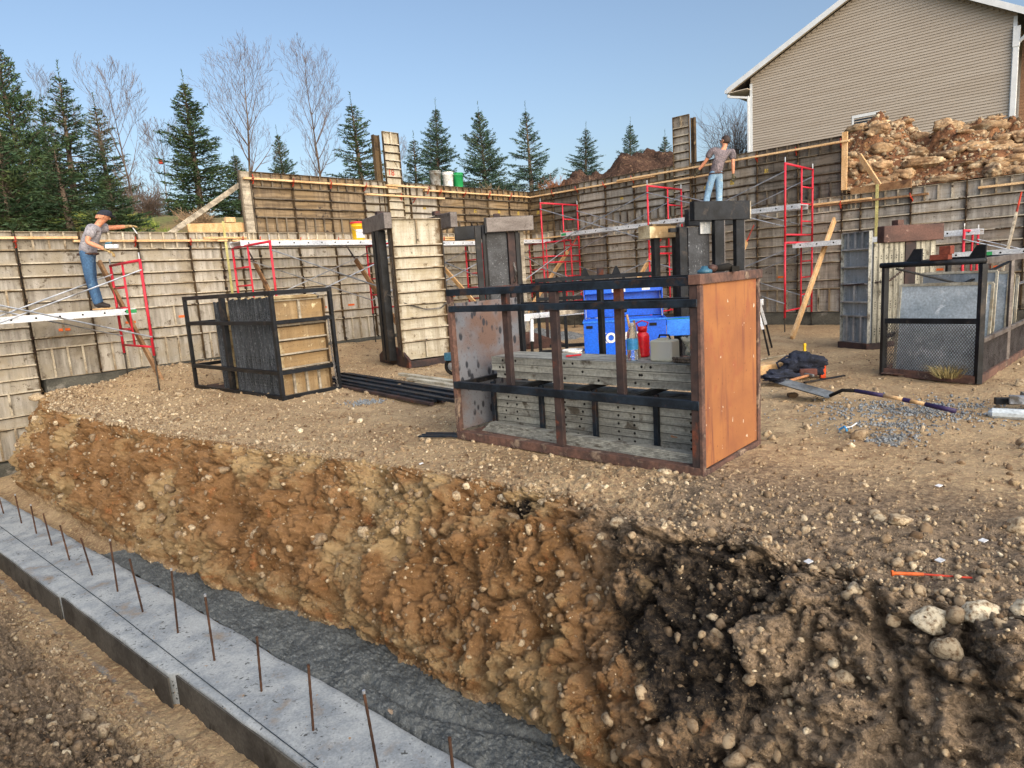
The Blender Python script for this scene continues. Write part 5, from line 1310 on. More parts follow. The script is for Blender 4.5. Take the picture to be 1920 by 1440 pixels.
tuft(tuple(Vector((*oM, 0))+MP(.28, -.05, .05)), 'dry green weed caught at the bottom of the front mesh', 5, 170, .24, .17)

# second dark steel crate behind the tool chest
c2 = empty('steel_crate', 'dark steel crate frame standing behind the blue tool chest', 'steel crate', (.55, 12.35, 0), rad(-12))
for (b) in ((0, 2.2, 0, .06, 1.34, 1.41), (0, 2.2, 1.0, 1.06, 1.34, 1.41), (0, .06, .06, 1.0, 1.34, 1.41), (2.14, 2.2, .06, 1.0, 1.34, 1.41), (0, 2.2, 0, .05, 1.0, 1.06), (0, 2.2, 0, .06, 0, .07), (0, 2.2, 1.0, 1.06, 0, .07)): RP(c2, 'rail', 'blk', b)
for x in (0, .5, 1.05, 1.6, 2.14):
    RP(c2, 'post', 'blk', (x+.001, x+.059, .002, .058, .07, 1.34))
for x in (0, 2.14): RP(c2, 'post', 'rust', (x+.001, x+.059, 1.002, 1.058, .07, 1.34))
RP(c2, 'lifting_lug', 'rust', (1.15, 1.27, .0, .08, 1.41, 1.54)); RP(c2, 'lifting_lug', 'redrust', (.88, 1.02, -.03, .0, 1.02, 1.25))
m = MB(); m.prism([(0, 0), (.16, 0), (.1, .14), (.06, .14)], .04, fn=lambda v: (.85+v[0], v[1], 1.41+v[2])); m.prism([(0, 0), (.16, 0), (.1, .14), (.06, .14)], .04, fn=lambda v: (1.42+v[0], v[1], 1.41+v[2])); m.build('stacking_lug', MT['blk'], c2)

# ------------------------------------------------------------------ blue tool chest
MT['blue'] = wmat('blue_enamel', '#1560d8', '#1252c4', '#0d3c90', s=(2, 2, 2), s3=7, lo3=.66, hi3=.74, rough=.35, bmp=.03, spec=.5)
MT['bluein'] = wmat('blue_enamel_inside', '#2a7adf', '#1f68cc', rough=.45, bmp=.03)
tc = empty('tool_chest', 'open bright blue steel tool chest with white letters', 'tool chest', (1.08, 9.42, 0), rad(-9))
RP(tc, 'chest_wall', 'blue', (0, 1.16, 0, .015, .06, .77), (0, 1.16, .62, .635, .06, .77), (0, .015, .015, .62, .06, .77), (1.145, 1.16, .015, .62, .06, .77), (.015, 1.145, .015, .62, .06, .08))
RP(tc, 'rim', 'bluein', (-.012, 1.172, -.012, .0, .745, .775), (1.16, 1.172, 0, .64, .745, .775), (-.012, 0, 0, .64, .745, .775))
RP(tc, 'base_skirt', 'blue', (-.01, 1.17, -.014, -.001, .06, .22)); RP(tc, 'skid', 'hole', (.05, .15, 0, .6, 0, .06), (1.0, 1.1, 0, .6, 0, .06))
RP(tc, 'lid', 'blue', (.0, 1.16, .66, .675, .78, 1.30), (.0, 1.16, .52, .66, 1.285, 1.30), (0, .015, .50, .66, .78, 1.285), (1.145, 1.16, .50, .66, .78, 1.285), (0, 1.16, .50, .52, 1.21, 1.30), bevel=.003)
RP(tc, 'lid_lip', 'bluein', (.0, 1.16, .488, .499, 1.24, 1.262))
RP(tc, 'warning_label', 'white', (.42, .62, .494, .498, 1.15, 1.205), (.86, .98, .494, .498, 1.16, 1.20))
RP(tc, 'lid_panel', 'blue', (.02, 1.14, .50, .658, 1.14, 1.205))
RP(tc, 'side_tray', 'bluein', (1.17, 1.62, .1, .6, .70, .73)); RP(tc, 'tray_edge', 'green', (1.17, 1.62, .092, .1, .735, .745))
RP(tc, 'side_tray_face', 'bluein', (1.175, 1.62, .085, .1, .50, .73))
RP(tc, 'handle_recess', 'hole', (.04, .13, -.016, -.0, .67, .71), (.93, 1.03, -.016, -.0, .67, .71))
RP(tc, 'stickers', 'white', (.12, .26, -.0175, -.0145, .13, .165), (.30, .50, -.0175, -.0145, .12, .16)); 
m = MB(); m.tube([(1.12, .64, 1.2), (1.13, .3, .78)], .006, 6); m.tube([(.03, .64, 1.2), (.03, .3, .78)], .006, 6); m.build('lid_stay', MT['galv'], tc)
cu = bpy.data.curves.new('t', 'FONT'); cu.body = 'KOBALT'; cu.size = .19; cu.extrude = .002; cu.offset = .008; cu.space_character = .92
to = bpy.data.objects.new('t', cu); me = bpy.data.meshes.new_from_object(to); bpy.data.objects.remove(to)
lt = bpy.data.objects.new('lettering', me); col.objects.link(lt); me.materials.append(MT['white']); lt.parent = tc; lt.location = (.20, -.004, .46); lt.rotation_euler = (rad(90), 0, 0); lt.scale = (.95, 1, 1)
# cordless drill / black tool seen by the flask
b = empty('cordless_drill', 'black cordless drill standing on the tool chest edge', 'power tool', (1.60, 9.30, .775), .4)
m = MB(); m.tube([(0, 0, 0), (0, 0, .1)], .03, 10); m.build('grip', MT['hole'], b); m = MB(); m.tube([(-.08, 0, .13), (.09, 0, .13)], [.04, .03], 12); m.build('body', MT['blk'], b)
# buckets & orange container in front of the chest
bucket((.92, 9.55, 0), 'bkwhite', 'white bucket standing left of the blue tool chest', s=1.0, rz=1)
b = empty('sealant_tub', 'white and orange plastic container by the white bucket', 'container', (.56, 8.6, .0), .3)
m = MB(); m.box(-.075, .075, -.05, .05, 0, .33); m.build('body', MT['bkwhite'], b, bevel=.012); m = MB(); m.box(-.06, .06, -.054, -.0505, .1, .28); m.build('orange_label', MT['bkorange'], b); m = MB(); m.lathe([(.03, 0), (.03, .04)], (0, 0, .33), 12); m.build('cap', MT['white'], b)

# ------------------------------------------------------------------ folding saw stands
MT['stwhite'] = wmat('stand_white_paint', '#e2e4e6', '#c4c7ca', '#4b4b4b', s=(3, 3, 3), s3=12, lo3=.6, hi3=.68, rough=.45, bmp=.05)
def stand(loc, rz, label, Lb=1.5, h=.86, hide=False):
    s = empty('saw_stand', label, 'saw stand', loc, rz)
    RP(s, 'rail', 'stwhite', (-Lb/2, Lb/2, -.06, -.0, h-.07, h)); RP(s, 'rail', 'stwhite', (-Lb/2, Lb/2, .16, .22, h-.07, h)); RP(s, 'cross_tray', 'hole', (-Lb/2+.1, Lb/2-.1, .0, .16, h-.06, h-.03))
    RP(s, 'end_block', 'stwhite', (-Lb/2-.12, -Lb/2, -.08, .24, h-.10, h)); RP(s, 'end_block', 'stwhite', (Lb/2, Lb/2+.12, -.08, .24, h-.10, h))
    for x, dx in ((-Lb/2+.05, -.12), (Lb/2-.05, .12)):
        for y, dy in ((-.03, -.18), (.19, .18)):
            m = MB(); m.bar((x, y, h-.08), (x+dx*.5, y+dy*.5, h*.5), .05, .04, up=(0, 1, 0)); m.build('leg', MT['stwhite'], s)
            m = MB(); m.bar((x+dx*.5, y+dy*.5, h*.52), (x+dx, y+dy, .02), .04, .03, up=(0, 1, 0)); m.build('leg_extension', MT['hole'], s)
    return s
stand((.92, 10.9, 0), rad(24), 'white and black folding saw stand left of the blue tool chest', 1.3)
stand((4.02, 10.6, 0), rad(66), 'white and black folding saw stand behind the orange crate end', .9, .84)
loose('grey_timber', (.72, 9.9, .93), (1.75, 10.75, .93), .09, .14, 'woodgrey', 'dark grey timber lying across the saw stand')
loose('grey_timber', (.35, 9.7, .02), (1.0, 10.4, .03), .05, .03, 'blk', 'dark steel bar on the ground under the saw stand')
# gravel heap near wall
gm = MB()
def heap(c, rx, ry, h, name, mat, label, cat, seed, n=90, amp=.1, kind=None, rot=0.0, prof=1.0):
    a = np.linspace(-1, 1, n); xx, yy = np.meshgrid(a, a); r = np.sqrt(xx**2+yy**2)
    c_, s_ = math.cos(rot), math.sin(rot); ux = xx*rx; uy = yy*ry
    wx = c[0]+ux*c_-uy*s_; wy = c[1]+ux*s_+uy*c_
    z = c[2]+h*np.clip(1-r**prof, -.3, 1)+fbm(wx, wy, 0*wx, max(rx, ry)*.35, 5, .55, seed)*amp
    ix = np.arange(z.size).reshape(z.shape); Fq = np.stack([ix[:-1, :-1], ix[:-1, 1:], ix[1:, 1:], ix[1:, :-1]], -1).reshape(-1, 4)
    o = np_mesh(name, np.stack([wx, wy, z], -1).reshape(-1, 3), Fq, MT[mat], True)
    return tag(recenter(o), label, cat, kind=kind)
MT['gravelh'] = wmat('grey_gravel_heap', '#9a9c9a', '#6d6f6f', '#55585a', s=(20, 20, 20), s3=26, lo3=.5, hi3=.6, rough=.9, bmp=1.0, bd=.03, world=True)
heap((.75, 15.6, -.05), 1.3, 1.0, .28, 'gravel_heap', 'gravelh', 'low heap of grey gravel on the pit floor near the wall corner', 'gravel', 3, 120, .05, 'stuff')
# wheel of a cart seen left of the crate
b = empty('cart_wheel', 'black caster wheel peeking out left of the rusty crate', 'wheel', (-.93, 10.3, .14), rad(60))
m = MB(); pts = [(0, .11*math.cos(t), .11*math.sin(t)) for t in np.linspace(0, 2*math.pi, 21)]; m.tube(pts, .03, 8, cap=False); m.build('tyre', MT['hole'], b, smooth=True)
m = MB(); m.tube([(-.03, 0, 0), (.03, 0, 0)], .06, 14); m.build('hub', MT['galv'], b); m = MB(); m.box(-.05, .05, -.05, .1, .1, .22); m.build('bracket', MT['tblue'], b)

# ------------------------------------------------------------------ rods and boards on the ground
dR = Vector((1.94, -2.4, 0)).normalized(); nR = Vector((-dR.y, dR.x, 0))
gr = 'steel bars bundled on the dirt'
for i in range(11):
    w = .055; off = -.32+i*.062; p = Vector((-2.75, 10.45, .03+.025*(i % 3)))+nR*off; st = R.uniform(-.5, .1)
    loose('steel_bar', tuple(p+dR*st), tuple(p+dR*(3.5+st)), w, .035, 'blk2' if i % 3 else 'rust', 'dark steel bar lying on the dirt between the cage and rusty crate', 'steel bar', bevel=0, group=gr)
for i, (off, st, ln, lb) in enumerate(((.62, .85, 3.6, 'farthest pale board lying beyond the dark steel bars'), (.5, 1.3, 3.4, 'middle pale board lying beside the dark steel bars'), (.36, 1.7, 3.2, 'nearest pale board lying on the dark steel bars'), (.8, 2.2, 3.9, 'pale board on the ground seen through the crate shelf'))):
    p = Vector((-2.75, 10.45, .05+.02*(2-i if i < 3 else 0)))+nR*off
    loose('pale_board', tuple(p+dR*st), tuple(p+dR*(st+ln)), .09, .04, 'slabedge', lb, 'lumber')
for i in range(3): loose('steel_bar', (-.93+.03*i, 6.15+.06*i, .02), (-.2, 5.95+.05*i, .02), .025, .015, 'blk2', 'thin dark bar poking out under the left corner of the rusty crate', 'steel bar', bevel=0, group='thin bars under the crate corner')
# shovel
sh = empty('shovel', 'square shovel with taped wooden handle lying on the gravel', 'shovel', (3.24, 6.5, gz(3.24, 6.5)+.02), 0)
MT['blade'] = wmat('worn_steel_blade', '#8b8f90', '#5c5d5c', '#a89a84', s=(4, 4, 4), s3=7, rough=.5, metal=.5); MT['purple'] = wmat('purple_tape', '#3a2a5a', '#2a2044', rough=.5, bmp=.05)
m = MB(); V = []; 
for i in range(7):
    for j in range(7):
        u_ = i/6; v_ = (j-3)/3; V.append(Vector((-.02-.33*u_ + .0*v_, .42*u_+.04, .015+.10*u_+.03*v_*v_-.0))+Vector((.13*v_*.8, .10*v_*.8, 0)))
m.add(V+[v-Vector((0, 0, .006)) for v in V], [(i*7+j, i*7+j+1, (i+1)*7+j+1, (i+1)*7+j) for i in range(6) for j in range(6)]+[(49+(i+1)*7+j, 49+(i+1)*7+j+1, 49+i*7+j+1, 49+i*7+j) for i in range(6) for j in range(6)])
m.build('blade', MT['blade'], sh, smooth=True)
hp = [Vector((-.02, .03, .03)), Vector((.06, -.06, .10)), Vector((.13, -.18, .11)), Vector((.26, -.44, .10)), Vector((.36, -.62, .085)), Vector((.44, -.78, .07)), Vector((.56, -1.0, .045))]
for a, b_, nm, mt, r in ((0, 2, 'socket', 'hole', .018), (2, 3, 'tape', 'purple', .02), (3, 4, 'handle', 'wood', .018), (4, 5, 'handle', 'wood', .018), (5, 6, 'grip', 'purple', .021)):
    m = MB(); m.tube([hp[k] for k in range(a, b_+1)], r, 10); m.build(nm, MT[mt], sh, smooth=True)
m = MB(); m.tube([hp[4]-Vector((.01, -.02, 0)), hp[4]+Vector((.02, -.04, -.004))], .021, 10); m.build('tape', MT['purple'], sh)
# pipes and timbers at right edge
loose('grey_pipe', (4.08, 5.50, .05), (5.2, 4.72, .05), .09, .09, 'slab', 'blue grey square tube lying at the right edge', 'pipe', bevel=.03)
loose('grey_channel', (4.35, 5.62, .13), (5.4, 4.9, .13), .08, .07, 'galv', 'galvanised channel stacked on the blue grey tube', 'steel bar')
loose('pale_board', (4.55, 5.72, .14), (5.6, 5.3, .14), .14, .04, 'woodgrey', 'pale board on the stack at the right edge', 'lumber'); loose('dark_bar', (4.30, 5.72, .10), (5.0, 5.5, .10), .05, .06, 'blk', 'black bar end under the boards at the right edge', 'steel bar')
# tool pile
def blob(name, label, cat, loc, r, mat, seed, sc, rz=0.0): return clump(name, label, cat, loc, r, mat, seed, sc, rz)
MT['cloth'] = wmat('navy_cloth', '#23293a', '#151923', '#3a4052', s=(6, 6, 6), s3=14, rough=.9, bmp=.8, bd=.02); MT['leather'] = wmat('brown_leather', '#6a3f35', '#4a2c26', rough=.7, bmp=.4)
MT['tanleather'] = wmat('tan_leather', '#b7835c', '#93623f', rough=.7, bmp=.3)
tb = empty('tool_bag', 'open black tool bag with handle lying in the tool pile', 'tool bag', (3.62, 8.05, 0), rad(-15))
v, f = rockshape(I4, 71, 7, .4, .9); v = v*np.array([.26, .18, .2]); v[:, 2] -= v[:, 2].min()
o = np_mesh('body', v, f, MT['cloth'], True); o.parent = tb
m = MB(); m.tube([(-.25, 0, .08), (-.3, -.02, .2), (-.18, 0, .28), (-.05, 0, .26)], .014, 8); m.build('handle', MT['cloth'], tb, smooth=True)
m = MB(); m.box(-.06, .14, -.19, -.15, .05, .14); m.build('pocket', MT['leather'], tb, bevel=.01)
m = MB(); m.box(.2, .26, -.06, .05, .0, .24); m.build('side_pouch', MT['tanleather'] if False else MT['bkorange'], tb, bevel=.006)
clump('work_jacket', 'dark blue jacket crumpled in front of the tool bag', 'jacket', (3.22, 7.75, 0), .24, 'cloth', 72, (1.1, .7, .42), .2)
b = empty('hammer', 'wooden handled hammer lying on the tool pile', 'hammer', (3.4, 7.6, .05), .3); m = MB(); m.bar((-.15, 0, .02), (.15, .02, .05), .03, .025); m.build('handle', MT['tanleather'], b, bevel=.004); m = MB(); m.bar((.14, -.05, .05), (.14, .09, .05), .03, .03); m.build('head', MT['blade'], b, bevel=.004)
loose('wood_scrap', (2.95, 8.2, .1), (3.45, 8.35, .12), .22, .12, 'wood', 'pale wood scrap behind the crumpled blue jacket', 'lumber')
for k in range(6): loose('thin_stick', (3.1+.05*k, 8.45, .17+.01*k), (3.5+.04*k, 8.6+.03*k, .2), .02, .012, 'slabedge', 'thin pale stick on the pile behind the tool bag', 'stick', bevel=0, group='sticks on the tool pile')
loose('level_tool', (3.45, 7.62, .02), (4.05, 7.85, .03), .03, .02, 'blk', 'black straight bar lying in front of the tool bag', 'level')
loose('yellow_stake', (3.83, 8.45, 0), (3.83, 8.45, .38), .03, .03, 'bkyel', 'short yellow topped stake behind the tool bag', 'stake', up=(0, 1, 0))
# scraps
b = empty('tie_scrap', 'small bright blue plastic tie on the dirt', 'scrap', (2.72, 5.35, gz(2.72, 5.35)+.01)); m = MB(); m.tube([(0, 0, 0), (.03, -.03, .03), (.02, -.09, .01)], .009, 6); m.build('tie', MT['petlabel'], b); m = MB(); m.tube([(.03, .0, .01), (.12, .03, .01), (.2, .1, .02)], .006, 6); m.build('white_tail', MT['white'], b)
def leaf(loc, label, s=.1, rz=0, ry=.4, mat='tanleather'):
    m = MB(); P = [(-1, 0), (-.6, .35), (-.5, .12), (-.1, .5), (0, .18), (.4, .45), (.35, .1), (1, 0), (.35, -.1), (.4, -.42), (0, -.16), (-.1, -.5), (-.5, -.12), (-.6, -.3)]
    m.add([(0, 0, .1*s)]+[(a*s, b*s, .25*s*abs(b)) for a, b in P], [(0, i+1, (i+1) % len(P)+1) for i in range(len(P))])
    o = m.build('dry_leaf', MT[mat], None, loc, rz); o.rotation_euler = (.3, ry, rz); return tag(o, label, 'leaf')
MT['leafpale'] = wmat('dry_oak_leaf', '#b3a493', '#93806b', rough=.8, bmp=.1)
leaf(fp(1.5, -3.15, -1.12), 'curled pale oak leaf beside the footing edge at the bottom', .12, .6, .5, 'leafpale')
leaf(c2w(2.1, .3, .19), 'dry brown leaf lying inside the crate bottom', .06, 1, .2)
leaf(fp(2.2, -2.95, -1.05), 'small pale leaf on wet concrete by the footing', .04, 2, 0, 'leafpale')
for k, (x, y) in enumerate(((1.95, 2.9), (2.6, 3.9), (1.35, 2.95), (2.3, 3.1), (-.8, 5.2))): loose('paper_scrap', (x, y, gz(x, y)+.012), (x+.03, y+.01, gz(x, y)+.018), .03, .004, 'white', 'tiny white scrap lying on the dark dirt', 'scrap', bevel=0, group='white scraps on the dirt')
# ------------------------------------------------------------------ house
HO = -16
hx, hy, _ = wp(0, HO, 0, 'B')
MT['siding'] = wmat('beige_vinyl_siding', '#ada396', '#a59a8c', s=(.4, 1, 6), sc=1.0, rough=.55, bmp=.03, fineamt=.05)
MT['siding2'] = wmat('brown_vinyl_siding', '#8a6a50', '#7c5e47', s=(.4, 1, 6), rough=.55, bmp=.03, fineamt=.05)
MT['trim'] = wmat('white_trim', '#d9dde0', '#cfd3d6', rough=.45, bmp=.02, fineamt=.04); MT['shingle'] = wmat('roof_shingle', '#5c544c', '#463f3a', s=(3, 3, 9), rough=.9, bmp=.6)
MT['soffit'] = wmat('soffit_vinyl', '#cbbfae', '#bfb3a2', rough=.6, bmp=.02)
house = empty('house', 'beige vinyl sided house gable with white trim behind the right wall', 'house', (hx, hy, 3.6), TB)
EL, ER, PK, ZL, ZR, ZP = -.77, 12.0, 5.45, 9.42-3.6, 8.55-3.6, 12.42-3.6   # rake line ends and peak (u, z)
def rk(u): return ZL+(u-EL)/(PK-EL)*(ZP-ZL) if u < PK else ZP+(u-PK)/(ER-PK)*(ZR-ZP)
def urange(z):
    a = EL+(z-ZL)/(ZP-ZL)*(PK-EL) if z > ZL else -99; b = PK+(ZP-z)/(ZP-ZR)*(ER-PK) if z > ZR else 99
    return a, b
U0, U1 = .17, 9.93
m = MB(); z = 0; e = .108
while z < ZP-.12:
    a, b = urange(z+e+.12); a = max(a, U0); b = min(b, U1)
    if b-a > .1:
        m.add([(a, -.052, z+.010), (b, -.052, z+.010), (b, -.022, z+e), (a, -.022, z+e), (a, 0, z-.004), (b, 0, z-.004)], [(0,1,2,3),(4,5,1,0)])
    z += e
m.build('gable_siding', MT['siding'], house)
m = MB(); m.add([(U0, .01, 0), (U1, .01, 0), (U1, .01, rk(U1)-.1), (PK, .01, ZP-.1), (U0, .01, rk(U0)-.1)], [(0,1,2,3,4)]); m.box(U0, U0+.2, .02, 11, 0, rk(U0)-.3); m.box(U1-.2, U1, .02, 11, 0, rk(U1)-.3); m.build('wall_core', MT['siding'], house)
# roof planes with overhang .45 in front
m = MB()
for (p, q) in (((EL, ZL), (PK, ZP)), ((PK, ZP), (ER, ZR))):
    V = [(p[0], -.42, p[1]+.0), (q[0], -.42, q[1]), (q[0], 11.4, q[1]), (p[0], 11.4, p[1])]; V2 = [(x, y, z+.06) for x, y, z in V]
    m.add(V+V2, [(3,2,1,0),(4,5,6,7),(0,1,5,4),(1,2,6,5),(2,3,7,6),(3,0,4,7)])
m.build('roof', MT['shingle'], house)
m = MB()
for (p, q) in (((EL, ZL), (PK, ZP)), ((PK, ZP), (ER, ZR))):
    V = [(p[0], -.40, p[1]-.02), (q[0], -.40, q[1]-.02), (q[0], -.0, q[1]-.02), (p[0], -.0, p[1]-.02)]; V2 = [(x, y, z-.02) for x, y, z in V]
    m.add(V+V2, [(3,2,1,0),(4,5,6,7),(0,1,5,4),(1,2,6,5),(2,3,7,6),(3,0,4,7)][::-1])
m.build('rake_soffit', MT['soffit'], house)
m = MB()
for (p, q) in (((EL-.02, ZL-.01), (PK, ZP)), ((PK, ZP), (ER, ZR))):
    V = [(p[0], -.45, p[1]-.17), (q[0], -.45, q[1]-.17), (q[0], -.45, q[1]+.07), (p[0], -.45, p[1]+.07)]; V2 = [(x, y+.028, z) for x, y, z in V]
    m.add(V+V2, [(0,1,2,3),(7,6,5,4),(0,4,5,1),(1,5,6,2),(2,6,7,3),(3,7,4,0)])
m.build('rake_board', MT['trim'], house)
m = MB(); m.box(EL-.12, EL+.02, -.44, 11.4, ZL-.14, ZL+.0); m.build('gutter', MT['trim'], house)
m = MB(); m.box(EL+.03, U0, -.39, 11.4, ZL-.16, ZL-.13); m.build('eave_soffit', MT['soffit'], house)
m = MB(); m.box(U0-.02, U0+.1, -.066, -.054, 0, rk(U0)-.35); m.build('corner_trim', MT['trim'], house); m = MB(); m.box(U1-.10, U1+.02, -.066, -.054, 0, rk(U1)-.2); m.build('corner_trim', MT['trim'], house)
m = MB(); m.bar((EL-.02, -.30, ZL-.2), (EL+.02, -.30, ZL-.32), .11, .09, up=(0, 1, 0)); m.bar((EL+.02, -.30, ZL-.30), (U0-.12, -.10, ZL-.48), .10, .09, up=(0, 1, 0)); m.bar((U0-.08, -.09, ZL-.42), (U0-.08, -.09, 0), .09, .11, up=(0, 1, 0)); m.build('downspout', MT['trim'], house, bevel=.01)
m = MB(); m.bar((U1+.45, -.3, 5.35), (U1+.06, -.10, 5.0), .10, .09, up=(0, 1, 0)); m.bar((U1+.02, -.10, 5.1), (U1+.02, -.10, 0), .18, .12, up=(0, 1, 0)); m.build('downspout', MT['trim'], house, bevel=.012)
m = MB(); m.bar((U1+.02, -.12, 5.6), (U1+.02, -.12, 4.9), .22, .12, up=(0, 1, 0)); m.build('pipe_head', MT['trim'], house, bevel=.012)
win = RP(house, 'window', 'trim', (4.5, 5.56, -.06, -.021, 3.52, 3.64), (4.5, 4.58, -.055, -.021, 2.5, 3.52), (5.48, 5.56, -.055, -.021, 2.5, 3.52), (4.5, 5.56, -.055, -.021, 2.42, 2.5), bevel=.004)
m = MB(); m.box(4.58, 5.48, -.04, -.0215, 2.5, 3.52); o = m.build('pane', glass('window_glass', '#2a3540', .08, 0), win)
m = MB(); z = 0
while z < 5.3:
    m.add([(U1+.1, 1.0-.02, z), (U1+4, 1.0-.02, z), (U1+4, 1.0-.006, z+e), (U1+.1, 1.0-.006, z+e), (U1+.1, 1, z), (U1+4, 1, z)], [(0,1,2,3),(4,5,1,0)]); z += e
m.build('wing_siding', MT['siding2'], house)
m = MB(); m.lathe([(.05, 0), (.07, .12), (.02, .16)], (U1+.55, .85, 3.6), 12); m.build('porch_lamp', MT['white'], house)

# ------------------------------------------------------------------ piles
MT['brownsoil'] = wmat('dark_brown_topsoil', '#503d33', '#382a24', '#6a5544', s=(1.2, 1.2, 1.2), s3=6, lo3=.56, hi3=.66, rough=.95, bmp=1.0, bd=.08, world=True, fine=12, fineamt=.4, spec=.15)
heap((6.6, 30.5, 4.1), 4.9, 3.5, 2.55, 'topsoil_pile', 'brownsoil', 'dark brown topsoil pile behind the middle of the right wall', 'soil pile', 12, 130, .55, rot=-.1, prof=1.25)
heap((3.6, 29.4, 4.0), 2.6, 2.2, 1.75, 'topsoil_pile', 'brownsoil', 'lower brown soil shoulder left of the topsoil pile peak', 'soil pile', 15, 100, .4, prof=1.3)
MT['rubsoil'] = wmat('rubble_soil', '#8a6244', '#644431', '#a37c52', s=(1.2, 1.2, 1.2), s3=5, rough=.95, bmp=1.0, bd=.06, world=True, fine=14, fineamt=.35, spec=.15)
def B3(u, off, z): return Vector(wp(u, off, z, 'B'))
# rubble mound: a ridge parallel to the wall
def rubble():
    us = np.linspace(7.6, 17.5, 230); os_ = np.linspace(-.32, -9.5, 150)
    U, Of = np.meshgrid(us, os_); d = -Of
    top = np.interp(us, [7.6, 8.1, 8.6, 9.2, 9.6, 10.2, 10.9, 11.6, 13, 15, 17.5], [3.1, 4.2, 4.65, 4.4, 3.85, 3.95, 4.05, 3.75, 3.7, 3.6, 3.5])
    top = np.convolve(np.pad(top, 6, mode='edge'), np.ones(13)/13, 'valid')
    base = 2.72+.9*sstep(3, 7, d)
    prof = sstep(0, 2.6, d)*(1-sstep(4.5, 8.5, d))
    z = base+(top[None]-base)*prof
    x = CX+math.cos(TB)*U+math.sin(TB)*Of; y = CY+math.sin(TB)*U-math.cos(TB)*Of
    z = z+prof*(fbm(x, y, 0*x, .9, 4, .6, 3)*.42+billow(x, y, 0*x, .3, 3, .6)*.08)
    z = np.where(U < 8.75, np.where(d < .35, np.minimum(z, 3.4), z), z)
    ix = np.arange(z.size).reshape(z.shape); Fq = np.stack([ix[:-1, :-1], ix[:-1, 1:], ix[1:, 1:], ix[1:, :-1]], -1).reshape(-1, 4)
    o = np_mesh('rubble_pile', np.stack([x, y, z], -1).reshape(-1, 3), Fq, MT['rubsoil'], True)
    tag(recenter(o), 'tan earth pile full of boulders behind the right end of the wall', 'rubble pile')
    return U, Of, x, y, z
RU, RO, RX, RY, RZ = rubble()
def rub_z(u, off):
    i = np.argmin((RU-u)**2+(RO-off)**2); return float(RZ.flat[i])
MT['boulder'] = wmat('limestone_boulder', '#a38766', '#7d6148', '#c2ae8e', s=(1.5, 1.5, 4), s3=3.5, lo3=.52, hi3=.66, rough=.9, bmp=.8, bd=.03, fine=18, fineamt=.3, spec=.2, objvar=.18)
def boulder(u, off, r, sc, label, group, seed, rz=0.0, dz=0.0, ry=0.0):
    v, f = rockshape(I4 if r > .2 else I3, seed, 9, .22, 1.0); v = v*r*np.array(sc)
    o = np_mesh('boulder', v, f, MT['boulder'], False); x, y, _ = wp(u, off, 0, 'B')
    o.location = (x, y, rub_z(u, off)+dz+r*sc[2]*.15); o.rotation_euler = (R.uniform(-.2, .2), ry, TB+rz)
    return tag(o, label, 'boulder', group)
spec_b = ((9.95,-1.1,.44,(1.25,.8,.5),'large tan boulder right of centre on the rubble face'),(9.35,-.35,.42,(1.5,.6,.32),'long flat pale boulder just above the brown header timber'),(8.95,-1.0,.33,(.85,.8,1.05),'tall brown boulder in the left middle of the rubble'),(9.65,-.9,.28,(1.2,.8,.75),'rounded pale boulder low in the middle of the rubble'),(8.1,-2.3,.38,(1.05,.8,.8),'pale broken boulder near the top left of the rubble'),(10.1,-3.0,.52,(1.5,.8,.55),'long slab boulder on top of the rubble ridge, left of another'),(10.9,-2.6,.45,(1.3,.8,.6),'boulder on top of the rubble ridge near the white downspout'),(11.2,-1.6,.42,(1.5,.8,.5),'long tan boulder below the white downspout'),(8.9,-3.2,.42,(1.2,.8,.7),'boulder at the very top of the rubble peak'),(8.2,-3.0,.34,(1,.8,.8),'reddish boulder on the upper left shoulder of the rubble'),(8.9,-1.9,.35,(1,.8,.8),'square tan boulder in the middle of the rubble peak'),(10.5,-.45,.3,(1.6,.7,.35),'low pale slab at the wall edge in the middle right'),(11.3,-.8,.32,(1.3,.8,.5),'tan boulder near the right edge just above the wall'),(9.5,-2.0,.36,(1.1,.8,.8),'pale boulder in the dip between the rubble peaks'),(9.3,-2.9,.3,(1,.8,.9),'dark brown boulder right of the rubble peak'),(8.7,-.9,.2,(1,.9,.9),'bluish grey small boulder beside the leaning pale board'))
for k, (u, off, r, sc, lb) in enumerate(spec_b): boulder(u, off, r*.72, (sc[0], sc[1], max(.5, sc[2])), lb, 'boulders on the rubble pile', 300+k, R.uniform(-.3, .3))
for k in range(300):
    u = R.uniform(7.9, 12.6); off = -R.uniform(.4, 4.0); r = R.choice((.07, .08, .1, .12, .15, .19, .24))
    boulder(u, off, r, (R.uniform(.9, 1.5), .85, R.uniform(.35, .75)), 'smaller tan limestone chunk in the rubble pile', 'small chunks in the rubble pile', 400+k, R.uniform(-1, 1), -.02)
nr = 5200; uu = rng.uniform(7.8, 14, nr); oo = -rng.uniform(.35, 5.0, nr)
us_ = np.clip(((uu-7.6)/(17.5-7.6)*229).astype(int), 0, 229); oi_ = np.clip(((-.32-oo)/(9.5-.32)*149).astype(int), 0, 149)
pp = np.stack([CX+math.cos(TB)*uu+math.sin(TB)*oo, CY+math.sin(TB)*uu-math.cos(TB)*oo, RZ[oi_, us_]+.01], -1)
scatter('rubble_fragments', pp, np.clip(rng.lognormal(math.log(.03), .5, nr), .012, .09), np.clip(rng.normal(.5, .2, nr), 0, 1), I2, 6, 21, 'small stone fragments strewn over the rubble pile')

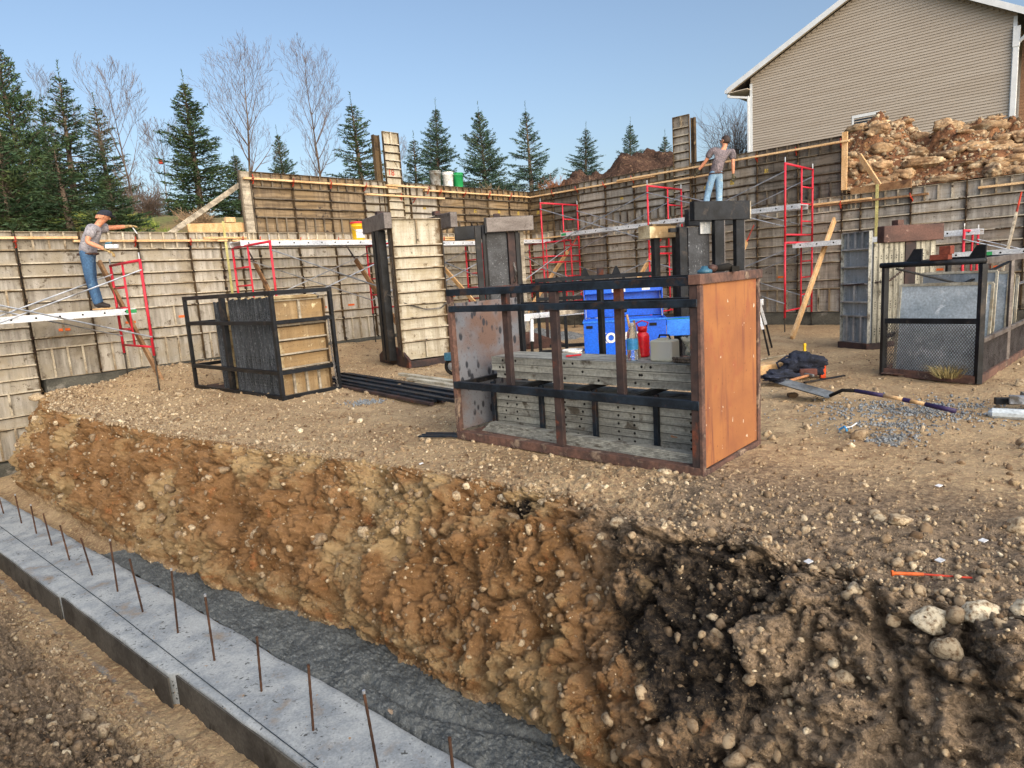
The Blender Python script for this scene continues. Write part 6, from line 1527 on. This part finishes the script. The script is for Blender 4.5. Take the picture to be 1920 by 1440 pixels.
# ------------------------------------------------------------------ trees
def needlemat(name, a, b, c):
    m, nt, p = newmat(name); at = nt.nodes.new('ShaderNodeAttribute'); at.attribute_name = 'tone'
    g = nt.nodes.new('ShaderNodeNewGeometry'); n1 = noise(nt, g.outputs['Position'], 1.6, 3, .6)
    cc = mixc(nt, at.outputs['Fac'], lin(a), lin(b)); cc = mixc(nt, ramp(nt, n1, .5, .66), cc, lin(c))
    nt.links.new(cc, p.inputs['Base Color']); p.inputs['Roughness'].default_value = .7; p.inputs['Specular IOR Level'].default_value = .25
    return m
MT['needle'] = needlemat('spruce_needles', '#1f2f25', '#3f5638', '#505c35'); MT['needle2'] = needlemat('blue_spruce_needles', '#243730', '#435c4c', '#51634d')
MT['bark'] = wmat('grey_brown_bark', '#6d5f52', '#4b4038', '#8b8072', s=(6, 6, 1.5), rough=.9, bmp=.5); MT['twig'] = wmat('bare_twig', '#6b5d55', '#534740', rough=.9, bmp=0)
def conifer_data(seed, H, Rr, dens=1.0, gap=.0, top=1.0):
    rr = np.random.default_rng(seed); V = []; T_ = []
    nb = int(150*dens*H/5.5)
    bran = MB()
    for i in range(nb):
        t = (i+rr.random())/nb; t = t**.92
        z = H*(.03+.95*t); L = Rr*(1-t)**.80*rr.uniform(.55, 1.18)*(1+.18*math.sin(t*34+seed))+.07
        az = i*2.39996+rr.normal(0, .25)
        tilt = .55*t+rr.normal(0, .10)-.12*(1-t)
        if rr.random() < gap: continue
        dirv = np.array([math.cos(az)*math.cos(tilt), math.sin(az)*math.cos(tilt), math.sin(tilt)])
        side = np.array([-math.sin(az), math.cos(az), 0]); upv = np.cross(dirv, side); upv = -upv if upv[2] < 0 else upv
        p0 = np.array([0, 0, z])
        bran.tube([tuple(p0), tuple(p0+dirv*L*.5+upv*.0), tuple(p0+dirv*L*.95+upv*L*.08)], [.016*H/6+.004, .010, .003], 4, cap=False)
        nt_ = max(6, int(L*31))
        s_ = rr.uniform(.12, 1, nt_)
        for q in s_:
            sg = 1 if rr.random() < .5 else -1
            tl = (L*(1-q)*.5+.10)*rr.uniform(.6, 1.15)
            td = dirv*.75+side*sg*rr.uniform(.45, 1.0)+upv*rr.uniform(-.35, .25); td /= np.linalg.norm(td)
            b = p0+dirv*L*q+upv*(L*.10*q*q); nn_ = max(2, int(tl/.065))
            for k in range(nn_):
                c = b+td*tl*(k+.5)/nn_+rr.normal(0, .012, 3)
                a1 = td+rr.normal(0, .55, 3); a1 /= np.linalg.norm(a1); a2 = np.cross(a1, rr.normal(size=3)); a2 /= np.linalg.norm(a2)+1e-6
                l = rr.uniform(.045, .085); w = rr.uniform(.010, .022)
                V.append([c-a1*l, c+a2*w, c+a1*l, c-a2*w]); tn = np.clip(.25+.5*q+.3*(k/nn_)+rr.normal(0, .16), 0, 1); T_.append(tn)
    # leader
    for k in range(22):
        c = np.array([0, 0, H*(.97+.0)+.03*k*H/6]); a1 = rr.normal(0, .6, 3)+np.array([0, 0, 1.1]); a1 /= np.linalg.norm(a1); a2 = np.cross(a1, rr.normal(size=3)); a2 /= np.linalg.norm(a2)
        V.append([c-a1*.02, c+a2*.012, c+a1*.1, c-a2*.012]); T_.append(.5)
    V = np.array(V).reshape(-1, 3); return V, np.repeat(np.array(T_), 4), bran
_cm = {}
VAR = ((6.0,1.75,1.25,.05,601),(6.0,1.5,1.0,.14,602),(6.0,2.0,1.35,.05,603),(6.0,1.7,1.0,.18,604),(5.0,1.9,1.4,.0,605),(6.0,1.6,1.15,.1,606),(6.0,1.9,1.1,.1,607),(6.0,1.6,1.3,.05,608))
def conifer(x, y, z0, ztop, Rr, label, seed, dens=1.0, gap=0.0, mat='needle', lean=0.0):
    H = ztop-z0+.6; Rr = Rr*1.22; k = seed % len(VAR); hv, rv, dv, gv, sd = VAR[k]
    if gap: k = 3 if seed % 2 else 1; hv, rv, dv, gv, sd = VAR[k]
    if (k, mat) not in _cm:
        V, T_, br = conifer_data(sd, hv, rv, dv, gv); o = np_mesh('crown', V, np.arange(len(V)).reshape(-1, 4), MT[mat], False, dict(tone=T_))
        me = o.data; bpy.data.objects.remove(o); br.tube([(0, 0, -.2), (0, 0, hv*.5), (0, 0, hv)], [.022*hv, .013*hv, .006], 8)
        _cm[(k, mat)] = (me, br.mesh('trunk', MT['bark']))
    root = empty('spruce_tree', label, 'spruce tree', (x, y, z0-.6), R.uniform(0, 6), 'spruces behind the walls'); root.scale = (Rr/rv*R.uniform(.88, 1.12), Rr/rv*R.uniform(.88, 1.12), H/hv); root.rotation_euler = (R.uniform(-.05, .05), R.uniform(-.05, .05), R.uniform(0, 6))
    for nm, me in zip(('crown', 'trunk'), _cm[(k, mat)]):
        o = bpy.data.objects.new(nm, me); col.objects.link(o); o.parent = root
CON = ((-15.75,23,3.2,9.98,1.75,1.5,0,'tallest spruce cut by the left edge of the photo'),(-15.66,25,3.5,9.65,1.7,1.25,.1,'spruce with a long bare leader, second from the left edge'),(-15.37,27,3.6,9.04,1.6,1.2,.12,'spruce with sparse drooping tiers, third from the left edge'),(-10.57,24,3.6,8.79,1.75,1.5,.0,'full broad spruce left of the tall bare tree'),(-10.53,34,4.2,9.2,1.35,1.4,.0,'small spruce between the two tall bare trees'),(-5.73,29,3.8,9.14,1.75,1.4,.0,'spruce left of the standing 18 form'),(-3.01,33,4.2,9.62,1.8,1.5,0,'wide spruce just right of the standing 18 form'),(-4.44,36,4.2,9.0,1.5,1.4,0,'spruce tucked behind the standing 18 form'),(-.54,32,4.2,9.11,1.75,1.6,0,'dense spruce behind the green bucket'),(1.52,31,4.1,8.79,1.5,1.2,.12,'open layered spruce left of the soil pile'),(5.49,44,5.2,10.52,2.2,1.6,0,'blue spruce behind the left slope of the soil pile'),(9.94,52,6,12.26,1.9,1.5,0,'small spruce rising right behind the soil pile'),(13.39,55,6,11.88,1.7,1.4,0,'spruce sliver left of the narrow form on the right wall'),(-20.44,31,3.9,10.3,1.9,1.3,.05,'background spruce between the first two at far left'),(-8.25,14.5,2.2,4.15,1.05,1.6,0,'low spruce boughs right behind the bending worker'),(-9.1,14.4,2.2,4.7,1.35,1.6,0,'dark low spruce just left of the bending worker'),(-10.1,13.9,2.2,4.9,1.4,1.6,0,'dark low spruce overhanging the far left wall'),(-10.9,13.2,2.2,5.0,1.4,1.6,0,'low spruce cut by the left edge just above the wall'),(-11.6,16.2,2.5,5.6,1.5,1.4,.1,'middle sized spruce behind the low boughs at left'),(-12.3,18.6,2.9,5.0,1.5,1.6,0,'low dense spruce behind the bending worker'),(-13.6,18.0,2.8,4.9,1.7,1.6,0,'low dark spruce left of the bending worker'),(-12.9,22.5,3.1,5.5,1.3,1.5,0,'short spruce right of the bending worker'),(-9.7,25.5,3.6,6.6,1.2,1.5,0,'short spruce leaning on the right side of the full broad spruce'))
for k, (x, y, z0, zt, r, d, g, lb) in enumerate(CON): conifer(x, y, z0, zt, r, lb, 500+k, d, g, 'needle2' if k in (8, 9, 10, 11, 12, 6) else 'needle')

def bare_tree(x, y, z0, ztop, hw, label, seed, style=0, r0=.07, rz=0.0, name='bare_tree'):
    rr = random.Random(seed); H = (ztop-z0)*.86; root = empty(name, label, 'bare tree', (x, y, z0), rz, 'leafless trees behind the walls')
    br = MB(); tr = MB()
    def grow(p, d, L, r, depth, out):
        n = 5 if depth < 2 else 4; pts = [p]; rs = [r]; cur = Vector(p); dd = Vector(d)
        kids = []
        for i in range(n):
            dd = (dd+Vector((rr.gauss(0, .05), rr.gauss(0, .05), .06+.03*depth))).normalized(); cur = cur+dd*L/n; pts.append(cur.copy()); rs.append(max(.0032, r*(1-.85*(i+1)/n)))
            if i >= (1 if depth else 1): kids.append((cur.copy(), dd.copy(), rs[-1], (i+1)/n))
        out.tube(pts, rs, 5 if depth < 2 else 3, cap=False)
        if depth >= 4: return
        for (c, d0, rk_, f) in kids:
            for _ in range((1, 2, 1, 1, 1)[depth]):
                a = rr.uniform(0, 6.28); sp = rr.uniform(.45, .75) if style == 0 else rr.uniform(.5, .9)
                o1_ = d0.orthogonal().normalized(); o2_ = d0.cross(o1_); nd = (d0*math.cos(sp)+(o1_*math.cos(a)+o2_*math.sin(a))*math.sin(sp)).normalized()
                grow(c, nd, L*rr.uniform(.38, .6)*(1.1-.3*f), max(.004, rk_*.55), depth+1, br)
    # trunk
    n = 12; pts = []; rs = []; cur = Vector((0, 0, -.5)); lean = Vector((rr.uniform(-.05, .05), rr.uniform(-.05, .05), 1)) if style != 2 else Vector((-.28, 0, 1)); 
    for i in range(n+1):
        pts.append(cur.copy()); rs.append(max(.008, r0*(1-i/(n+.7)))); cur = cur+(lean+Vector((rr.gauss(0, .03), rr.gauss(0, .03), 0))).normalized()*(H+.5)/n
    tr.tube(pts, rs, 8)
    tr.build('trunk', MT['bark'], root)
    for i in range(3, n):
        f = i/n
        k = (2 if style != 1 else 3)
        for _ in range(k):
            a = rr.uniform(0, 6.28); env = math.sin(math.pi*min(1, (1.08-f)*1.15))**.8
            up = rr.uniform(1.0, 1.8); d = Vector((math.cos(a), math.sin(a), up)).normalized()
            grow(pts[i], d, max(.35, hw*1.35*env*rr.uniform(.7, 1.1)), rs[i]*.55, 1, br)
    br.build('crown', MT['twig'], root)
BARE = ((-11.77,22,3.2,8.82,1.2,0,.055,'bare tree with spread pale limbs right of the bending worker'),(-11.82,24,3.5,7.8,.9,0,.035,'thin bare sapling with a nest box left of the broad spruce'),(-9.93,27,3.6,11.2,1.55,1,.085,'tallest bare tree, behind the end of the upper left wall'),(-7.42,29,3.8,11.54,1.5,1,.075,'tall bare tree between two small spruces'),(-19.51,30,4.0,11.9,1.2,0,.04,'wispy bare tree behind the leftmost spruce'),(-19.93,33,4.0,11.75,1.2,0,.04,'faint bare tree behind the second spruce'),(-6.55,44,5.2,11.3,1.0,0,.04,'faint far bare tree behind the standing 18 form'))
for k, (x, y, z0, zt, hw, st, r0, lb) in enumerate(BARE): bare_tree(x, y, z0, zt, hw, lb, 700+k, st, r0)
b = empty('nest_box', 'small dark bird box on the thin bare sapling', 'bird box', (-11.71, 23.9, 6.15), .3); RP(b, 'box', 'redor', (-.06, .06, -.06, .06, 0, .14)); RP(b, 'lid', 'hole', (-.075, .075, -.08, .07, .141, .16))
# bushes
def bush(x, y, z0, h, r, label, seed, n=26, mat='twig'):
    rr = random.Random(seed); m = MB()
    for i in range(n):
        a = rr.uniform(0, 6.28); sp = rr.uniform(.1, .9); p = Vector((0, 0, 0)); d = Vector((math.cos(a)*sp, math.sin(a)*sp, 1)).normalized(); L = h*rr.uniform(.7, 1.05); pts = [p]; cur = p; rs = [.014]
        for k in range(6):
            d = (d+Vector((rr.gauss(0, .12), rr.gauss(0, .12), .02))).normalized(); cur = cur+d*L/6; pts.append(cur); rs.append(.014*(1-k/7))
            for q in range(3):
                dd = (d+Vector((rr.gauss(0, .6), rr.gauss(0, .6), rr.gauss(0, .4)))).normalized(); l = rr.uniform(.12, .4)*r; mid = cur+dd*l; m.tube([cur, mid, mid+(dd+Vector((rr.gauss(0, .5), rr.gauss(0, .5), .2)))*l*.6], [.006, .005, .003], 3, cap=False)
        m.tube(pts, rs, 4, cap=False)
    o = m.build('bush', MT[mat], None, (x, y, z0)); return tag(o, label, 'bush', None)
bush(13.2, 38, 6.2, 3.4, 2.4, 'round leafless bush left of the house behind the standing worker', 3, 60)
MT['dryweed'] = wmat('dry_weed_stem', '#9b8468', '#7a6650', s=(5, 5, 5), rough=.9, bmp=0); MT['weedred'] = wmat('russet_weed', '#8e5a3a', '#6c4a32', rough=.9, bmp=0)
bush(-7.3, 16.6, 3.0, .5, .4, 'dry brown weeds behind the grey diagonal brace', 4, 40, 'dryweed')
bush(-8.1, 17.6, 3.1, .5, .5, 'dry weeds on the grassy bank left of the brace', 5, 34, 'dryweed')
bush(-9.9, 19.0, 3.6, .8, .8, 'dark leafless shrub on the grassy bank under the sapling', 6, 40)
bush(1.9, 23, 3.75, .85, .6, 'russet weeds above the wall corner', 7, 36, 'weedred')
bush(3.0, 23.4, 3.8, .7, .5, 'dark tangled weeds right of the russet weeds', 8, 40)
bush(-.4, 24, 3.7, .9, .5, 'pale dry stems beside the dense spruce', 9, 24, 'dryweed')
# grass on the bank
def grass():
    n = 15000; r_ = np.random.default_rng(5)
    u = r_.uniform(-11.2, -8.9, n); d = r_.uniform(.6, 8.5, n)**1.0
    u2 = np.concatenate([u, r_.uniform(-2, 3.5, 5000)]); d2 = np.concatenate([d, r_.uniform(2.5, 6, 5000)]); n = len(u2)
    x = CX+math.cos(TA)*u2-math.sin(TA)*d2; y = CY+math.sin(TA)*u2+math.cos(TA)*d2
    bf = bpy.data.objects['backfill_ground'].data; A = np.empty(len(bf.vertices)*3, np.float32); bf.vertices.foreach_get('co', A); A = A.reshape(-1, 3)
    A = A[(np.abs(A[:, 0]) < 30) & (A[:, 1] < 40)]
    from mathutils.kdtree import KDTree
    kd = KDTree(len(A)); [kd.insert((a[0], a[1], 0), i) for i, a in enumerate(A)]; kd.balance()
    z = np.array([A[kd.find((a, b, 0))[1]][2] for a, b in zip(x, y)])
    k = pn(x/.9, y/.9, 0*x) > -.15; x, y, z = x[k], y[k], z[k]; n = len(x)
    a = r_.uniform(0, 6.28, n); h = r_.uniform(.06, .26, n); w = .008; ln = r_.uniform(.02, .12, n)
    P = np.stack([x, y, z], -1); dx = np.stack([np.cos(a), np.sin(a), 0*a], -1); px_ = np.stack([-np.sin(a), np.cos(a), 0*a], -1)
    V = np.stack([P-px_*w, P+px_*w, P+dx*ln[:, None]+np.stack([0*a, 0*a, h], -1)], 1).reshape(-1, 3)
    o = np_mesh('bank_grass', V, np.arange(len(V)).reshape(-1, 3), needlemat('grass_blades', '#5f7a2f', '#8f9a4a', '#a08f58'), False, dict(tone=np.repeat(r_.random(n), 3)))
    tag(o, 'patchy green grass on the bank behind the left wall', 'grass', kind='stuff')
grass()

# ------------------------------------------------------------------ people
def skinmesh(pts, edges, sub=2, root=0):
    """pts: list of (x,y,z,rx,ry)"""
    me = bpy.data.meshes.new('s'); me.from_pydata([p[:3] for p in pts], edges, []); o = bpy.data.objects.new('s', me); col.objects.link(o)
    md = o.modifiers.new('k', 'SKIN'); md.use_smooth_shade = True; md.branch_smoothing = .6
    for i, p in enumerate(pts):
        sv_ = me.skin_vertices[0].data[i]; sv_.radius = (p[3], p[4] if len(p) > 4 else p[3]); sv_.use_root = (i == root)
    sm = o.modifiers.new('u', 'SUBSURF'); sm.levels = sub; sm.render_levels = sub
    dg = bpy.context.evaluated_depsgraph_get(); out = bpy.data.meshes.new_from_object(o.evaluated_get(dg)); bpy.data.objects.remove(o); bpy.data.meshes.remove(me)
    return out
def addskin(name, mats, parent, pts, edges, sub=2, root=0):
    me = skinmesh(pts, edges, sub, root); me.name = name; me.materials.clear(); me.materials.append(MT[mats]); me.polygons.foreach_set('use_smooth', [True]*len(me.polygons))
    o = bpy.data.objects.new(name, me); col.objects.link(o); o.parent = parent; return o
MT['skin'] = wmat('sunburnt_skin', '#c98c6c', '#b87a5c', rough=.55, bmp=.03, spec=.4); MT['hair'] = wmat('dark_hair', '#3a2c26', '#2a201c', s=(20, 20, 20), rough=.7)
MT['tee'] = wmat('light_grey_shirt', '#a9a6ab', '#8b8991', s=(4, 4, 4), rough=.9, bmp=1, bd=.04); MT['tee2'] = wmat('mauve_grey_shirt', '#7f7478', '#6a6266', '#8f8285', s=(6, 6, 6), s3=8, rough=.9, bmp=1, bd=.04)
MT['jean'] = wmat('blue_denim', '#3f5f80', '#2c4664', '#5e7a92', s=(5, 5, 2), s3=9, rough=.9, bmp=.4, bd=.012); MT['jean2'] = wmat('pale_denim', '#86a5bd', '#6585a2', '#a8aa9a', s=(5, 5, 2), s3=6, rough=.9, bmp=.4, bd=.012)
MT['boot'] = wmat('black_work_boot', '#2b2422', '#1c1817', rough=.7); MT['sole'] = wmat('tan_boot_sole', '#c7a070', '#a98458', rough=.8); MT['glove'] = wmat('tan_work_glove', '#b0986a', '#8d7650', s=(8, 8, 8), rough=.9, bmp=.3); MT['gloved'] = wmat('dark_work_glove', '#57513f', '#3b382c', rough=.9, bmp=.3); MT['cap'] = wmat('navy_cap', '#2a3040', '#20242f', rough=.85); MT['belt'] = wmat('brown_belt', '#4a3228', '#36241d', rough=.7)
def person(label, loc, J, faces, mats, hair_or_cap, glove_mats, head_dir, extras=None):
    P = empty('person', label, 'person', loc, 0)
    V = lambda k: Vector(J[k])
    hips, waist, chest, neck, head = V('hips'), V('waist'), V('chest'), V('neck'), V('head')
    up = (neck-hips).normalized(); hd = Vector(head_dir).normalized()
    # body: one continuous skin
    pts = []; E = []
    def ad(v, r, r2=None): pts.append((v.x, v.y, v.z, r, r2 or r)); return len(pts)-1
    h0 = ad(hips, .115, .10); w0 = ad(waist, .105, .085); c0 = ad(chest, .10, .08); n0 = ad(neck, .058); E += [(h0, w0), (w0, c0), (c0, n0)]
    hd0 = ad(neck.lerp(head, .55)+hd*.01, .066); hd1 = ad(head+hd*.012, .085, .092); hd2 = ad(head+(head-neck).normalized()*.07, .075); E += [(n0, hd0), (hd0, hd1), (hd1, hd2)]
    for s in ('l', 'r'):
        a = ad(V(s+'sh').lerp(chest, .22), .044); b = ad(V(s+'sh').lerp(V(s+'el'), .5), .048); c = ad(V(s+'el'), .042); d = ad(V(s+'el').lerp(V(s+'ha'), .4), .041); e_ = ad(V(s+'ha'), .027); E += [(c0, a), (a, b), (b, c), (c, d), (d, e_)]
        hp_ = V(s+'hp'); a = ad(hp_, .09); b = ad(V(s+'kn'), .058); c = ad(V(s+'kn').lerp(V(s+'an'), .35), .056); d = ad(V(s+'an'), .036); E += [(h0, a), (a, b), (b, c), (c, d)]
    addskin('body', 'skin', P, pts, E, 2, 0)
    # face: nose, ears, brow on the head
    m = MB(); sd_ = hd.cross(Vector((0, 0, 1))).normalized(); hu = (head-neck).normalized()
    f0 = head+hd*.092
    m.tube([f0+hu*.02, f0+hd*.018-hu*.015, f0-hu*.022], [.008, .013, .010], 8)
    m.build('nose', MT['skin'], P, smooth=True)
    for sg in (-1, 1):
        m = MB(); m.tube([head+sd_*sg*.082-hu*.02, head+sd_*sg*.094, head+sd_*sg*.088+hu*.022], [.009, .014, .010], 8); m.build('ear', MT['skin'], P, smooth=True)
    m = MB()
    for sg in (-1, 1): m.tube([head+hd*.088+sd_*sg*.034+hu*.016, head+hd*.094+sd_*sg*.034+hu*.016], .009, 8)
    m.tube([head+hd*.084-hu*.045-sd_*.022, head+hd*.090-hu*.045, head+hd*.084-hu*.045+sd_*.022], .005, 6)
    m.build('eyes_and_mouth', MT['hair'], P)
    # shirt
    pts = []; E = []
    lo = hips.lerp(waist, .25); lo = hips.lerp(waist, -.5); a0 = ad(lo, .185, .165); a1 = ad(waist, .18, .16); a2 = ad(chest, .215, .17); a3 = ad(chest.lerp(neck, .80), .112, .10); E = [(a0, a1), (a1, a2), (a2, a3)]
    for s in ('l', 'r'):
        bm_ = ad(V(s+'sh').lerp(chest, .5)+Vector((0, 0, .0)), .118); b0 = ad(V(s+'sh'), .092); b1 = ad(V(s+'sh').lerp(V(s+'el'), .42), .088); b2 = ad(V(s+'sh').lerp(V(s+'el'), .74), .074); E += [(a2, bm_), (bm_, b0), (b0, b1), (b1, b2)]
    addskin('shirt', mats[0], P, pts, E, 2, 0)
    pts = []; E = []
    a0 = ad(hips.lerp(waist, .7), .165, .148); a1 = ad(hips, .165, .148); E = [(a0, a1)]
    for s in ('l', 'r'):
        b0 = ad(V(s+'hp'), .104); b1 = ad(V(s+'hp').lerp(V(s+'kn'), .5), .092); b2 = ad(V(s+'kn'), .076); b3 = ad(V(s+'kn').lerp(V(s+'an'), .5), .074); b4 = ad(V(s+'an')-Vector((0, 0, .03)), .070); E += [(a1, b0), (b0, b1), (b1, b2), (b2, b3), (b3, b4)]
    addskin('jeans', mats[1], P, pts, E, 2, 1)
    for s in ('l', 'r'):
        an = V(s+'an'); to = V(s+'to'); d = (to-an); d.z = 0; d.normalize()
        pts = []; z0 = 0
        a = ad(an+Vector((0, 0, .05)), .062); b = ad(an-Vector((0, 0, .02)), .058); c = ad(Vector((an.x, an.y, to.z+.03))-d*.05, .045); e_ = ad(Vector((an.x, an.y, to.z+.035))+d*.12, .046, .04); f = ad(to+Vector((0, 0, .025))+d*.02, .036, .03)
        addskin('boot', 'boot', P, pts, [(a, b), (b, c), (b, e_), (e_, f)], 2, 1)
        m = MB(); q0 = Vector((an.x, an.y, to.z-.008))-d*.085; q1 = Vector((to.x, to.y, to.z-.008))+d*.05; m.bar(q0, q1, .095, .022); m.build('boot_sole', MT['sole'], P, bevel=.008)
    bl = hips.lerp(waist, .38)
    m = MB(); ax = (waist-hips).normalized(); o1_ = ax.orthogonal().normalized(); o2_ = ax.cross(o1_)
    m.tube([bl-Vector((0, 0, .06))+(Vector((math.cos(t)*.15, math.sin(t)*.13, 0))) for t in np.linspace(0, 2*math.pi, 25)], .017, 6, cap=False); m.build('belt', MT['belt'], P, smooth=True)
    # gloved hands: palm + five fingers
    for s, gm_, curl in (('l', glove_mats[0], .5), ('r', glove_mats[1], .9)):
        w = V(s+'ha'); d = (w-V(s+'el')).normalized(); sdv = d.cross(Vector((0, 0, 1))); sdv = sdv.normalized() if sdv.length > .1 else Vector((1, 0, 0)); pal = d.cross(sdv).normalized()
        if 'fd'+s in J: d = Vector(J['fd'+s]).normalized()
        pts = []; E = []; cuff = ad(w-d*.05, .034); wr = ad(w, .030); pm_ = ad(w+d*.05, .040, .026); kn_ = ad(w+d*.085, .040, .022); E = [(cuff, wr), (wr, pm_), (pm_, kn_)]
        addskin('glove', gm_, P, pts, E, 2, 0)
        m = MB()
        for i, (o_, L_) in enumerate(((-.030, .062), (-.010, .072), (.010, .068), (.029, .052))):
            b0 = w+d*.085+sdv*o_; b1 = b0+d*L_*.5+pal*curl*.012; b2 = b1+d*L_*.32+pal*curl*.028; b3 = b2+d*L_*.12+pal*curl*.03
            m.tube([b0, b1, b2, b3], [.0115, .011, .010, .008], 8)
        b0 = w+d*.03+sdv*.034; m.tube([b0, b0+d*.03+sdv*.022+pal*.01, b0+d*.062+sdv*.024+pal*.022], [.014, .0125, .010], 8)
        m.build('fingers', MT[gm_], P, smooth=True)
    # hair / cap
    if hair_or_cap == 'cap':
        m = MB(); pr_ = [(.102, .0), (.104, .03), (.098, .065), (.075, .095), (.04, .11), (.001, .115)]
        tmp = MB(); tmp.lathe(pr_, n=20); M_ = Matrix((sd_, hd, hu)).transposed()
        m.add([head+M_@Vector(v)+hu*.02 for v in tmp.v], tmp.f)
        br_ = [(-.075, .07), (-.07, .13), (-.04, .165), (0, .175), (.04, .165), (.07, .13), (.075, .07)]
        q = [head+hu*.03+sd_*a+hd*b for a, b in br_]; q2 = [v+hu*.008 for v in q]; n = len(q)
        m.add(q+q2, [tuple(range(n))[::-1], tuple(range(n, 2*n))]+[(i, (i+1) % n, (i+1) % n+n, i+n) for i in range(n)])
        m.build('cap', MT['cap'], P, smooth=False)
        m = MB(); tmp = MB(); tmp.lathe([(.088, -.04), (.096, .0), (.098, .02)], n=18, cap=False); m.add([head+M_@Vector(v)-hd*.008 for v in tmp.v], tmp.f); m.build('short_hair', MT['skin'], P, smooth=True)
    else:
        v, f = I3; M_ = Matrix((sd_, hd, hu)).transposed(); v2 = v.copy()
        r_ = 1+.05*fbm(v[:, 0]*3, v[:, 1]*3, v[:, 2]*3, .6, 3); v2 = v*r_[:, None]*np.array([.099, .104, .115])
        k = (v[:, 1] > .35) & (v[:, 2] < .35); v2[k] *= .80; k = v[:, 2] < -.55; v2[k] *= .82
        vv = [tuple(head+M_@(Vector(a)+Vector((0, -.012, .018)))) for a in v2]
        m = MB(); m.add(vv, [tuple(q) for q in f]); m.build('hair', MT['hair'], P, smooth=True)
        m = MB(); m.tube([head-hd*-.06+sd_*.098+hu*.02, head+hd*.095+sd_*.06+hu*.02, head+hd*.1-sd_*.06+hu*.02], .008, 6); m.build('sunglasses', MT['hole'], P)
    if extras: extras(P, J)
    return P
# worker 1, on the left plank, leaning right over the wall
x1_, y1_, _ = wp(-11.87, .80, 0)
J1 = dict(hips=(-.12,.02,.93), waist=(-.08,.03,1.08), chest=(.05,.07,1.29), neck=(.12,.10,1.42), head=(.175,.125,1.515), lsh=(-.02,.24,1.36), lel=(.20,.36,1.36), lha=(.40,.40,1.37), rsh=(.10,-.09,1.34), rel=(.06,-.22,1.10), rha=(.31,-.16,.965), lhp=(-.15,.12,.88), lkn=(-.17,.12,.50), lan=(-.11,.13,.11), lto=(.02,.16,.03), rhp=(-.08,-.07,.88), rkn=(-.09,-.06,.50), ran=(-.03,-.05,.11), rto=(.14,-.03,.03))
def ex1(P, J):
    h = Vector(J['rha'])
    m = MB(); m.bar(h+Vector((.02, -.03, .045)), h+Vector((.21, -.01, .04)), .07, .07); m.build('held_tool', MT['stwhite'], P, bevel=.01)
    m = MB(); m.tube([h+Vector((.0, -.03, .03)), h+Vector((.03, -.02, .10)), h+Vector((.12, -.02, .105))], .014, 8); m.build('held_tool_handle', MT['tblue'], P, smooth=True)
    h = Vector(J['lha']); m = MB(); m.bar(h+Vector((.07, 0, .01)), h+Vector((.14, .02, -.13)), .03, .012); m.build('held_bracket', MT['galv'], P)
person('bending worker in grey shirt, navy cap and blue jeans on the left plank', (x1_, y1_, 1.37), J1, None, ('tee', 'jean'), 'cap', ('glove', 'glove'), (.78, .6, -.18), ex1)
# worker 2, on the right plank, seen from behind
x2_, y2_, _ = wp(6.22, .85, 0, 'B')
J2 = dict(hips=(.06,.0,.90), waist=(.09,.0,1.06), chest=(.20,.02,1.33), neck=(.29,.03,1.49), head=(.30,.04,1.60), lsh=(-.01,.02,1.42), lel=(-.13,.10,1.20), lha=(-.28,.18,1.02), rsh=(.45,.0,1.38), rel=(.45,-.02,1.10), rha=(.46,.0,.85), lhp=(-.02,.0,.85), lkn=(-.11,.04,.48), lan=(-.20,.0,.12), lto=(-.24,.14,.03), rhp=(.14,.0,.85), rkn=(.15,.04,.48), ran=(.13,.0,.12), rto=(.14,.15,.03))
person('standing worker in mauve grey shirt and pale jeans seen from behind', (x2_, y2_, 2.585), J2, None, ('tee2', 'jean2'), 'hair', ('gloved', 'gloved'), (-.75, .62, .05))

# ------------------------------------------------------------------ sky, sun, camera
w = bpy.data.worlds.new('World'); scn.world = w; w.use_nodes = True
nt = w.node_tree; bg_ = nt.nodes['Background']; sk = nt.nodes.new('ShaderNodeTexSky'); sk.sky_type = 'NISHITA'; sk.sun_disc = False
SEL, SRT = rad(24), rad(152)
sk.sun_elevation = SEL; sk.sun_rotation = SRT; sk.air_density = 1.0; sk.dust_density = 3.5; sk.ozone_density = 1.3
nt.links.new(sk.outputs[0], bg_.inputs['Color']); bg_.inputs['Strength'].default_value = .095
sl_ = bpy.data.lights.new('sun', 'SUN'); sl_.energy = 2.0; sl_.angle = rad(110); sl_.color = (1, .955, .90)
so = bpy.data.objects.new('sun', sl_); col.objects.link(so)
sd3 = Vector((math.sin(SRT)*math.cos(SEL), math.cos(SRT)*math.cos(SEL), math.sin(SEL)))
so.rotation_euler = (-sd3).to_track_quat('-Z', 'Y').to_euler()
cam = bpy.data.cameras.new('camera'); co = bpy.data.objects.new('camera', cam); col.objects.link(co)
cam.sensor_fit = 'HORIZONTAL'; cam.sensor_width = 36; cam.lens = 36*1228.76/1920; cam.clip_end = 1500; cam.clip_start = .05
roll = math.atan(-.0653); pitch = math.atan((720-520.41)*math.cos(roll)/1228.76)
fw_ = Vector((0, math.cos(pitch), -math.sin(pitch))); u0_ = Vector((0, math.sin(pitch), math.cos(pitch))); r0_ = Vector((1, 0, 0)); c_, s_ = math.cos(roll), math.sin(roll)
Xc = r0_*c_+u0_*s_; Uc = -r0_*s_+u0_*c_
co.matrix_world = Matrix(((Xc.x, Uc.x, -fw_.x, 0), (Xc.y, Uc.y, -fw_.y, 0), (Xc.z, Uc.z, -fw_.z, 1.466), (0, 0, 0, 1)))
scn.camera = co
scn.view_settings.view_transform = 'Standard'; scn.view_settings.look = 'None'; scn.view_settings.exposure = 1.1; scn.view_settings.gamma = 1
scn.render.resolution_x = 1024; scn.render.resolution_y = 768
